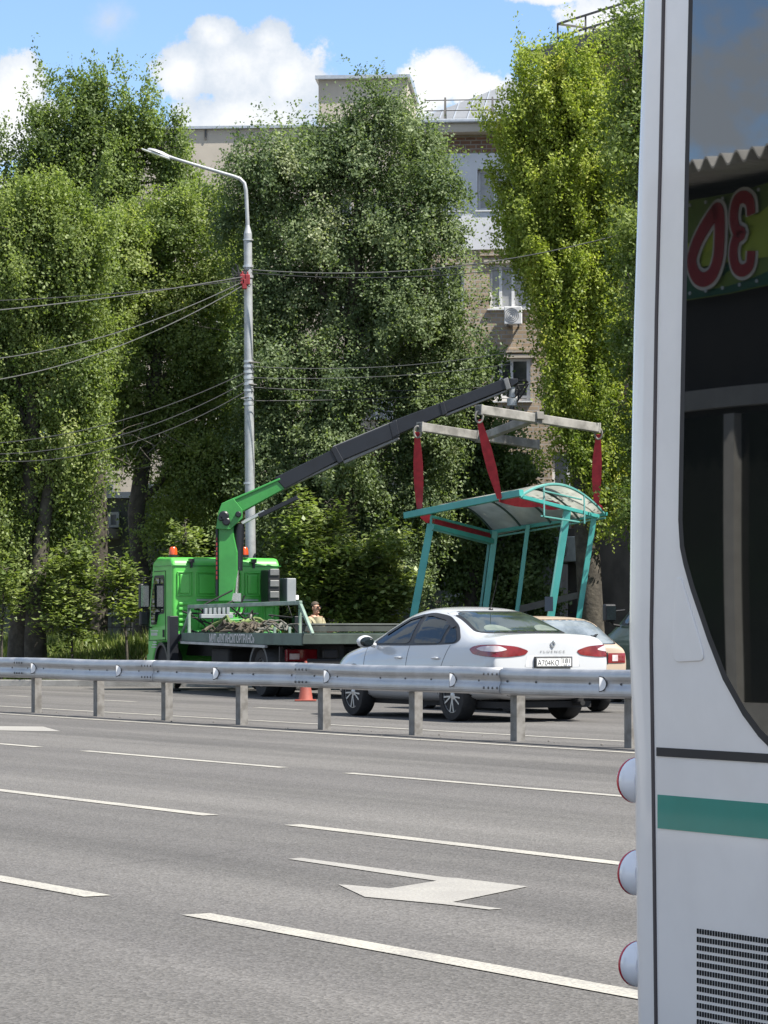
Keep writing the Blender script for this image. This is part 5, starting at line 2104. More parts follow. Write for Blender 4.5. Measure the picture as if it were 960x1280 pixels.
# chassis, wheels, tanks
RL = -7.9
bm = nb()
for x in (-0.40, 0.40):
    box(bm, x - 0.04, x + 0.04, RL + 0.2, 1.4, 0.68, 0.93)
for y in (-1, -2.6, -4.2, -5.8, -7.4):
    box(bm, -0.36, 0.36, y - 0.05, y + 0.05, 0.72, 0.90)
fin('chassis', bm, M_UNDER, truck)
bm = nb()
box(bm, -1.02, -0.50, -3.3, -2.2, 0.42, 0.85)
box(bm, 0.50, 1.02, -3.3, -1.6, 0.42, 0.85)
fin('fuel_tank', bm, M_UNDER, truck, bevel=0.06)


def truck_wheel(x, y, s, r=0.43, w=0.26, dual=False):
    Mx = axes((x, y, r), (0, 1, 0), (0, 0, 1))
    if (Mx.to_3x3() @ Vector((0, 0, 1))).x * s < 0:
        Mx = Mx @ Matrix.Rotation(math.pi, 4, 'X')
    bm = lathe(nb(), [(0.25, -w), (r * 0.93, -w), (r, -w * 0.85), (r, -w * 0.14), (r * 0.94, 0), (0.27, 0.0), (0.25, -0.03)], 32, Mx)
    if dual:
        lathe(bm, [(0.25, -2 * w - 0.05), (r * 0.93, -2 * w - 0.05), (r, -w * 1.9), (r, -w * 1.22), (r * 0.94, -w * 1.08), (0.25, -w * 1.08)], 32, Mx)
    o = fin('wheel', bm, M_TYRE, truck, smooth=True)
    bm = lathe(nb(), [(0.262, -0.03), (0.25, 0.0), (0.2, -0.10 if dual else -0.02), (0.12, -0.10 if dual else 0.04), (0.1, 0.03), (0, 0.03)], 28, Mx)
    fin('rim', bm, mat('grey_truck_rim', (0.28, 0.28, 0.28), 0.5, 0.4), o, smooth=True)


for s in (-1, 1):
    truck_wheel(s * 1.06, 0.68, s)
    truck_wheel(s * 1.08, -5.35, s, dual=True)
    bm = nb()
    arc = [(-5.35 + math.cos(a) * 0.56, 0.43 + math.sin(a) * 0.54) for a in np.linspace(0.0, math.pi, 18)]
    arc2 = [(-5.35 + math.cos(a) * 0.50, 0.43 + math.sin(a) * 0.48) for a in np.linspace(math.pi, 0.0, 18)]
    prism(bm, [Vector((s * 0.62, y, z)) for y, z in arc + arc2], (s * 0.50, 0, 0))
    fin('mudguard', bm, mat('grey_mudguard', (0.09, 0.095, 0.10), 0.6), truck)
    # rear lamp clusters
    bm = nb()
    xx = (-1.08, -0.50) if s < 0 else (0.50, 1.08)
    yl = -6.75
    box(bm, xx[0], xx[1], yl, yl + 0.1, 0.64, 0.86)
    o = fin('tail_lamp', bm, M_TAILR, truck, bevel=0.02)
    bm = nb()
    box(bm, xx[0] + 0.06, xx[0] + 0.24, yl - 0.005, yl - 0.0005, 0.68, 0.78)
    fin('clear_lens', bm, M_TAILC, o)
    bm = nb()
    box(bm, s * 1.12 - 0.03, s * 1.12 + 0.03, -6.6, -6.56, 0.45, 0.9)
    fin('mudflap', bm, M_RUBBER, truck)

# flatbed
bm = nb()
zd = 1.12
box(bm, -1.16, 1.16, RL, -0.85, zd - 0.10, zd - 0.02)
fin('deck', bm, M_DECK, truck)
bm = nb()
# side boards: deep beam with the owner's name, tapering towards the front
for s in (-1, 1):
    x0, x1 = sorted((s * 1.165, s * 1.20))
    prism(bm, [Vector((x0, y, z)) for y, z in ((-0.9, 0.98), (-0.9, 1.14), (RL, 1.14), (RL, 0.93), (-6.0, 0.93))], (x1 - x0, 0, 0))
fin('side_board', bm, M_DECK, truck, bevel=0.008)
bm = nb()
for s in (-1, 1):
    x0, x1 = sorted((s * 1.17, s * 1.225))
    prism(bm, [Vector((x0, y, z)) for y, z in ((-0.9, 0.93), (-0.9, 0.976), (-6.0, 0.926), (-6.0, 0.88))], (x1 - x0, 0, 0))
fin('under_rail', bm, M_SILLST, truck)
ysz = [MTi @ P(u, 797, 54) for u in (263, 317)]


def near_y(u, x=-1.2):
    """truck station where a photo column meets the near side"""
    k = (u - 480) / F
    # (tr0 + rT*x + hT*y): X = k*Y
    a = tr0.x + rT.x * x - k * (tr0.y + rT.y * x)
    b = hT.x - k * hT.y
    return -a / b


ya, yb = near_y(262), near_y(318)
Mx = axes((-1.204, (ya + yb) / 2, 1.04), (0, -1, 0), (0, 0, 1))
bm = text_bm(nb(), 'МУП «ЛУГАНСКГОРТРАНС»', Mx, abs(ya - yb), 0.165, 0.002, 0.02)
fin('side_lettering', bm, M_LETT, truck)
# rear edge board and tail
bm = nb()
box(bm, -1.2, 1.2, RL - 0.05, RL, 0.95, 1.13)
fin('tail_board', bm, mat('dusty_dark_deck', (0.06, 0.085, 0.07), 0.7, col2=(0.04, 0.055, 0.047), nscale=3), truck, bevel=0.01)
bm = nb()
for s in (-1, 1):
    for y in (RL + 0.02, RL + 0.8, RL + 1.6):
        box(bm, s * 1.14 - 0.02, s * 1.14 + 0.02, y - 0.02, y + 0.02, 1.13, 1.25)
fin('stake', bm, M_DECKL, truck)
bm = nb()
box(bm, -1.2, 1.2, RL - 0.045, RL - 0.012, 1.17, 1.26)
tube(bm, [(-1.2, RL - 0.03, 1.285), (1.2, RL - 0.03, 1.285)], 0.022, 8)
fin('rear_drop_board', bm, mat('dark_weathered_board', (0.055, 0.065, 0.058), 0.7, col2=(0.035, 0.042, 0.038), nscale=3), truck)
bm = box(nb(), -1.05, 1.05, RL + 0.1, RL + 0.2, 0.60, 0.70)
fin('underride_bar', bm, M_UNDER, truck, bevel=0.03)
for k in range(4):
    fin('tow_fitting', box(nb(), -0.75 + k * 0.45, -0.50 + k * 0.45, RL + 0.1, RL + 0.25, 0.705, 0.86), M_UNDER, truck, bevel=0.03)
# trapezoid side frame
for s in (-1, 1):
    bm = nb()
    x = s * 1.13
    z1 = tz(757, -4)
    y0, y1, y2 = -1.15, near_y(376, x), near_y(391, x)
    beam(bm, (x, y0, z1), (x, y1, z1 + 0.02), 0.06, 0.07)
    beam(bm, (x, y0 - 0.02, z1 - 0.036), (x, y0 - 0.02, 1.10), 0.055, 0.055, up=(0, 1, 0))
    beam(bm, (x, y1, z1 - 0.018), (x, y2, 1.12), 0.055, 0.055, up=(0, 1, 0))
    if s < 0:
        beam(bm, (x + 0.02, y0 - 0.02, z1 - 0.1), (x + 0.02, y0 + 0.5, 1.12), 0.05, 0.05, up=(0, 1, 0))
    fin('side_frame', bm, M_DECKL, truck, bevel=0.01)
# outrigger legs behind the cab
for s in (-1, 1):
    bm = nb()
    x = s * 1.28
    box(bm, x - 0.09, x + 0.09, -0.68, -0.50, 0.55, tz(770, -0.5))
    box(bm, min(0, s * 1.2), max(0, s * 1.2), -0.67, -0.51, 0.96, 1.12)
    o = fin('outrigger', bm, M_BOOM, truck, bevel=0.012)
    bm = nb()
    tube(bm, [(x, -0.59, 0.6), (x, -0.59, 0.05)], 0.04, 12)
    fin('leg_rod', bm, M_ROD, o, smooth=True)
    bm = lathe(nb(), [(0.16, 0.0), (0.16, 0.035), (0.06, 0.06)], 16, Matrix.Translation((x, -0.59, 0.001)))
    fin('foot', bm, M_UNDER, o)
# equipment boxes at the far corner of the cab's back
ybx = -0.45
bm = nb()
q0, q1 = tl(335, 755, 56.6), tl(352, 712, 56.6)
box(bm, q0.x, q1.x, -0.60, -0.12, q0.z, q1.z)
o = fin('air_intake', bm, M_BLACKP, truck, bevel=0.03)
bm = nb()
for k in range(3):
    z = q0.z + 0.12 + k * 0.22
    box(bm, q0.x + 0.03, q1.x - 0.03, -0.625, -0.59, z, z + 0.13)
fin('louvre', bm, M_BOOML, o, bevel=0.01)
q0, q1 = tl(353, 756, 57), tl(366, 723, 57)
bm = nb()
box(bm, q0.x, q1.x, -0.58, -0.1, q0.z, q1.z)
fin('equipment_box', bm, M_GREYBOX, truck, bevel=0.015)
q0, q1 = tl(366, 750, 57), tl(374, 744, 57)
bm = nb()
box(bm, q0.x, q1.x, -0.4, -0.3, q0.z, q1.z)
fin('work_light', bm, M_REFL, truck, bevel=0.01)
# crane base with hoses and valve block
bm = nb()
box(bm, -0.42, 0.42, -0.85, -0.30, 0.95, 1.42)
box(bm, -0.9, 0.9, -0.75, -0.40, 0.96, 1.18)
fin('crane_base', bm, M_GREEND, truck, bevel=0.03)
bm = nb()
for i in range(26):
    x, z = random.uniform(-0.9, 0.9), random.uniform(1.1, 1.7)
    y = random.uniform(-1.0, -0.7)
    pts = [Vector((x + random.uniform(-0.35, 0.35) * k, y + random.uniform(-0.1, 0.1), z + random.uniform(-0.25, 0.25) * k)) for k in (0, 0.5, 1, 1.3)]
    tube(bm, pts, 0.018, 6)
fin('hydraulic_hoses', bm, M_UNDER, truck, smooth=True)
bm = nb()
for k in range(6):
    box(bm, -0.78 + k * 0.09, -0.72 + k * 0.09, -1.05, -0.95, 1.50, 1.64)
box(bm, -0.85, -0.2, -1.06, -0.94, 1.42, 1.50)
fin('valve_block', bm, M_GREYBOX, truck, bevel=0.008)

# column, knuckle and boom (crane axis stands behind the cab)
YB = (MT @ Vector((0.0, -0.55, 0))).y


def bp(u, v, dY=0.0):
    return P(u, v, YB + dY)


crn = fin('crane_column', nb(), M_GREEND, truck)
me_ = crn.data
bm = nb()
c0, c1 = bp(283, 762), bp(284, 655)
w0 = 0.34
fa = [(272.5, 752), (272.5, 640), (291, 640), (292.5, 670), (297, 690), (297, 715), (290, 752)]
prism(bm, [bp(u, v, -0.17) for u, v in fa], (0, 0.34, 0))
bm.transform(MTi)
bmesh.ops.recalc_face_normals(bm, faces=bm.faces)
bm.to_mesh(me_)
bm.free()
me_.materials.append(M_GREEN)
md = crn.modifiers.new('bevel', 'BEVEL')
md.width = 0.02
md.limit_method = 'ANGLE'
bm = nb()
prism(bm, [bp(u, v, -0.19) for u, v in ((269.5, 745), (269.5, 662), (272, 655), (272, 745))], (0, 0.30, 0))
fin('column_guard', bm, M_BOOM, crn, world=True)
bm = nb()
for v in range(672, 722, 6):
    prism(bm, [bp(u, vv_, -0.205) for u, vv_ in ((270.0, v + 4), (270.0, v), (271.6, v), (271.6, v + 4))], (0, 0.02, 0))
fin('warning_label', bm, M_RED, crn, world=True)
# knuckle plates
for dY in (-0.24, 0.16):
    bm = prism(nb(), [bp(u, v, dY) for u, v in ((270, 661), (273, 640), (277, 629), (292, 623), (303, 637), (303, 648), (295, 655), (288, 662))], (0, 0.08, 0))
    fin('knuckle', bm, M_GREEND, crn, world=True, bevel=0.01)
bm = nb()
for u, v, r in ((280, 645, 0.10), (283, 652, 0.08), (276, 648, 0.05), (298, 643, 0.06)):
    Mx = axes(bp(u, v, -0.25), (1, 0, 0), (0, 0, 1))
    lathe(bm, [(0, 0), (r, 0), (r, 0.04), (r * 0.7, 0.06), (0, 0.06)], 16, Mx)
fin('pivot_pin', bm, M_BOOM, crn, world=True)
# lift cylinder
bm = nb()
tube(bm, [bp(299, 655, -0.02), bp(296.5, 713, -0.02)], 0.105, 16)
fin('lift_cylinder', bm, M_BOOM, crn, world=True, smooth=True)
bm = nb()
tube(bm, [bp(296.5, 713, -0.02), bp(294.5, 748, -0.02)], 0.05, 14)
box(bm, -0.11, 0.11, -0.14, 0.14, -0.06, 0.10, Matrix.Translation(bp(294.5, 748, -0.02)))
fin('cylinder_rod', bm, M_ROD, crn, world=True, smooth=True)


def boom_sec(name, quad, dY, wd, m, parent, bevel=0.015):
    """one box section of the boom, from the four corners of its side"""
    bm = nb()
    prism(bm, [bp(u, v, dY - wd / 2) for u, v in quad], (0, wd, 0))
    return fin(name, bm, m, parent, world=True, bevel=bevel)


bo = boom_sec('boom', [(281, 627), (350, 598), (356, 611), (302, 640), (292, 640)], 0, 0.30, M_GREEND, truck)
boom_sec('boom_flange', [(279, 628.5), (350, 597), (350.5, 600), (281, 631)], 0, 0.36, M_GREEND, bo)
boom_sec('boom_cylinder', [(322, 642.5), (371, 619), (373.5, 624), (324, 648)], -0.06, 0.12, M_BOOM, bo)
boom_sec('boom_cylinder', [(300, 652), (330, 637), (332, 641), (303, 656)], -0.06, 0.08, M_ROD, bo)
b1 = boom_sec('boom_section', [(343, 597), (415, 562), (426, 574), (356, 611)], 0, 0.34, M_BOOM, bo)
boom_sec('section_edge', [(346, 611.6), (424, 576), (424.5, 579.5), (352, 613.5)], 0, 0.26, M_BOOML, b1)
b2 = boom_sec('boom_section', [(415, 559), (492, 527.5), (500, 545), (427, 576)], -0.02, 0.32, M_BOOM, bo)
boom_sec('section_edge', [(428, 575.5), (498, 545.5), (500, 549), (430, 580)], -0.02, 0.22, M_BOOML, b2)
boom_sec('section_edge', [(416, 559.5), (491, 528.5), (490.5, 526.8), (415.5, 557.8)], -0.02, 0.3, M_BOOML, b2)
b3 = boom_sec('boom_section', [(490, 526), (553, 502.5), (557, 517), (497, 543.5)], 0.0, 0.29, M_BOOM, bo)
boom_sec('section_collar', [(486, 529), (496, 525), (499.5, 543), (490.5, 547.5)], 0.0, 0.38, M_BOOM, bo)
boom_sec('section_collar', [(413, 561.5), (420, 558), (430, 576), (423, 580)], 0.0, 0.38, M_BOOM, bo)
b4 = boom_sec('boom_section', [(551, 503.5), (634, 471.5), (638, 484), (554, 517.5)], 0.0, 0.24, M_BOOM, bo)
boom_sec('section_edge', [(556, 517.5), (634, 486.5), (634.6, 489), (557, 520.5)], 0.0, 0.18, M_BOOML, b4)
boom_sec('section_collar', [(549, 504), (555, 501.5), (559, 517), (553, 520)], 0.0, 0.33, M_BOOM, bo)
boom_sec('section_collar', [(629, 474), (635, 471.5), (639, 485.5), (633, 488)], 0.0, 0.30, M_BOOML, bo)
boom_sec('boom_head', [(635, 473), (647, 473), (648, 478), (639, 484)], 0.0, 0.20, M_BOOM, bo)
bm = nb()
for (u0, v0, u1, v1) in ((640, 476, 634, 496), (644, 477, 641, 501), (646, 478, 637, 507), (645, 477, 648, 498), (658, 478, 641, 499), (660, 480, 643, 506), (648, 476, 660, 478)):
    m0 = bp((u0 + u1) / 2 + 2, (v0 + v1) / 2 - 1, -0.03)
    tube(bm, [bp(u0, v0, 0), m0, bp(u1, v1, 0)], 0.022, 6)
fin('hose', bm, M_UNDER, bo, world=True, smooth=True)
for v0, v1, r in ((484, 497, 0.07), (498, 507, 0.10), (508, 521, 0.05)):
    bm = nb()
    tube(bm, [bp(640, v0), bp(640, v1)], r, 14)
    fin('rotator' if r == 0.10 else 'hook_link', bm, M_GREYBOX if r != 0.05 else M_BOOM, bo, world=True, smooth=True)
bm = nb()
beam(bm, bp(640, 519), bp(641, 531), 0.12, 0.1, up=(0, 1, 0))
fin('hook', bm, M_BOOM, bo, world=True)

# heap of webbing, hoses and pipes lying on the deck
for i, (m, lab, x, yu, r, n, sp_) in enumerate(((M_STRAPB, 'heap of dirty brown lifting slings on the near side of the truck deck', -0.75, 300, 0.030, 30, 0.9), (M_STRAPY, 'yellow green webbing thrown over the heap on the truck deck', -0.35, 312, 0.034, 16, 0.75), (M_STRAPW, 'pale coiled rope among the slings on the truck deck', -0.6, 338, 0.018, 8, 0.6))):
    y = near_y(yu, x)
    bm = nb()
    rr = random.Random(40 + i)
    for k in range(n):
        c = Vector((x + rr.uniform(-0.3, 0.3), y + rr.uniform(-1, 1) * sp_, 1.12 + rr.uniform(0.03, 0.20 + 0.05 * i)))
        a = rr.uniform(0, math.pi)
        L = rr.uniform(0.25, 0.7)
        pts = [c + Vector((math.cos(a) * L * (s - 0.5), math.sin(a) * L * (s - 0.5) * 1.5, 0.14 * math.sin(s * 3.1) * rr.uniform(-0.4, 1))) for s in (0, 0.25, 0.5, 0.75, 1)]
        for p in pts:
            p.z = max(p.z, 1.11 + r)
        tube(bm, pts, r, 6)
    o = fin(('sling_heap', 'webbing_heap', 'rope_coil')[i], bm, m, smooth=True)
    o.data.transform(MT)
    tag(o, lab, ('slings', 'webbing', 'rope')[i])

# ------------------------------------------------------------------ lifting frame, slings, bus shelter
M_SPREAD = mat('grey_spreader_paint', (0.32, 0.31, 0.29), 0.65, col2=(0.15, 0.145, 0.135), nscale=2.2)
M_SLING = mat('red_webbing', (0.46, 0.03, 0.05), 0.7, col2=(0.32, 0.02, 0.035), nscale=6)
M_SHEL = mat('turquoise_paint', (0.06, 0.33, 0.31), 0.38, col2=(0.05, 0.29, 0.275), nscale=3.0, coat=0.2)
M_SHEL2 = mat('dusty_turquoise_paint', (0.13, 0.33, 0.315), 0.45, col2=(0.09, 0.28, 0.265), nscale=3.0)


def poly_roof():
    m = bpy.data.materials.new('smoked_polycarbonate')
    m.use_nodes = True
    t = NT(m.node_tree)
    nt = m.node_tree
    nt.nodes.remove(nt.nodes['Principled BSDF'])
    tcn = t.n('ShaderNodeTexCoord')
    n = t.smooth(t.noise(tcn.outputs['Object'], 1.6, 5.0), 0.35, 0.7)
    c = t.mix(n, (0.55, 0.56, 0.54), (0.80, 0.80, 0.77))
    tr = t.n('ShaderNodeBsdfTranslucent', ins={'Color': c})
    d = t.n('ShaderNodeBsdfDiffuse', ins={'Color': c})
    tp = t.n('ShaderNodeBsdfTransparent', ins={'Color': (0.75, 0.82, 0.80)})
    g = t.n('ShaderNodeBsdfGlossy', ins={'Roughness': 0.15})
    m1 = t.n('ShaderNodeMixShader', ins={0: 0.25})
    nt.links.new(tr.outputs[0], m1.inputs[1])
    nt.links.new(d.outputs[0], m1.inputs[2])
    m2 = t.n('ShaderNodeMixShader', ins={0: 0.22})
    nt.links.new(m1.outputs[0], m2.inputs[1])
    nt.links.new(tp.outputs[0], m2.inputs[2])
    m3 = t.n('ShaderNodeMixShader', ins={0: 0.06})
    nt.links.new(m2.outputs[0], m3.inputs[1])
    nt.links.new(g.outputs[0], m3.inputs[2])
    nt.links.new(m3.outputs[0], nt.nodes['Material Output'].inputs[0])
    return m


M_POLY = poly_roof()
sproot = P(636, 533, YB)
spr = thing('lifting_frame', 'grey steel lifting frame of two crossed beams hanging from the crane tip', 'lifting frame', sproot, 0)
for (a, b) in ((P(524, 533.5, 55.4), P(671, 556, 57.3)), (P(598, 512, 53.9), P(747, 535, 55.8))):
    bm = beam(nb(), a, b, 0.16, 0.17)
    o = fin('beam', bm, M_SPREAD, spr, world=True, bevel=0.012)
    bm = nb()
    m_ = a.lerp(b, 0.46)
    beam(bm, m_, a.lerp(b, 0.50), 0.19, 0.20)
    beam(bm, a.lerp(b, 0.0), a.lerp(b, 0.012), 0.18, 0.19)
    beam(bm, a.lerp(b, 0.988), a.lerp(b, 1.0), 0.18, 0.19)
    fin('collar', bm, M_SPREAD, o, world=True)
bm = beam(nb(), P(597, 549, 56.4), P(676, 519, 54.7), 0.17, 0.15)
fin('cross_beam', bm, M_SPREAD, spr, world=True, bevel=0.012)
for (u, v, Y) in ((522, 536, 55.4), (599, 517, 53.9), (748, 538, 55.8)):
    bm = nb()
    c = P(u, v, Y)
    pts = [c + Vector((math.cos(a) * 0.07, 0, math.sin(a) * 0.11 - 0.06)) for a in np.linspace(0, 2 * math.pi, 17)]
    tube(bm, pts, 0.02, 8, cap=False)
    fin('shackle', bm, M_GALVP, spr, world=True, smooth=True)

# shelter corner points (A: near long side, B: far long side)
AL, AR = P(507, 644.5, 56.5), P(652, 616, 54.5)
BL, BR = P(600, 668, 58.3), P(758, 642.5, 56.3)
long_ = (AR - AL)
shel0 = P(620, 770, 56.5)
shel = thing('bus_shelter', 'turquoise bus shelter with a smoked arched roof hanging tilted from red slings', 'bus shelter', shel0, 0)


def sb(name, a, b, w, h, m=None, up=(0, 0, 1), parent=None):
    return fin(name, beam(nb(), a, b, w, h, up=up), m or M_SHEL, parent or shel, world=True, bevel=0.006)


sb('front_beam', AL, AR, 0.13, 0.125)
sb('back_beam', P(614, 665.5, 58.2), BR, 0.09, 0.075)
sb('back_beam', P(622, 670.5, 58.1), P(757, 647.5, 56.2), 0.05, 0.035, M_SHEL2)
# vaulted roof sheet with ribs
crossv = BL - AL
rise = 0.40
axis_up = long_.normalized().cross(crossv.normalized())
if axis_up.z < 0:
    axis_up = -axis_up
roofA0, roofA1 = AL.lerp(AR, 0.36), AL.lerp(AR, 1.0)
AREND = P(650, 618, 54.5)
BREND = P(755, 639, 56.2)


def roof_pt(s, c):
    """s along the shelter (0..1), c across it (0 near beam .. 1 far beam)"""
    a = P(540, 637.5, 56.05).lerp(AREND, s)
    b = P(627, 666, 58.2).lerp(BREND, s)
    return a.lerp(b, c) + axis_up * (rise * math.sin(math.pi * c) ** 0.85 - 0.02)


bm = nb()
ns, nc = 12, 18
gr = [[bm.verts.new(roof_pt(-0.06 + 1.06 * i / ns, j / nc)) for j in range(nc + 1)] for i in range(ns + 1)]
for i in range(ns):
    for j in range(nc):
        bm.faces.new((gr[i][j], gr[i + 1][j], gr[i + 1][j + 1], gr[i][j + 1]))
ro = fin('roof_sheet', bm, M_POLY, shel, world=True, smooth=True)
ro.modifiers.new('thick', 'SOLIDIFY').thickness = 0.008
for i, s in enumerate((-0.06, 0.22, 0.50, 0.76, 1.0)):
    bm = tube(nb(), [roof_pt(s, c) - axis_up * 0.03 for c in np.linspace(0, 1, 22)], 0.028 if i == 4 else 0.022, 6)
    fin('roof_rib', bm, M_SHEL2 if i in (4,) else mat('dark_weathered_rib', (0.06, 0.10, 0.10), 0.5), shel, world=True, smooth=True)
# lattice in the near end of the vault
for c in (0.28, 0.76):
    top = roof_pt(1.0, c) - axis_up * 0.03
    bot = AREND.lerp(BREND, c) - axis_up * 0.33
    sb('end_lattice', top, bot, 0.032, 0.032, M_SHEL2, (0, 1, 0))
sb('end_lattice', P(679, 613.5, 54.85), P(727, 624.5, 55.7), 0.03, 0.03, M_SHEL2)
sb('end_lattice', P(676, 645, 54.9), P(724, 652.5, 55.7), 0.03, 0.03, M_SHEL2)
sb('end_beam', P(652, 621, 54.55), P(748, 645.5, 56.15), 0.06, 0.07)
# columns
cols_ = [((538.5, 655), (516, 775), 56.35, 0.145, 'c'), ((619, 664), (605.5, 772), 58.1, 0.12, 'c'), ((611, 680), (599, 772), 58.2, 0.05, 'n'), ((660, 656), (645, 775), 57.4, 0.085, 'c'), ((709, 638), (686, 785), 55.6, 0.145, 'c'), ((743, 643), (721, 788), 56.2, 0.105, 'c')]
for (a, b, Y, wd, k) in cols_:
    p0, p1 = P(a[0], a[1], Y), P(b[0], b[1], Y)
    o = sb('column', p0, p1, wd, wd, M_SHEL if k == 'c' else M_SHEL2, (0, 1, 0))
    bm = nb()
    d = (p1 - p0).normalized()
    c = p1 + d * 0.01
    beam(bm, c, c + d * 0.015, 0.24, 0.24, up=(0, 1, 0))
    fin('foot_plate', bm, M_SHEL2, o, world=True)
sb('column_cover', P(704.5, 642, 55.52), P(684, 775, 55.52), 0.035, 0.05, M_SHEL2, (0, 1, 0))
# end and side rails
sb('side_rail', P(538, 657.5, 56.3), P(617, 677, 58.1), 0.085, 0.10)
sb('side_rail', P(540, 662, 56.25), P(613, 680.5, 58.1), 0.03, 0.03, M_SHEL2)
sb('side_rail', P(539, 645.5, 56.3), P(612, 664.5, 58.1), 0.05, 0.05)
sb('side_rail', P(539, 645, 56.3), P(538.5, 657, 56.3), 0.05, 0.05, None, (0, 1, 0))
bm = nb()
prism(bm, [P(u, v, Y) for u, v, Y in ((650, 757, 57.3), (722, 740, 56.3), (722, 748, 56.3), (650, 766, 57.3))], (0, 0.3, 0.0))
fin('bench', bm, mat('grey_bench_board', (0.075, 0.072, 0.07), 0.7), shel, world=True)
bm = nb()
c = P(687, 755, 55.5)
box(bm, c.x - 0.10, c.x + 0.06, c.y - 0.12, c.y - 0.08, c.z - 0.14, c.z + 0.14)
fin('notice_plate', bm, mat('dark_notice', (0.02, 0.03, 0.05), 0.4), shel, world=True)


def sling(label, runs, w=0.15, th=0.012, mid=None):
    bm = nb()
    for pts in runs:
        pts = [Vector(p) for p in pts]
        n = len(pts)
        rows = []
        for i, p in enumerate(pts):
            d = (pts[min(i + 1, n - 1)] - pts[max(i - 1, 0)]).normalized()
            s = d.cross(Vector((0, 1, 0)))
            if s.length < 0.05:
                s = Vector((1, 0, 0))
            s.normalize()
            e = min(i, n - 1 - i) / max(1, (n - 1) / 2)
            ww = w * (0.55 + 0.55 * min(1, e * 1.4)) / 2
            nn = d.cross(s).normalized()
            rows.append([bm.verts.new(p + s * (ww * k) + nn * (th / 2 * q)) for k, q in ((-1, -1), (1, -1), (1, 1), (-1, 1))])
        for a, b in zip(rows, rows[1:]):
            for k in range(4):
                bm.faces.new((a[k], a[(k + 1) % 4], b[(k + 1) % 4], b[k]))
        bm.faces.new(rows[0])
        bm.faces.new(rows[-1][::-1])
    o = fin('red_sling', bm, M_SLING)
    return tag(o, label, 'sling', 'red slings carrying the shelter')


def line(a, b, n=7, bow=0.0):
    return [Vector(a).lerp(Vector(b), i / (n - 1)) + Vector((bow * math.sin(math.pi * i / (n - 1)), 0, 0)) for i in range(n)]


sling('leftmost red sling, hanging to the low left end of the shelter', [line(P(521.5, 540, 55.4), P(524.5, 641, 56.35), 9), line(P(524.5, 639, 56.38), P(541, 653, 56.7), 4), line(P(543, 651.5, 56.75), P(613, 669, 58.3), 5)], 0.17)
sling('middle red sling, running slanted to the middle of the shelter roof edge', [line(P(599, 525, 53.9), P(624.5, 623, 54.7), 9), line(P(624, 624.5, 54.75), P(676, 630.5, 55.6), 6), line(P(672, 629.5, 55.6), P(700, 633, 55.9), 5)], 0.17)
sling('rightmost red sling, hanging straight to the high right end of the shelter', [line(P(748, 543, 55.8), P(745.5, 632, 56.3), 9, -0.01), line(P(745, 631, 56.32), P(752, 641, 56.36), 3)], 0.17)
for (u, v) in ((736, 644.5), ):
    pass

# ------------------------------------------------------------------ traffic cone
cb0 = G(382, 876.5)
cone = thing('traffic_cone', 'orange traffic cone standing on the road behind the barrier by the truck tail', 'traffic cone', cb0, 0)
M_CONE = mat('orange_cone_rubber', (0.28, 0.065, 0.045), 0.7, col2=(0.22, 0.05, 0.035), nscale=6)
bm = lathe(nb(), [(0.155, 0.03), (0.14, 0.045), (0.03, 0.735), (0.026, 0.75), (0.018, 0.75)], 24)
fin('body', bm, M_CONE, cone, smooth=True)
bm = nb()
box(bm, -0.21, 0.21, -0.21, 0.21, 0.001, 0.032)
fin('base', bm, M_CONE, cone, bevel=0.012)
bm = lathe(nb(), [(0.093, 0.36), (0.0945, 0.36), (0.073, 0.50), (0.0715, 0.50)], 24)
fin('white_band', bm, M_PLATE, cone, smooth=True)

# ------------------------------------------------------------------ man behind the tail of the truck
M_SKIN = mat('skin', (0.46, 0.27, 0.19), 0.5, col2=(0.40, 0.225, 0.155), nscale=14)
M_SHIRT = mat('olive_tan_shirt', (0.42, 0.38, 0.25), 0.85, col2=(0.25, 0.235, 0.15), nscale=6, bump=0.2, bscale=30)
M_TROU = mat('dark_trousers', (0.05, 0.05, 0.055), 0.85)
M_HAIR = mat('cropped_hair', (0.10, 0.075, 0.055), 0.8, col2=(0.06, 0.045, 0.035), nscale=40)
M_SHOE = mat('black_shoes', (0.02, 0.02, 0.02), 0.6)
mY = 57.0
m0 = P(394, HV + H * F / mY, mY)
m0.z = 0.0


def skin_mesh(verts, edges, radii, root=0, levels=2):
    me = bpy.data.meshes.new('skin')
    me.from_pydata([Vector(v) for v in verts], edges, [])
    ob = bpy.data.objects.new('skin', me)
    COL.objects.link(ob)
    md = ob.modifiers.new('skin', 'SKIN')
    md.use_smooth_shade = True
    sv = me.skin_vertices[0].data
    for i, r in enumerate(radii):
        sv[i].radius = (r, r) if not isinstance(r, tuple) else r
        sv[i].use_root = (i == root)
    s2 = ob.modifiers.new('sub', 'SUBSURF')
    s2.levels = levels
    s2.render_levels = levels
    dg = bpy.context.evaluated_depsgraph_get()
    out = bpy.data.meshes.new_from_object(ob.evaluated_get(dg))
    bpy.data.objects.remove(ob)
    b2 = nb()
    b2.from_mesh(out)
    bpy.data.meshes.remove(out)
    return b2


man = thing('person', 'man in sunglasses and an olive tan shirt standing behind the tail of the green truck', 'person', m0, R_(0))
# local: faces +x (to the right of the photo), his left side is +y ... right arm towards the camera
V, E, Rr = [], [], []


def jv(p, r, link=None):
    V.append(p)
    Rr.append(r)
    if link is not None:
        E.append((link, len(V) - 1))
    return len(V) - 1


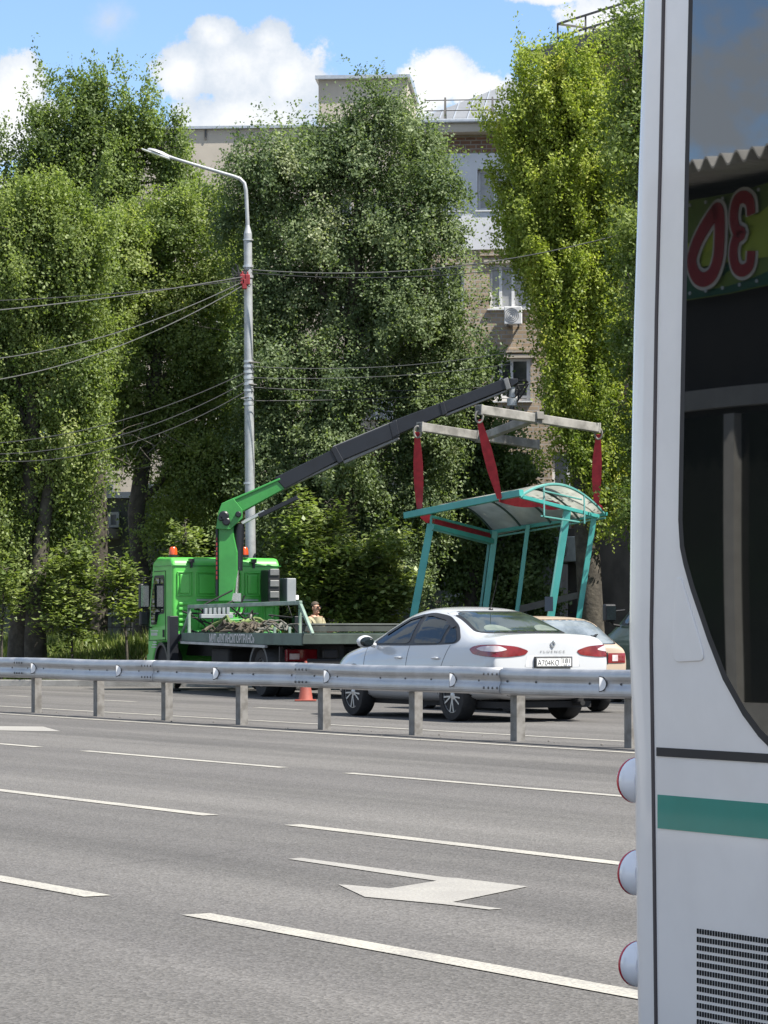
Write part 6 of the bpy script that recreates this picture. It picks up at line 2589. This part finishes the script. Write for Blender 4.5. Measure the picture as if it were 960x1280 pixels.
pel = jv((0, 0, 0.93), 0.145)
bel = jv((0.01, 0, 1.08), 0.135, pel)
ch = jv((0.0, 0, 1.28), (0.125, 0.16), bel)
sh = jv((-0.01, 0, 1.41), (0.085, 0.12), ch)
nk = jv((0.0, 0, 1.49), 0.055, sh)
h1 = jv((0.022, 0, 1.565), 0.066, nk)
h2 = jv((0.018, 0, 1.645), (0.083, 0.072), h1)
h3 = jv((0.0, 0, 1.71), (0.074, 0.064), h2)
for s in (-1, 1):
    sp_ = jv((-0.01, s * 0.19, 1.40), 0.062, sh)
    if s < 0:
        el_ = jv((0.03, s * 0.27, 1.16), 0.046, sp_)
        wr = jv((0.24, s * 0.22, 1.20), 0.031, el_)
        hd_ = (0.33, s * 0.21, 1.215)
    else:
        el_ = jv((0.02, s * 0.26, 1.15), 0.046, sp_)
        wr = jv((0.26, s * 0.20, 1.17), 0.031, el_)
        hd_ = (0.34, s * 0.19, 1.185)
    pm = jv(hd_, (0.022, 0.036), wr)
    px_, py_, pz_ = hd_
    for k, (oy, ln) in enumerate(((-0.03, 0.075), (-0.01, 0.085), (0.01, 0.08), (0.03, 0.062))):
        f1 = jv((px_ + 0.045, py_ + oy, pz_ + 0.005), 0.0095, pm)
        f2 = jv((px_ + 0.045 + ln * 0.5, py_ + oy * 1.1, pz_ - 0.004), 0.009, f1)
        f3 = jv((px_ + 0.04 + ln * 0.85, py_ + oy * 1.1, pz_ - 0.03), 0.0075, f2)
    t1_ = jv((px_ + 0.0, py_ - s * 0.04, pz_ + 0.0), 0.011, pm)
    t2_ = jv((px_ + 0.04, py_ - s * 0.06, pz_ - 0.015), 0.009, t1_)
    hip = jv((0.0, s * 0.10, 0.86), 0.105, pel)
    kn = jv((0.02, s * 0.11, 0.49), 0.062, hip)
    an = jv((-0.02, s * 0.12, 0.10), 0.042, kn)
    tt = jv((0.12, s * 0.13, 0.045), 0.036, an)
bmb = skin_mesh(V, E, Rr, pel)
# face: brow, nose, lips, ears joined to the head
bmesh.ops.create_icosphere(bmb, subdivisions=2, radius=1, matrix=Matrix.Translation((0.108, 0, 1.618)) @ Matrix.Diagonal((0.022, 0.014, 0.026, 1)))
bmesh.ops.create_icosphere(bmb, subdivisions=2, radius=1, matrix=Matrix.Translation((0.085, 0, 1.575)) @ Matrix.Diagonal((0.016, 0.026, 0.008, 1)))
bmesh.ops.create_icosphere(bmb, subdivisions=2, radius=1, matrix=Matrix.Translation((0.080, 0, 1.535)) @ Matrix.Diagonal((0.02, 0.025, 0.02, 1)))
for s in (-1, 1):
    bmesh.ops.create_icosphere(bmb, subdivisions=2, radius=1, matrix=Matrix.Translation((0.0, s * 0.078, 1.62)) @ Matrix.Diagonal((0.02, 0.012, 0.034, 1)))
fin('body', bmb, M_SKIN, man, smooth=True, angle=80)
# shirt
V, E, Rr = [], [], []
pel = jv((0, 0, 0.95), (0.165, 0.175))
bel = jv((0.01, 0, 1.08), (0.155, 0.165), pel)
ch = jv((0.0, 0, 1.28), (0.145, 0.18), bel)
sh = jv((-0.01, 0, 1.405), (0.10, 0.13), ch)
for s in (-1, 1):
    sp_ = jv((-0.01, s * 0.19, 1.395), 0.082, sh)
    jv((0.015, s * 0.245, 1.24), 0.073, sp_)
fin('shirt', skin_mesh(V, E, Rr, ch), M_SHIRT, man, smooth=True, angle=80)
V, E, Rr = [], [], []
pel = jv((0, 0, 0.94), 0.16)
for s in (-1, 1):
    hip = jv((0.0, s * 0.10, 0.86), 0.125, pel)
    kn = jv((0.02, s * 0.11, 0.49), 0.085, hip)
    an = jv((-0.02, s * 0.12, 0.12), 0.07, kn)
fin('trousers', skin_mesh(V, E, Rr, pel), M_TROU, man, smooth=True, angle=80)
for s in (-1, 1):
    bm = nb()
    bmesh.ops.create_icosphere(bm, subdivisions=3, radius=1, matrix=Matrix.Translation((0.06, s * 0.125, 0.055)) @ Matrix.Diagonal((0.15, 0.055, 0.055, 1)))
    fin('shoe', bm, M_SHOE, man, smooth=True)
bm = nb()
bmesh.ops.create_uvsphere(bm, u_segments=24, v_segments=14, radius=1, matrix=Matrix.Translation((-0.006, 0, 1.672)) @ Matrix.Rotation(R_(-14), 4, 'Y') @ Matrix.Diagonal((0.094, 0.080, 0.088, 1)))
bmesh.ops.delete(bm, geom=[v for v in bm.verts if v.co.z < 1.665 + v.co.x * 0.45], context='VERTS')
fin('hair', bm, M_HAIR, man, smooth=True)
bm = nb()
for s in (-1, 1):
    box(bm, 0.088, 0.102, s * 0.036 - 0.028, s * 0.036 + 0.028, 1.622, 1.662)
    box(bm, 0.0, 0.095, s * 0.078 - 0.004, s * 0.078 + 0.004, 1.645, 1.655)
box(bm, 0.09, 0.10, -0.012, 0.012, 1.648, 1.656)
fin('sunglasses', bm, M_BLACKP, man, bevel=0.006)
cone.scale = (0.85, 0.85, 0.9)
man.rotation_euler = (0, 0, R_(-38))
man.location = m0
# ------------------------------------------------------------------ trees
M_BARK = mat('bark', (0.085, 0.075, 0.06), 0.95, col2=(0.045, 0.04, 0.033), nscale=5.0, bump=0.9, bscale=14)
LEAFQ = 1.0


def leaf_object(name, c, a, n, length, width, tint, m, parent=None, kind=None):
    """many small rhombic leaves in one mesh: centre, axis, normal per leaf"""
    a = a / (np.linalg.norm(a, axis=1, keepdims=True) + 1e-9)
    n = n - a * np.sum(n * a, axis=1, keepdims=True)
    n = n / (np.linalg.norm(n, axis=1, keepdims=True) + 1e-9)
    s = np.cross(a, n)
    L = length[:, None]
    W = width[:, None]
    v = np.stack([c - a * L * 0.5, c - a * L * 0.06 + s * W * 0.5 - n * W * 0.12, c + a * L * 0.5, c - a * L * 0.06 - s * W * 0.5 - n * W * 0.12], axis=1).reshape(-1, 3)
    N = len(c)
    me = bpy.data.meshes.new(name)
    me.vertices.add(N * 4)
    me.vertices.foreach_set('co', v.astype(np.float32).ravel())
    me.loops.add(N * 4)
    me.loops.foreach_set('vertex_index', np.arange(N * 4, dtype=np.int32))
    me.polygons.add(N)
    me.polygons.foreach_set('loop_start', np.arange(0, N * 4, 4, dtype=np.int32))
    me.update(calc_edges=True)
    at = me.attributes.new('tint', 'FLOAT', 'POINT')
    at.data.foreach_set('value', np.repeat(tint, 4).astype(np.float32))
    me.materials.append(m)
    o = bpy.data.objects.new(name, me)
    COL.objects.link(o)
    if parent is not None:
        o.parent = parent
        o.matrix_parent_inverse = MW[parent.name].inverted()
    if kind:
        o['kind'] = kind
    return o


def unit(n):
    v = rng.normal(size=(n, 3))
    return v / np.linalg.norm(v, axis=1, keepdims=True)


def crown(lobes, n, style, leaf, clump_r=0.27, clumps=34, twig=0.45, per=14, shell=0.45, tintb=0.0, plume=1.3):
    """lobes: (centre, radii, weight). Returns leaf arrays."""
    w = np.array([l[2] * (l[1][0] * l[1][1] * l[1][2]) ** (2 / 3) for l in lobes])
    w = w / w.sum()
    ntw = max(1, int(n / per))
    cnt = rng.multinomial(ntw, w)
    C, A, Nn, T = [], [], [], []
    for (c, r, _), k in zip(lobes, cnt):
        if k == 0:
            continue
        c = np.array(c)
        r = np.array(r)
        kc = max(5, int(clumps * (r.prod() ** (2 / 3)) / 2.2))
        d = unit(kc)
        rad = rng.random(kc) ** (shell * 0.75)
        lump = 0.86 + 0.2 * np.sin(d[:, 0] * 5.1 + c[0]) * np.sin(d[:, 2] * 4.3 + c[2]) + rng.normal(0, 0.07, kc)
        cc = c + d * r * (rad * lump)[:, None]
        ctint = rng.normal(0.45, 0.2, kc)
        # every clump is a plume: a leafy shoot that tapers towards its tip
        if style == 'up':
            pd, pl = d * np.array([0.55, 0.55, 0.25]) + rng.normal(0, 0.2, (kc, 3)) + np.array([0, 0, 1.0]), plume
        elif style == 'droop':
            pd, pl = d * np.array([0.8, 0.8, 0.3]) + rng.normal(0, 0.25, (kc, 3)) + np.array([0, 0, -0.75]), plume * 0.8
        elif style == 'flat':
            pd, pl = d, 0.0
        else:
            pd, pl = d * 0.9 + rng.normal(0, 0.35, (kc, 3)) + np.array([0, 0, 0.35]), plume * 0.6
        pd = pd / np.linalg.norm(pd, axis=1, keepdims=True)
        pls = pl * (0.6 + 0.8 * rng.random(kc))
        cc = cc - pd * (pls * 0.45)[:, None]
        idx = rng.integers(0, kc, k)
        u_ = rng.random(k) ** 1.15
        p = cc[idx] + pd[idx] * (pls[idx] * u_)[:, None] + rng.normal(size=(k, 3)) * (clump_r * (1.15 - 0.85 * u_))[:, None]
        out = (p - c) / r
        out = out / (np.linalg.norm(out, axis=1, keepdims=True) + 1e-6)
        rd = unit(k)
        if style == 'up':
            dr = out * 0.55 + rd * 0.35 + np.array([0, 0, 1.25])
        elif style == 'droop':
            dr = out * 0.7 + rd * 0.5 + np.array([0, 0, -0.75])
        elif style == 'flat':
            dr = out * np.array([1, 1, 0.1]) + rd * 0.35
        else:
            dr = out * 0.8 + rd * 0.7 + np.array([0, 0, 0.25])
        dr = dr / np.linalg.norm(dr, axis=1, keepdims=True)
        s = rng.random((k, per))
        tl_ = twig * (0.6 + 0.8 * rng.random(k))
        pos = p[:, None, :] + dr[:, None, :] * (tl_[:, None] * (s - 0.25))[:, :, None] + rng.normal(size=(k, per, 3)) * leaf * 0.75
        ax_ = dr[:, None, :] * 0.6 + rng.normal(size=(k, per, 3)) * 0.7
        nn = rng.normal(size=(k, per, 3)) * 0.38 + out[:, None, :] * 0.75 + np.array([0, 0, 0.7 if style != 'droop' else 0.5])
        if style == 'flat':
            nn = rng.normal(size=(k, per, 3)) * 0.28 + np.array([0, 0, 1.0])
            ax_[:, :, 2] *= 0.35
        tt = (ctint[idx] + 0.22 * (u_ - 0.5))[:, None] + rng.normal(0, 0.085, (k, per)) + tintb
        C.append(pos.reshape(-1, 3))
        A.append(ax_.reshape(-1, 3))
        Nn.append(nn.reshape(-1, 3))
        T.append(tt.ravel())
    C, A, Nn, T = (np.concatenate(q) for q in (C, A, Nn, T))
    k = len(C)
    ln = leaf * (0.7 + 0.6 * rng.random(k))
    return C, A, Nn, ln, ln * 0.62, np.clip(T, 0, 1)


def px_lobes(tab, dY, deep=0.9, k=0.86):
    """(u, v, ru, rv[, weight[, depth shift]]) in photo pixels at distance dY"""
    out = []
    for q in tab:
        u, v, ru, rv = q[:4]
        wt_ = q[4] if len(q) > 4 else 1.0
        dd = q[5] if len(q) > 5 else random.uniform(-0.6, 0.6)
        c = P(u, v, dY + dd)
        a, b = k * ru / F * dY, k * rv / F * dY
        out.append(((c.x, c.y, c.z), (a, max(0.25, a * deep), b), wt_))
    return out


def tree(name, label, cat, trunk_px, Y, radii, lobes, m, n, leaf, style, group=None, limbs=8, bark=None, **kw):
    pts = [P(u, v, Y) for u, v in trunk_px]
    pts[0].z = 0.05
    t = thing(name, label, cat, tuple(pts[0]), 0, group)
    bm = tube(nb(), pts, radii, 12)
    rr = random.Random(len(label))
    top = len(pts) - 1
    order = sorted(lobes, key=lambda l: -l[2] * l[1][0])[:limbs]
    for (c, r, _w) in order:
        c = Vector(c)
        # leave the trunk somewhat below the lobe
        i = 0
        for j in range(top + 1):
            if pts[j].z < c.z - r[2] * 0.5:
                i = j
        j = min(i + 1, top)
        f = 0.0 if i == j else min(1.0, max(0.0, (c.z - r[2] * 0.9 - pts[i].z) / max(0.01, pts[j].z - pts[i].z)))
        a = pts[i].lerp(pts[j], f)
        r0 = (radii[i] + (radii[j] - radii[i]) * f) * 0.55
        k = a.lerp(c, 0.5) + Vector((rr.uniform(-0.2, 0.2), rr.uniform(-0.2, 0.2), rr.uniform(0.0, 0.35)))
        e = c + Vector((rr.uniform(-0.2, 0.2), 0, r[2] * 0.5))
        tube(bm, [a, a.lerp(k, 0.5) + Vector((0, 0, -0.05)), k, k.lerp(e, 0.6), e], [r0, r0 * 0.8, r0 * 0.55, r0 * 0.3, 0.012], 7)
        for q in range(5):
            d = Vector((rr.gauss(0, 1) * r[0], rr.gauss(0, 1) * r[1], rr.uniform(-0.3, 1.0) * r[2])) * 0.62
            s0 = k.lerp(e, rr.uniform(0, 0.8))
            tube(bm, [s0, s0 + d * 0.5 + Vector((0, 0, 0.05)), s0 + d], [r0 * 0.28 + 0.008, 0.012, 0.005], 5)
    fin('trunk', bm, bark or M_BARK, t, world=True, smooth=True, angle=70)
    C = crown(lobes, int(n * LEAFQ), style, leaf, **kw)
    leaf_object('crown', *C, m, parent=t)
    return t


L_POP = leaf_mat('poplar_leaves', (0.0908, 0.1375, 0.0454), (0.2269, 0.2956, 0.1032), (0.3177, 0.3713, 0.165), 0.50, 0.02)
L_MID = leaf_mat('mid_green_leaves', (0.105, 0.157, 0.0493), (0.2826, 0.3438, 0.1121), (0.4036, 0.4335, 0.2018), 0.50, 0.02)
L_ELM = leaf_mat('grey_green_leaves', (0.0925, 0.1391, 0.0672), (0.2269, 0.2858, 0.1428), (0.336, 0.3708, 0.231), 0.48, 0.02)
L_LIME = leaf_mat('yellow_green_leaves', (0.115, 0.175, 0.035), (0.345, 0.405, 0.085), (0.55, 0.55, 0.16), 0.48, 0.02)
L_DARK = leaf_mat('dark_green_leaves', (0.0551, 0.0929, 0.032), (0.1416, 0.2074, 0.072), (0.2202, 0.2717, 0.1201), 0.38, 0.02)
L_MAP = leaf_mat('maple_leaves', (0.1058, 0.1568, 0.0423), (0.2587, 0.3136, 0.0983), (0.3528, 0.392, 0.1663), 0.42, 0.04)

# left poplar, nearest the kerb
tree('poplar_tree', 'poplar with a thick grey forked trunk at the left edge of the photo', 'tree',
     [(26, 862), (27, 800), (30, 720), (38, 600), (45, 450), (52, 330), (55, 275)], 63.0, [0.34, 0.30, 0.25, 0.19, 0.13, 0.07, 0.02],
     px_lobes([(20, 300, 55, 45), (75, 300, 55, 45), (45, 345, 60, 55), (100, 335, 40, 50), (30, 420, 60, 60), (90, 420, 52, 60), (15, 500, 50, 60), (75, 500, 55, 60), (110, 480, 26, 46), (25, 580, 48, 55), (85, 575, 42, 50), (105, 560, 26, 44),
               (60, 640, 45, 42), (10, 650, 36, 46), (95, 640, 20, 36), (-30, 420, 50, 120), (-40, 600, 50, 100), (55, 270, 40, 22), (20, 268, 25, 20), (30, 710, 28, 34)], 63.0),
     L_MID, 195000, 0.078, 'up', limbs=12, clumps=46)
tr_ = bpy.data.objects['poplar_tree']
bm = tube(nb(), [P(46, 866, 62.6), P(44, 800, 62.6), P(46, 720, 62.7), P(60, 620, 62.8), P(75, 520, 63)], [0.30, 0.24, 0.2, 0.14, 0.06], 12)
fin('second_stem', bm, M_BARK, tr_, world=True, smooth=True)
# tall loose tree behind it
tree('loose_poplar_tree', 'tall loose tree with open twiggy top against the cloud at the upper left', 'tree',
     [(120, 850), (122, 700), (118, 450), (112, 300), (108, 180), (112, 110)], 74.0, [0.3, 0.28, 0.22, 0.15, 0.08, 0.02],
     px_lobes([(112, 128, 22, 34, .8), (92, 140, 22, 26, .7), (128, 150, 34, 32), (90, 180, 44, 30), (60, 170, 30, 20, .6), (140, 190, 46, 34), (100, 220, 60, 34), (40, 222, 44, 30, .8), (172, 165, 20, 30, .8), (188, 135, 7, 34, .8), (190, 185, 30, 30, .8), (205, 215, 36, 28, .8),
               (222, 190, 16, 14, .5), (150, 235, 60, 30), (6, 200, 24, 26, .7), (5, 260, 40, 30, .8), (232, 235, 30, 24, .7), (60, 255, 50, 25), (52, 105, 14, 22, .4), (146, 115, 16, 16, .4)], 74.0),
     L_POP, 74000, 0.088, 'up', limbs=18, clumps=30, clump_r=0.2, shell=0.7, plume=1.5)
# mid tree behind the truck cab
tree('leafy_tree', 'mid green tree between the left poplar and the lamp post, behind the truck cab', 'tree',
     [(176, 852), (178, 760), (170, 640), (190, 500), (205, 380), (215, 290)], 67.0, [0.26, 0.22, 0.2, 0.16, 0.1, 0.03],
     px_lobes([(165, 300, 55, 36), (225, 290, 50, 40), (190, 350, 62, 52), (250, 350, 46, 56), (150, 380, 44, 56), (220, 420, 62, 54), (270, 430, 36, 60), (165, 460, 52, 56), (225, 500, 60, 54), (275, 520, 30, 60), (185, 550, 42, 46), (235, 590, 54, 50),
               (215, 640, 34, 40), (186, 665, 14, 30, .7), (262, 610, 34, 48), (285, 600, 26, 70), (132, 520, 24, 44), (140, 305, 40, 34, 1, -1.5), (134, 370, 34, 44, 1, -1.5), (136, 440, 34, 44, 1, -1.5), (268, 270, 36, 28, .8)], 67.0),
     L_MID, 165000, 0.078, 'any', limbs=12, clumps=44)
# big drooping dark tree in the middle
tree('elm_tree', 'broad drooping grey green tree rising behind the crane boom in the middle', 'tree',
     [(424, 850), (425, 760), (430, 640), (440, 480), (445, 330), (450, 180)], 65.0, [0.4, 0.36, 0.32, 0.24, 0.15, 0.03],
     px_lobes([(468, 128, 38, 20), (432, 166, 34, 26), (500, 146, 38, 26), (345, 192, 44, 34, .8), (312, 205, 34, 36, .7), (380, 205, 60, 46), (450, 200, 66, 52), (525, 195, 50, 46), (544, 235, 32, 48), (330, 265, 54, 54), (400, 290, 66, 58), (475, 290, 66, 60), (528, 300, 44, 60),
               (554, 290, 16, 50, .8), (340, 355, 58, 60), (420, 380, 64, 62), (500, 380, 62, 62), (548, 380, 36, 56), (572, 368, 16, 30, .8), (592, 402, 12, 22, .5), (345, 450, 60, 60), (425, 470, 64, 62), (500, 470, 60, 60), (560, 450, 46, 50),
               (352, 545, 56, 60), (430, 560, 64, 62), (505, 560, 56, 60), (545, 520, 40, 44), (380, 630, 56, 52), (460, 640, 60, 50), (520, 630, 44, 48), (335, 600, 34, 56), (345, 680, 40, 50), (420, 700, 60, 44), (500, 700, 50, 44), (315, 520, 26, 70, .8)], 65.0),
     L_ELM, 290000, 0.078, 'droop', limbs=16, clumps=46)
# bright yellow green poplar
tree('lime_poplar_tree', 'dense yellow green poplar with upright twigs beside the bus', 'tree',
     [(742, 856), (738, 760), (730, 600), (722, 430), (716, 280), (708, 120)], 60.0, [0.3, 0.27, 0.24, 0.18, 0.12, 0.02],
     px_lobes([(658, 112, 7, 24, .6), (676, 120, 9, 26, .7), (696, 116, 9, 26, .8), (714, 112, 10, 26, .9), (732, 112, 10, 26, .9), (748, 116, 8, 26, .8), (652, 140, 10, 34), (672, 140, 14, 40), (694, 142, 17, 44), (716, 142, 18, 46), (738, 142, 16, 46), (756, 160, 11, 40), (640, 185, 10, 40, .8), (656, 200, 15, 46),
               (678, 210, 19, 52), (704, 215, 20, 56), (730, 215, 20, 56), (756, 225, 16, 52), (640, 245, 10, 40), (660, 265, 16, 48), (684, 280, 20, 56), (712, 290, 22, 58), (740, 290, 22, 58), (766, 290, 16, 56), (654, 315, 11, 34), (674, 340, 16, 44), (698, 360, 20, 52), (726, 370, 22, 58), (754, 370, 20, 58),
               (684, 410, 11, 38), (704, 435, 16, 46), (730, 450, 20, 54), (758, 450, 18, 58), (698, 490, 12, 32), (716, 520, 15, 38), (740, 540, 16, 42), (764, 540, 14, 52), (724, 575, 12, 24), (748, 600, 16, 28), (770, 600, 14, 32)], 60.0, 2.2, 1.0),
     L_LIME, 235000, 0.074, 'up', limbs=16, clumps=60, shell=0.55, tintb=0.10, clump_r=0.15, twig=0.36, plume=1.7)
tree('green_tree', 'darker green tree at the very edge of the bus, right of the yellow green poplar', 'tree',
     [(806, 860), (806, 700), (804, 400), (802, 200), (800, 30)], 56.5, [0.22, 0.2, 0.15, 0.1, 0.02],
     px_lobes([(798, 24, 9, 24), (790, 46, 9, 22), (806, 60, 14, 40), (792, 170, 16, 40), (794, 240, 20, 56), (800, 320, 20, 60), (815, 150, 40, 70), (820, 300, 40, 80), (815, 420, 35, 80), (804, 430, 20, 40), (812, 540, 34, 70), (815, 640, 34, 60)], 56.5),
     L_MID, 44000, 0.085, 'any', limbs=8, tintb=-0.15)
# darker trees filling the depth between the big ones
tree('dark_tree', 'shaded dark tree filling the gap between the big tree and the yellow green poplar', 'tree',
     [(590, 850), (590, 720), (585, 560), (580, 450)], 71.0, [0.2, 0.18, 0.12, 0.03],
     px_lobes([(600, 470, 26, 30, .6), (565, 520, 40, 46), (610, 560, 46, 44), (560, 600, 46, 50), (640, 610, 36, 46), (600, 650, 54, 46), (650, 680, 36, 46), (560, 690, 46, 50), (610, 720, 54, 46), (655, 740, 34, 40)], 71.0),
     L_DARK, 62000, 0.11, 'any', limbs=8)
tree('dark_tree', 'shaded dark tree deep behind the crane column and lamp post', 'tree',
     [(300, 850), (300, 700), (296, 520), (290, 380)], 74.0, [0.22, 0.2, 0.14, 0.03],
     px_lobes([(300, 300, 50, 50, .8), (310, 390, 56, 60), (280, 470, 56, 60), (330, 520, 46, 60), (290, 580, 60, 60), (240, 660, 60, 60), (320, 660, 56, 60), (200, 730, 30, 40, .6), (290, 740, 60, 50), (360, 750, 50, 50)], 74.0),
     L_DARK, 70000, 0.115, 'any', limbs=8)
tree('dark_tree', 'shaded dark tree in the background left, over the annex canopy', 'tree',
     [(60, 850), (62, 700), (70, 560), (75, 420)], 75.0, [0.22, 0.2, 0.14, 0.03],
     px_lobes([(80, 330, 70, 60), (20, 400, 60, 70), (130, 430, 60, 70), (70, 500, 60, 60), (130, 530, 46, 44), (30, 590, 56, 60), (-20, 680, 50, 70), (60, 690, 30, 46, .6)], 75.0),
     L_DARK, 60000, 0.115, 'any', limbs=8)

# saplings and bushes
SAP = 'maple saplings along the verge'


def sapling(label, trunk, Y, lobes, n, leaf=0.15, style='flat', m=None, name='maple_sapling', cat='sapling'):
    return tree(name, label, cat, trunk, Y, [0.035, 0.028, 0.02, 0.008], px_lobes(lobes, Y), m or L_MAP, n, leaf, style, SAP, limbs=9, clumps=60, clump_r=0.12, twig=0.32, per=9, shell=0.55)


sapling('leafy maple sapling beside the thick poplar trunk at the left', [(90, 862), (90, 800), (86, 740), (84, 690)], 61.8, [(86, 700, 24, 16), (72, 715, 20, 16), (103, 728, 17, 13), (72, 745, 20, 15), (92, 752, 24, 16), (100, 772, 18, 12), (78, 776, 18, 12), (92, 790, 18, 10), (86, 688, 12, 10), (66, 762, 12, 10)], 3800, 0.13)
sapling('small maple sapling just left of the truck mirror', [(160, 860), (158, 800), (152, 750), (150, 700)], 61.8, [(150, 706, 9, 12), (148, 722, 18, 12), (156, 736, 17, 13), (150, 750, 16, 11), (160, 760, 12, 9)], 1500, 0.13)
sapling('thin sapling top showing over the green cab roof', [(232, 860), (232, 780), (232, 710), (233, 665)], 61.8, [(233, 668, 7, 9), (230, 680, 12, 9), (234, 692, 12, 8), (228, 704, 10, 8)], 900, 0.13)
sapling('pale sapling cut by the left edge of the photo', [(2, 864), (2, 800), (4, 750), (4, 715)], 61.5, [(2, 722, 16, 14), (8, 745, 18, 14), (-6, 765, 22, 16), (4, 720, 10, 12, .6)], 1100, 0.13)
sapling('tallest sapling of the clump right of the cab, next to the lamp post', [(372, 862), (372, 780), (372, 700), (374, 620)], 59.7, [(374, 628, 8, 12), (370, 645, 14, 12), (382, 660, 16, 12), (366, 675, 20, 14), (384, 690, 26, 16), (360, 706, 20, 14), (390, 715, 26, 14), (372, 735, 30, 14), (352, 690, 10, 14)], 4200, 0.14)
sapling('second sapling of the clump right of the cab, over the man', [(408, 862), (408, 790), (408, 730), (410, 650)], 59.7, [(412, 655, 10, 14), (420, 645, 8, 10, .6), (408, 680, 20, 14), (424, 695, 20, 14), (402, 710, 26, 16), (426, 725, 24, 14), (408, 745, 30, 16), (400, 765, 20, 12)], 4200, 0.14)
sapling('broad sapling of the clump right of the cab, nearest the hanging shelter', [(468, 862), (468, 790), (466, 730), (468, 675)], 59.7, [(470, 680, 18, 12), (448, 692, 20, 12), (492, 690, 16, 12), (462, 708, 32, 14), (496, 716, 18, 14), (440, 725, 26, 14), (474, 735, 34, 14), (456, 756, 40, 14), (498, 745, 14, 14), (470, 772, 36, 12), (432, 770, 26, 14), (494, 664, 12, 8, .6)], 6600, 0.14)
sapling('dry leafed bush glimpsed between the shelter posts', [(548, 860), (548, 810), (546, 780), (545, 750)], 62.5, [(545, 760, 12, 20), (556, 785, 16, 20), (530, 790, 12, 18)], 900, 0.10, 'any', L_ELM, 'bush', 'bush')
for (u, v, ru, rv, n, lab) in ((300, 815, 60, 26, 9000, 'low shrub hidden behind the truck deck'), (430, 805, 56, 26, 9000, 'low shrub under the sapling clump'),
                              (560, 800, 70, 30, 9000, 'low shrub behind the white car roof')):
    Y = 64.5
    c = P(u, v, Y)
    t = thing('shrub', lab, 'shrub', (c.x, c.y, 0.1), 0, 'low shrubs on the verge')
    bm = nb()
    for k in range(9):
        a = random.uniform(0, 6.28)
        b_ = Vector((c.x + random.uniform(-0.3, 0.3), c.y, 0.1))
        e = Vector((c.x + math.cos(a) * ru / F * Y * 0.7, c.y + math.sin(a) * 0.5, c.z + rv / F * Y * random.uniform(0, 0.8)))
        tube(bm, [b_, b_.lerp(e, 0.5) + Vector((0, 0, 0.12)), e], [0.014, 0.01, 0.004], 5)
    fin('stems', bm, M_BARK, t, world=True)
    lobes = [((c.x + random.uniform(-1, 1) * ru / F * Y * 0.6, c.y + random.uniform(-0.4, 0.4), max(0.25, c.z + random.uniform(-0.6, 0.5) * rv / F * Y)), (ru / F * Y * 0.5, 0.5, rv / F * Y * 0.6), 1.0) for k in range(7)]
    C = crown(lobes, n, 'any', 0.09, clump_r=0.14, clumps=40, twig=0.25, per=9)
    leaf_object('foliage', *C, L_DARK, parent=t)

# bare dead twigs in the shade left of the post
bm = nb()
rr = random.Random(5)
for k in range(16):
    a = P(rr.uniform(150, 205), rr.uniform(500, 590), 65.5 + rr.uniform(-0.6, 0.4))
    pts = [a]
    d = Vector((rr.uniform(-1, 1), rr.uniform(-0.3, 0.3), rr.uniform(-0.5, 0.9))).normalized()
    for j in range(4):
        d = (d + Vector((rr.gauss(0, .18), rr.gauss(0, .15), rr.gauss(0, .18)))).normalized()
        pts.append(pts[-1] + d * 0.22)
    tube(bm, pts, [0.008, 0.007, 0.006, 0.004, 0.002], 5)
tag(fin('dead_branch', bm, mat('bleached_twig', (0.20, 0.18, 0.15), 0.9)), 'bleached bare twigs caught in the tree behind the truck cab', 'branch')

# grass on the verge
L_GRASS = leaf_mat('grass_blades', (0.075, 0.120, 0.022), (0.165, 0.215, 0.050), (0.32, 0.31, 0.13), 0.35, 0.04)
ng = 70000
gx = rng.random(ng)
gY = 61.0 + rng.random(ng) ** 1.3 * 13.0
gu = -40 + gx * 620
X = (gu - 480) / F * gY
p_ = X * CT + gY * ST
t_ = -X * ST + gY * CT


def kerb_p(t):
    ks = sorted(KERB, key=lambda q: q[1])
    return np.interp(t, [q[1] for q in ks], [q[0] for q in ks])


keep = p_ > kerb_p(t_) + 0.3
X, gY = X[keep], gY[keep]
gz = verge_h((p_ - kerb_p(t_))[keep]) - 0.01
k = len(X)
hgt = (0.16 + 0.34 * rng.random(k) ** 1.6) * (0.7 + 0.5 * np.sin(X * 2.1) * np.sin(gY * 1.7))
hgt = np.clip(hgt, 0.10, 0.7)
base_ = np.stack([X, gY, gz], 1)
dirs = np.stack([rng.normal(0, 0.35, k), rng.normal(0, 0.35, k), np.ones(k)], 1)
nrm = np.stack([rng.normal(0, 1, k), rng.normal(0, 1, k), np.full(k, 0.2)], 1)
L_ = np.linalg.norm(dirs, axis=1)
cen = base_ + dirs / L_[:, None] * (hgt * 0.5)[:, None]
leaf_object('grass', cen, dirs, nrm, hgt, 0.018 + 0.022 * rng.random(k), np.clip(rng.normal(0.55, 0.28, k), 0, 1), L_GRASS, kind='stuff')
# small stones and litter at the kerb and along the barrier
M_STONE = mat('loose_stone', (0.17, 0.16, 0.145), 0.9)
bm = nb()
for i in range(160):
    if i < 90:
        q = RD(17.2 + random.gauss(0, 0.35), random.uniform(16, 60), 0.004)
    else:
        tt = random.uniform(24, 56)
        q = RD(float(kerb_p(tt)) - random.uniform(0.02, 0.5), tt, 0.004)
    r = random.uniform(0.004, 0.013)
    bmesh.ops.create_icosphere(bm, subdivisions=1, radius=r, matrix=Matrix.Translation(q + Vector((0, 0, r * 0.5))) @ Matrix.Diagonal((1.3, 1, 0.7, 1)))
tag(fin('gravel', bm, M_STONE), kind='stuff')
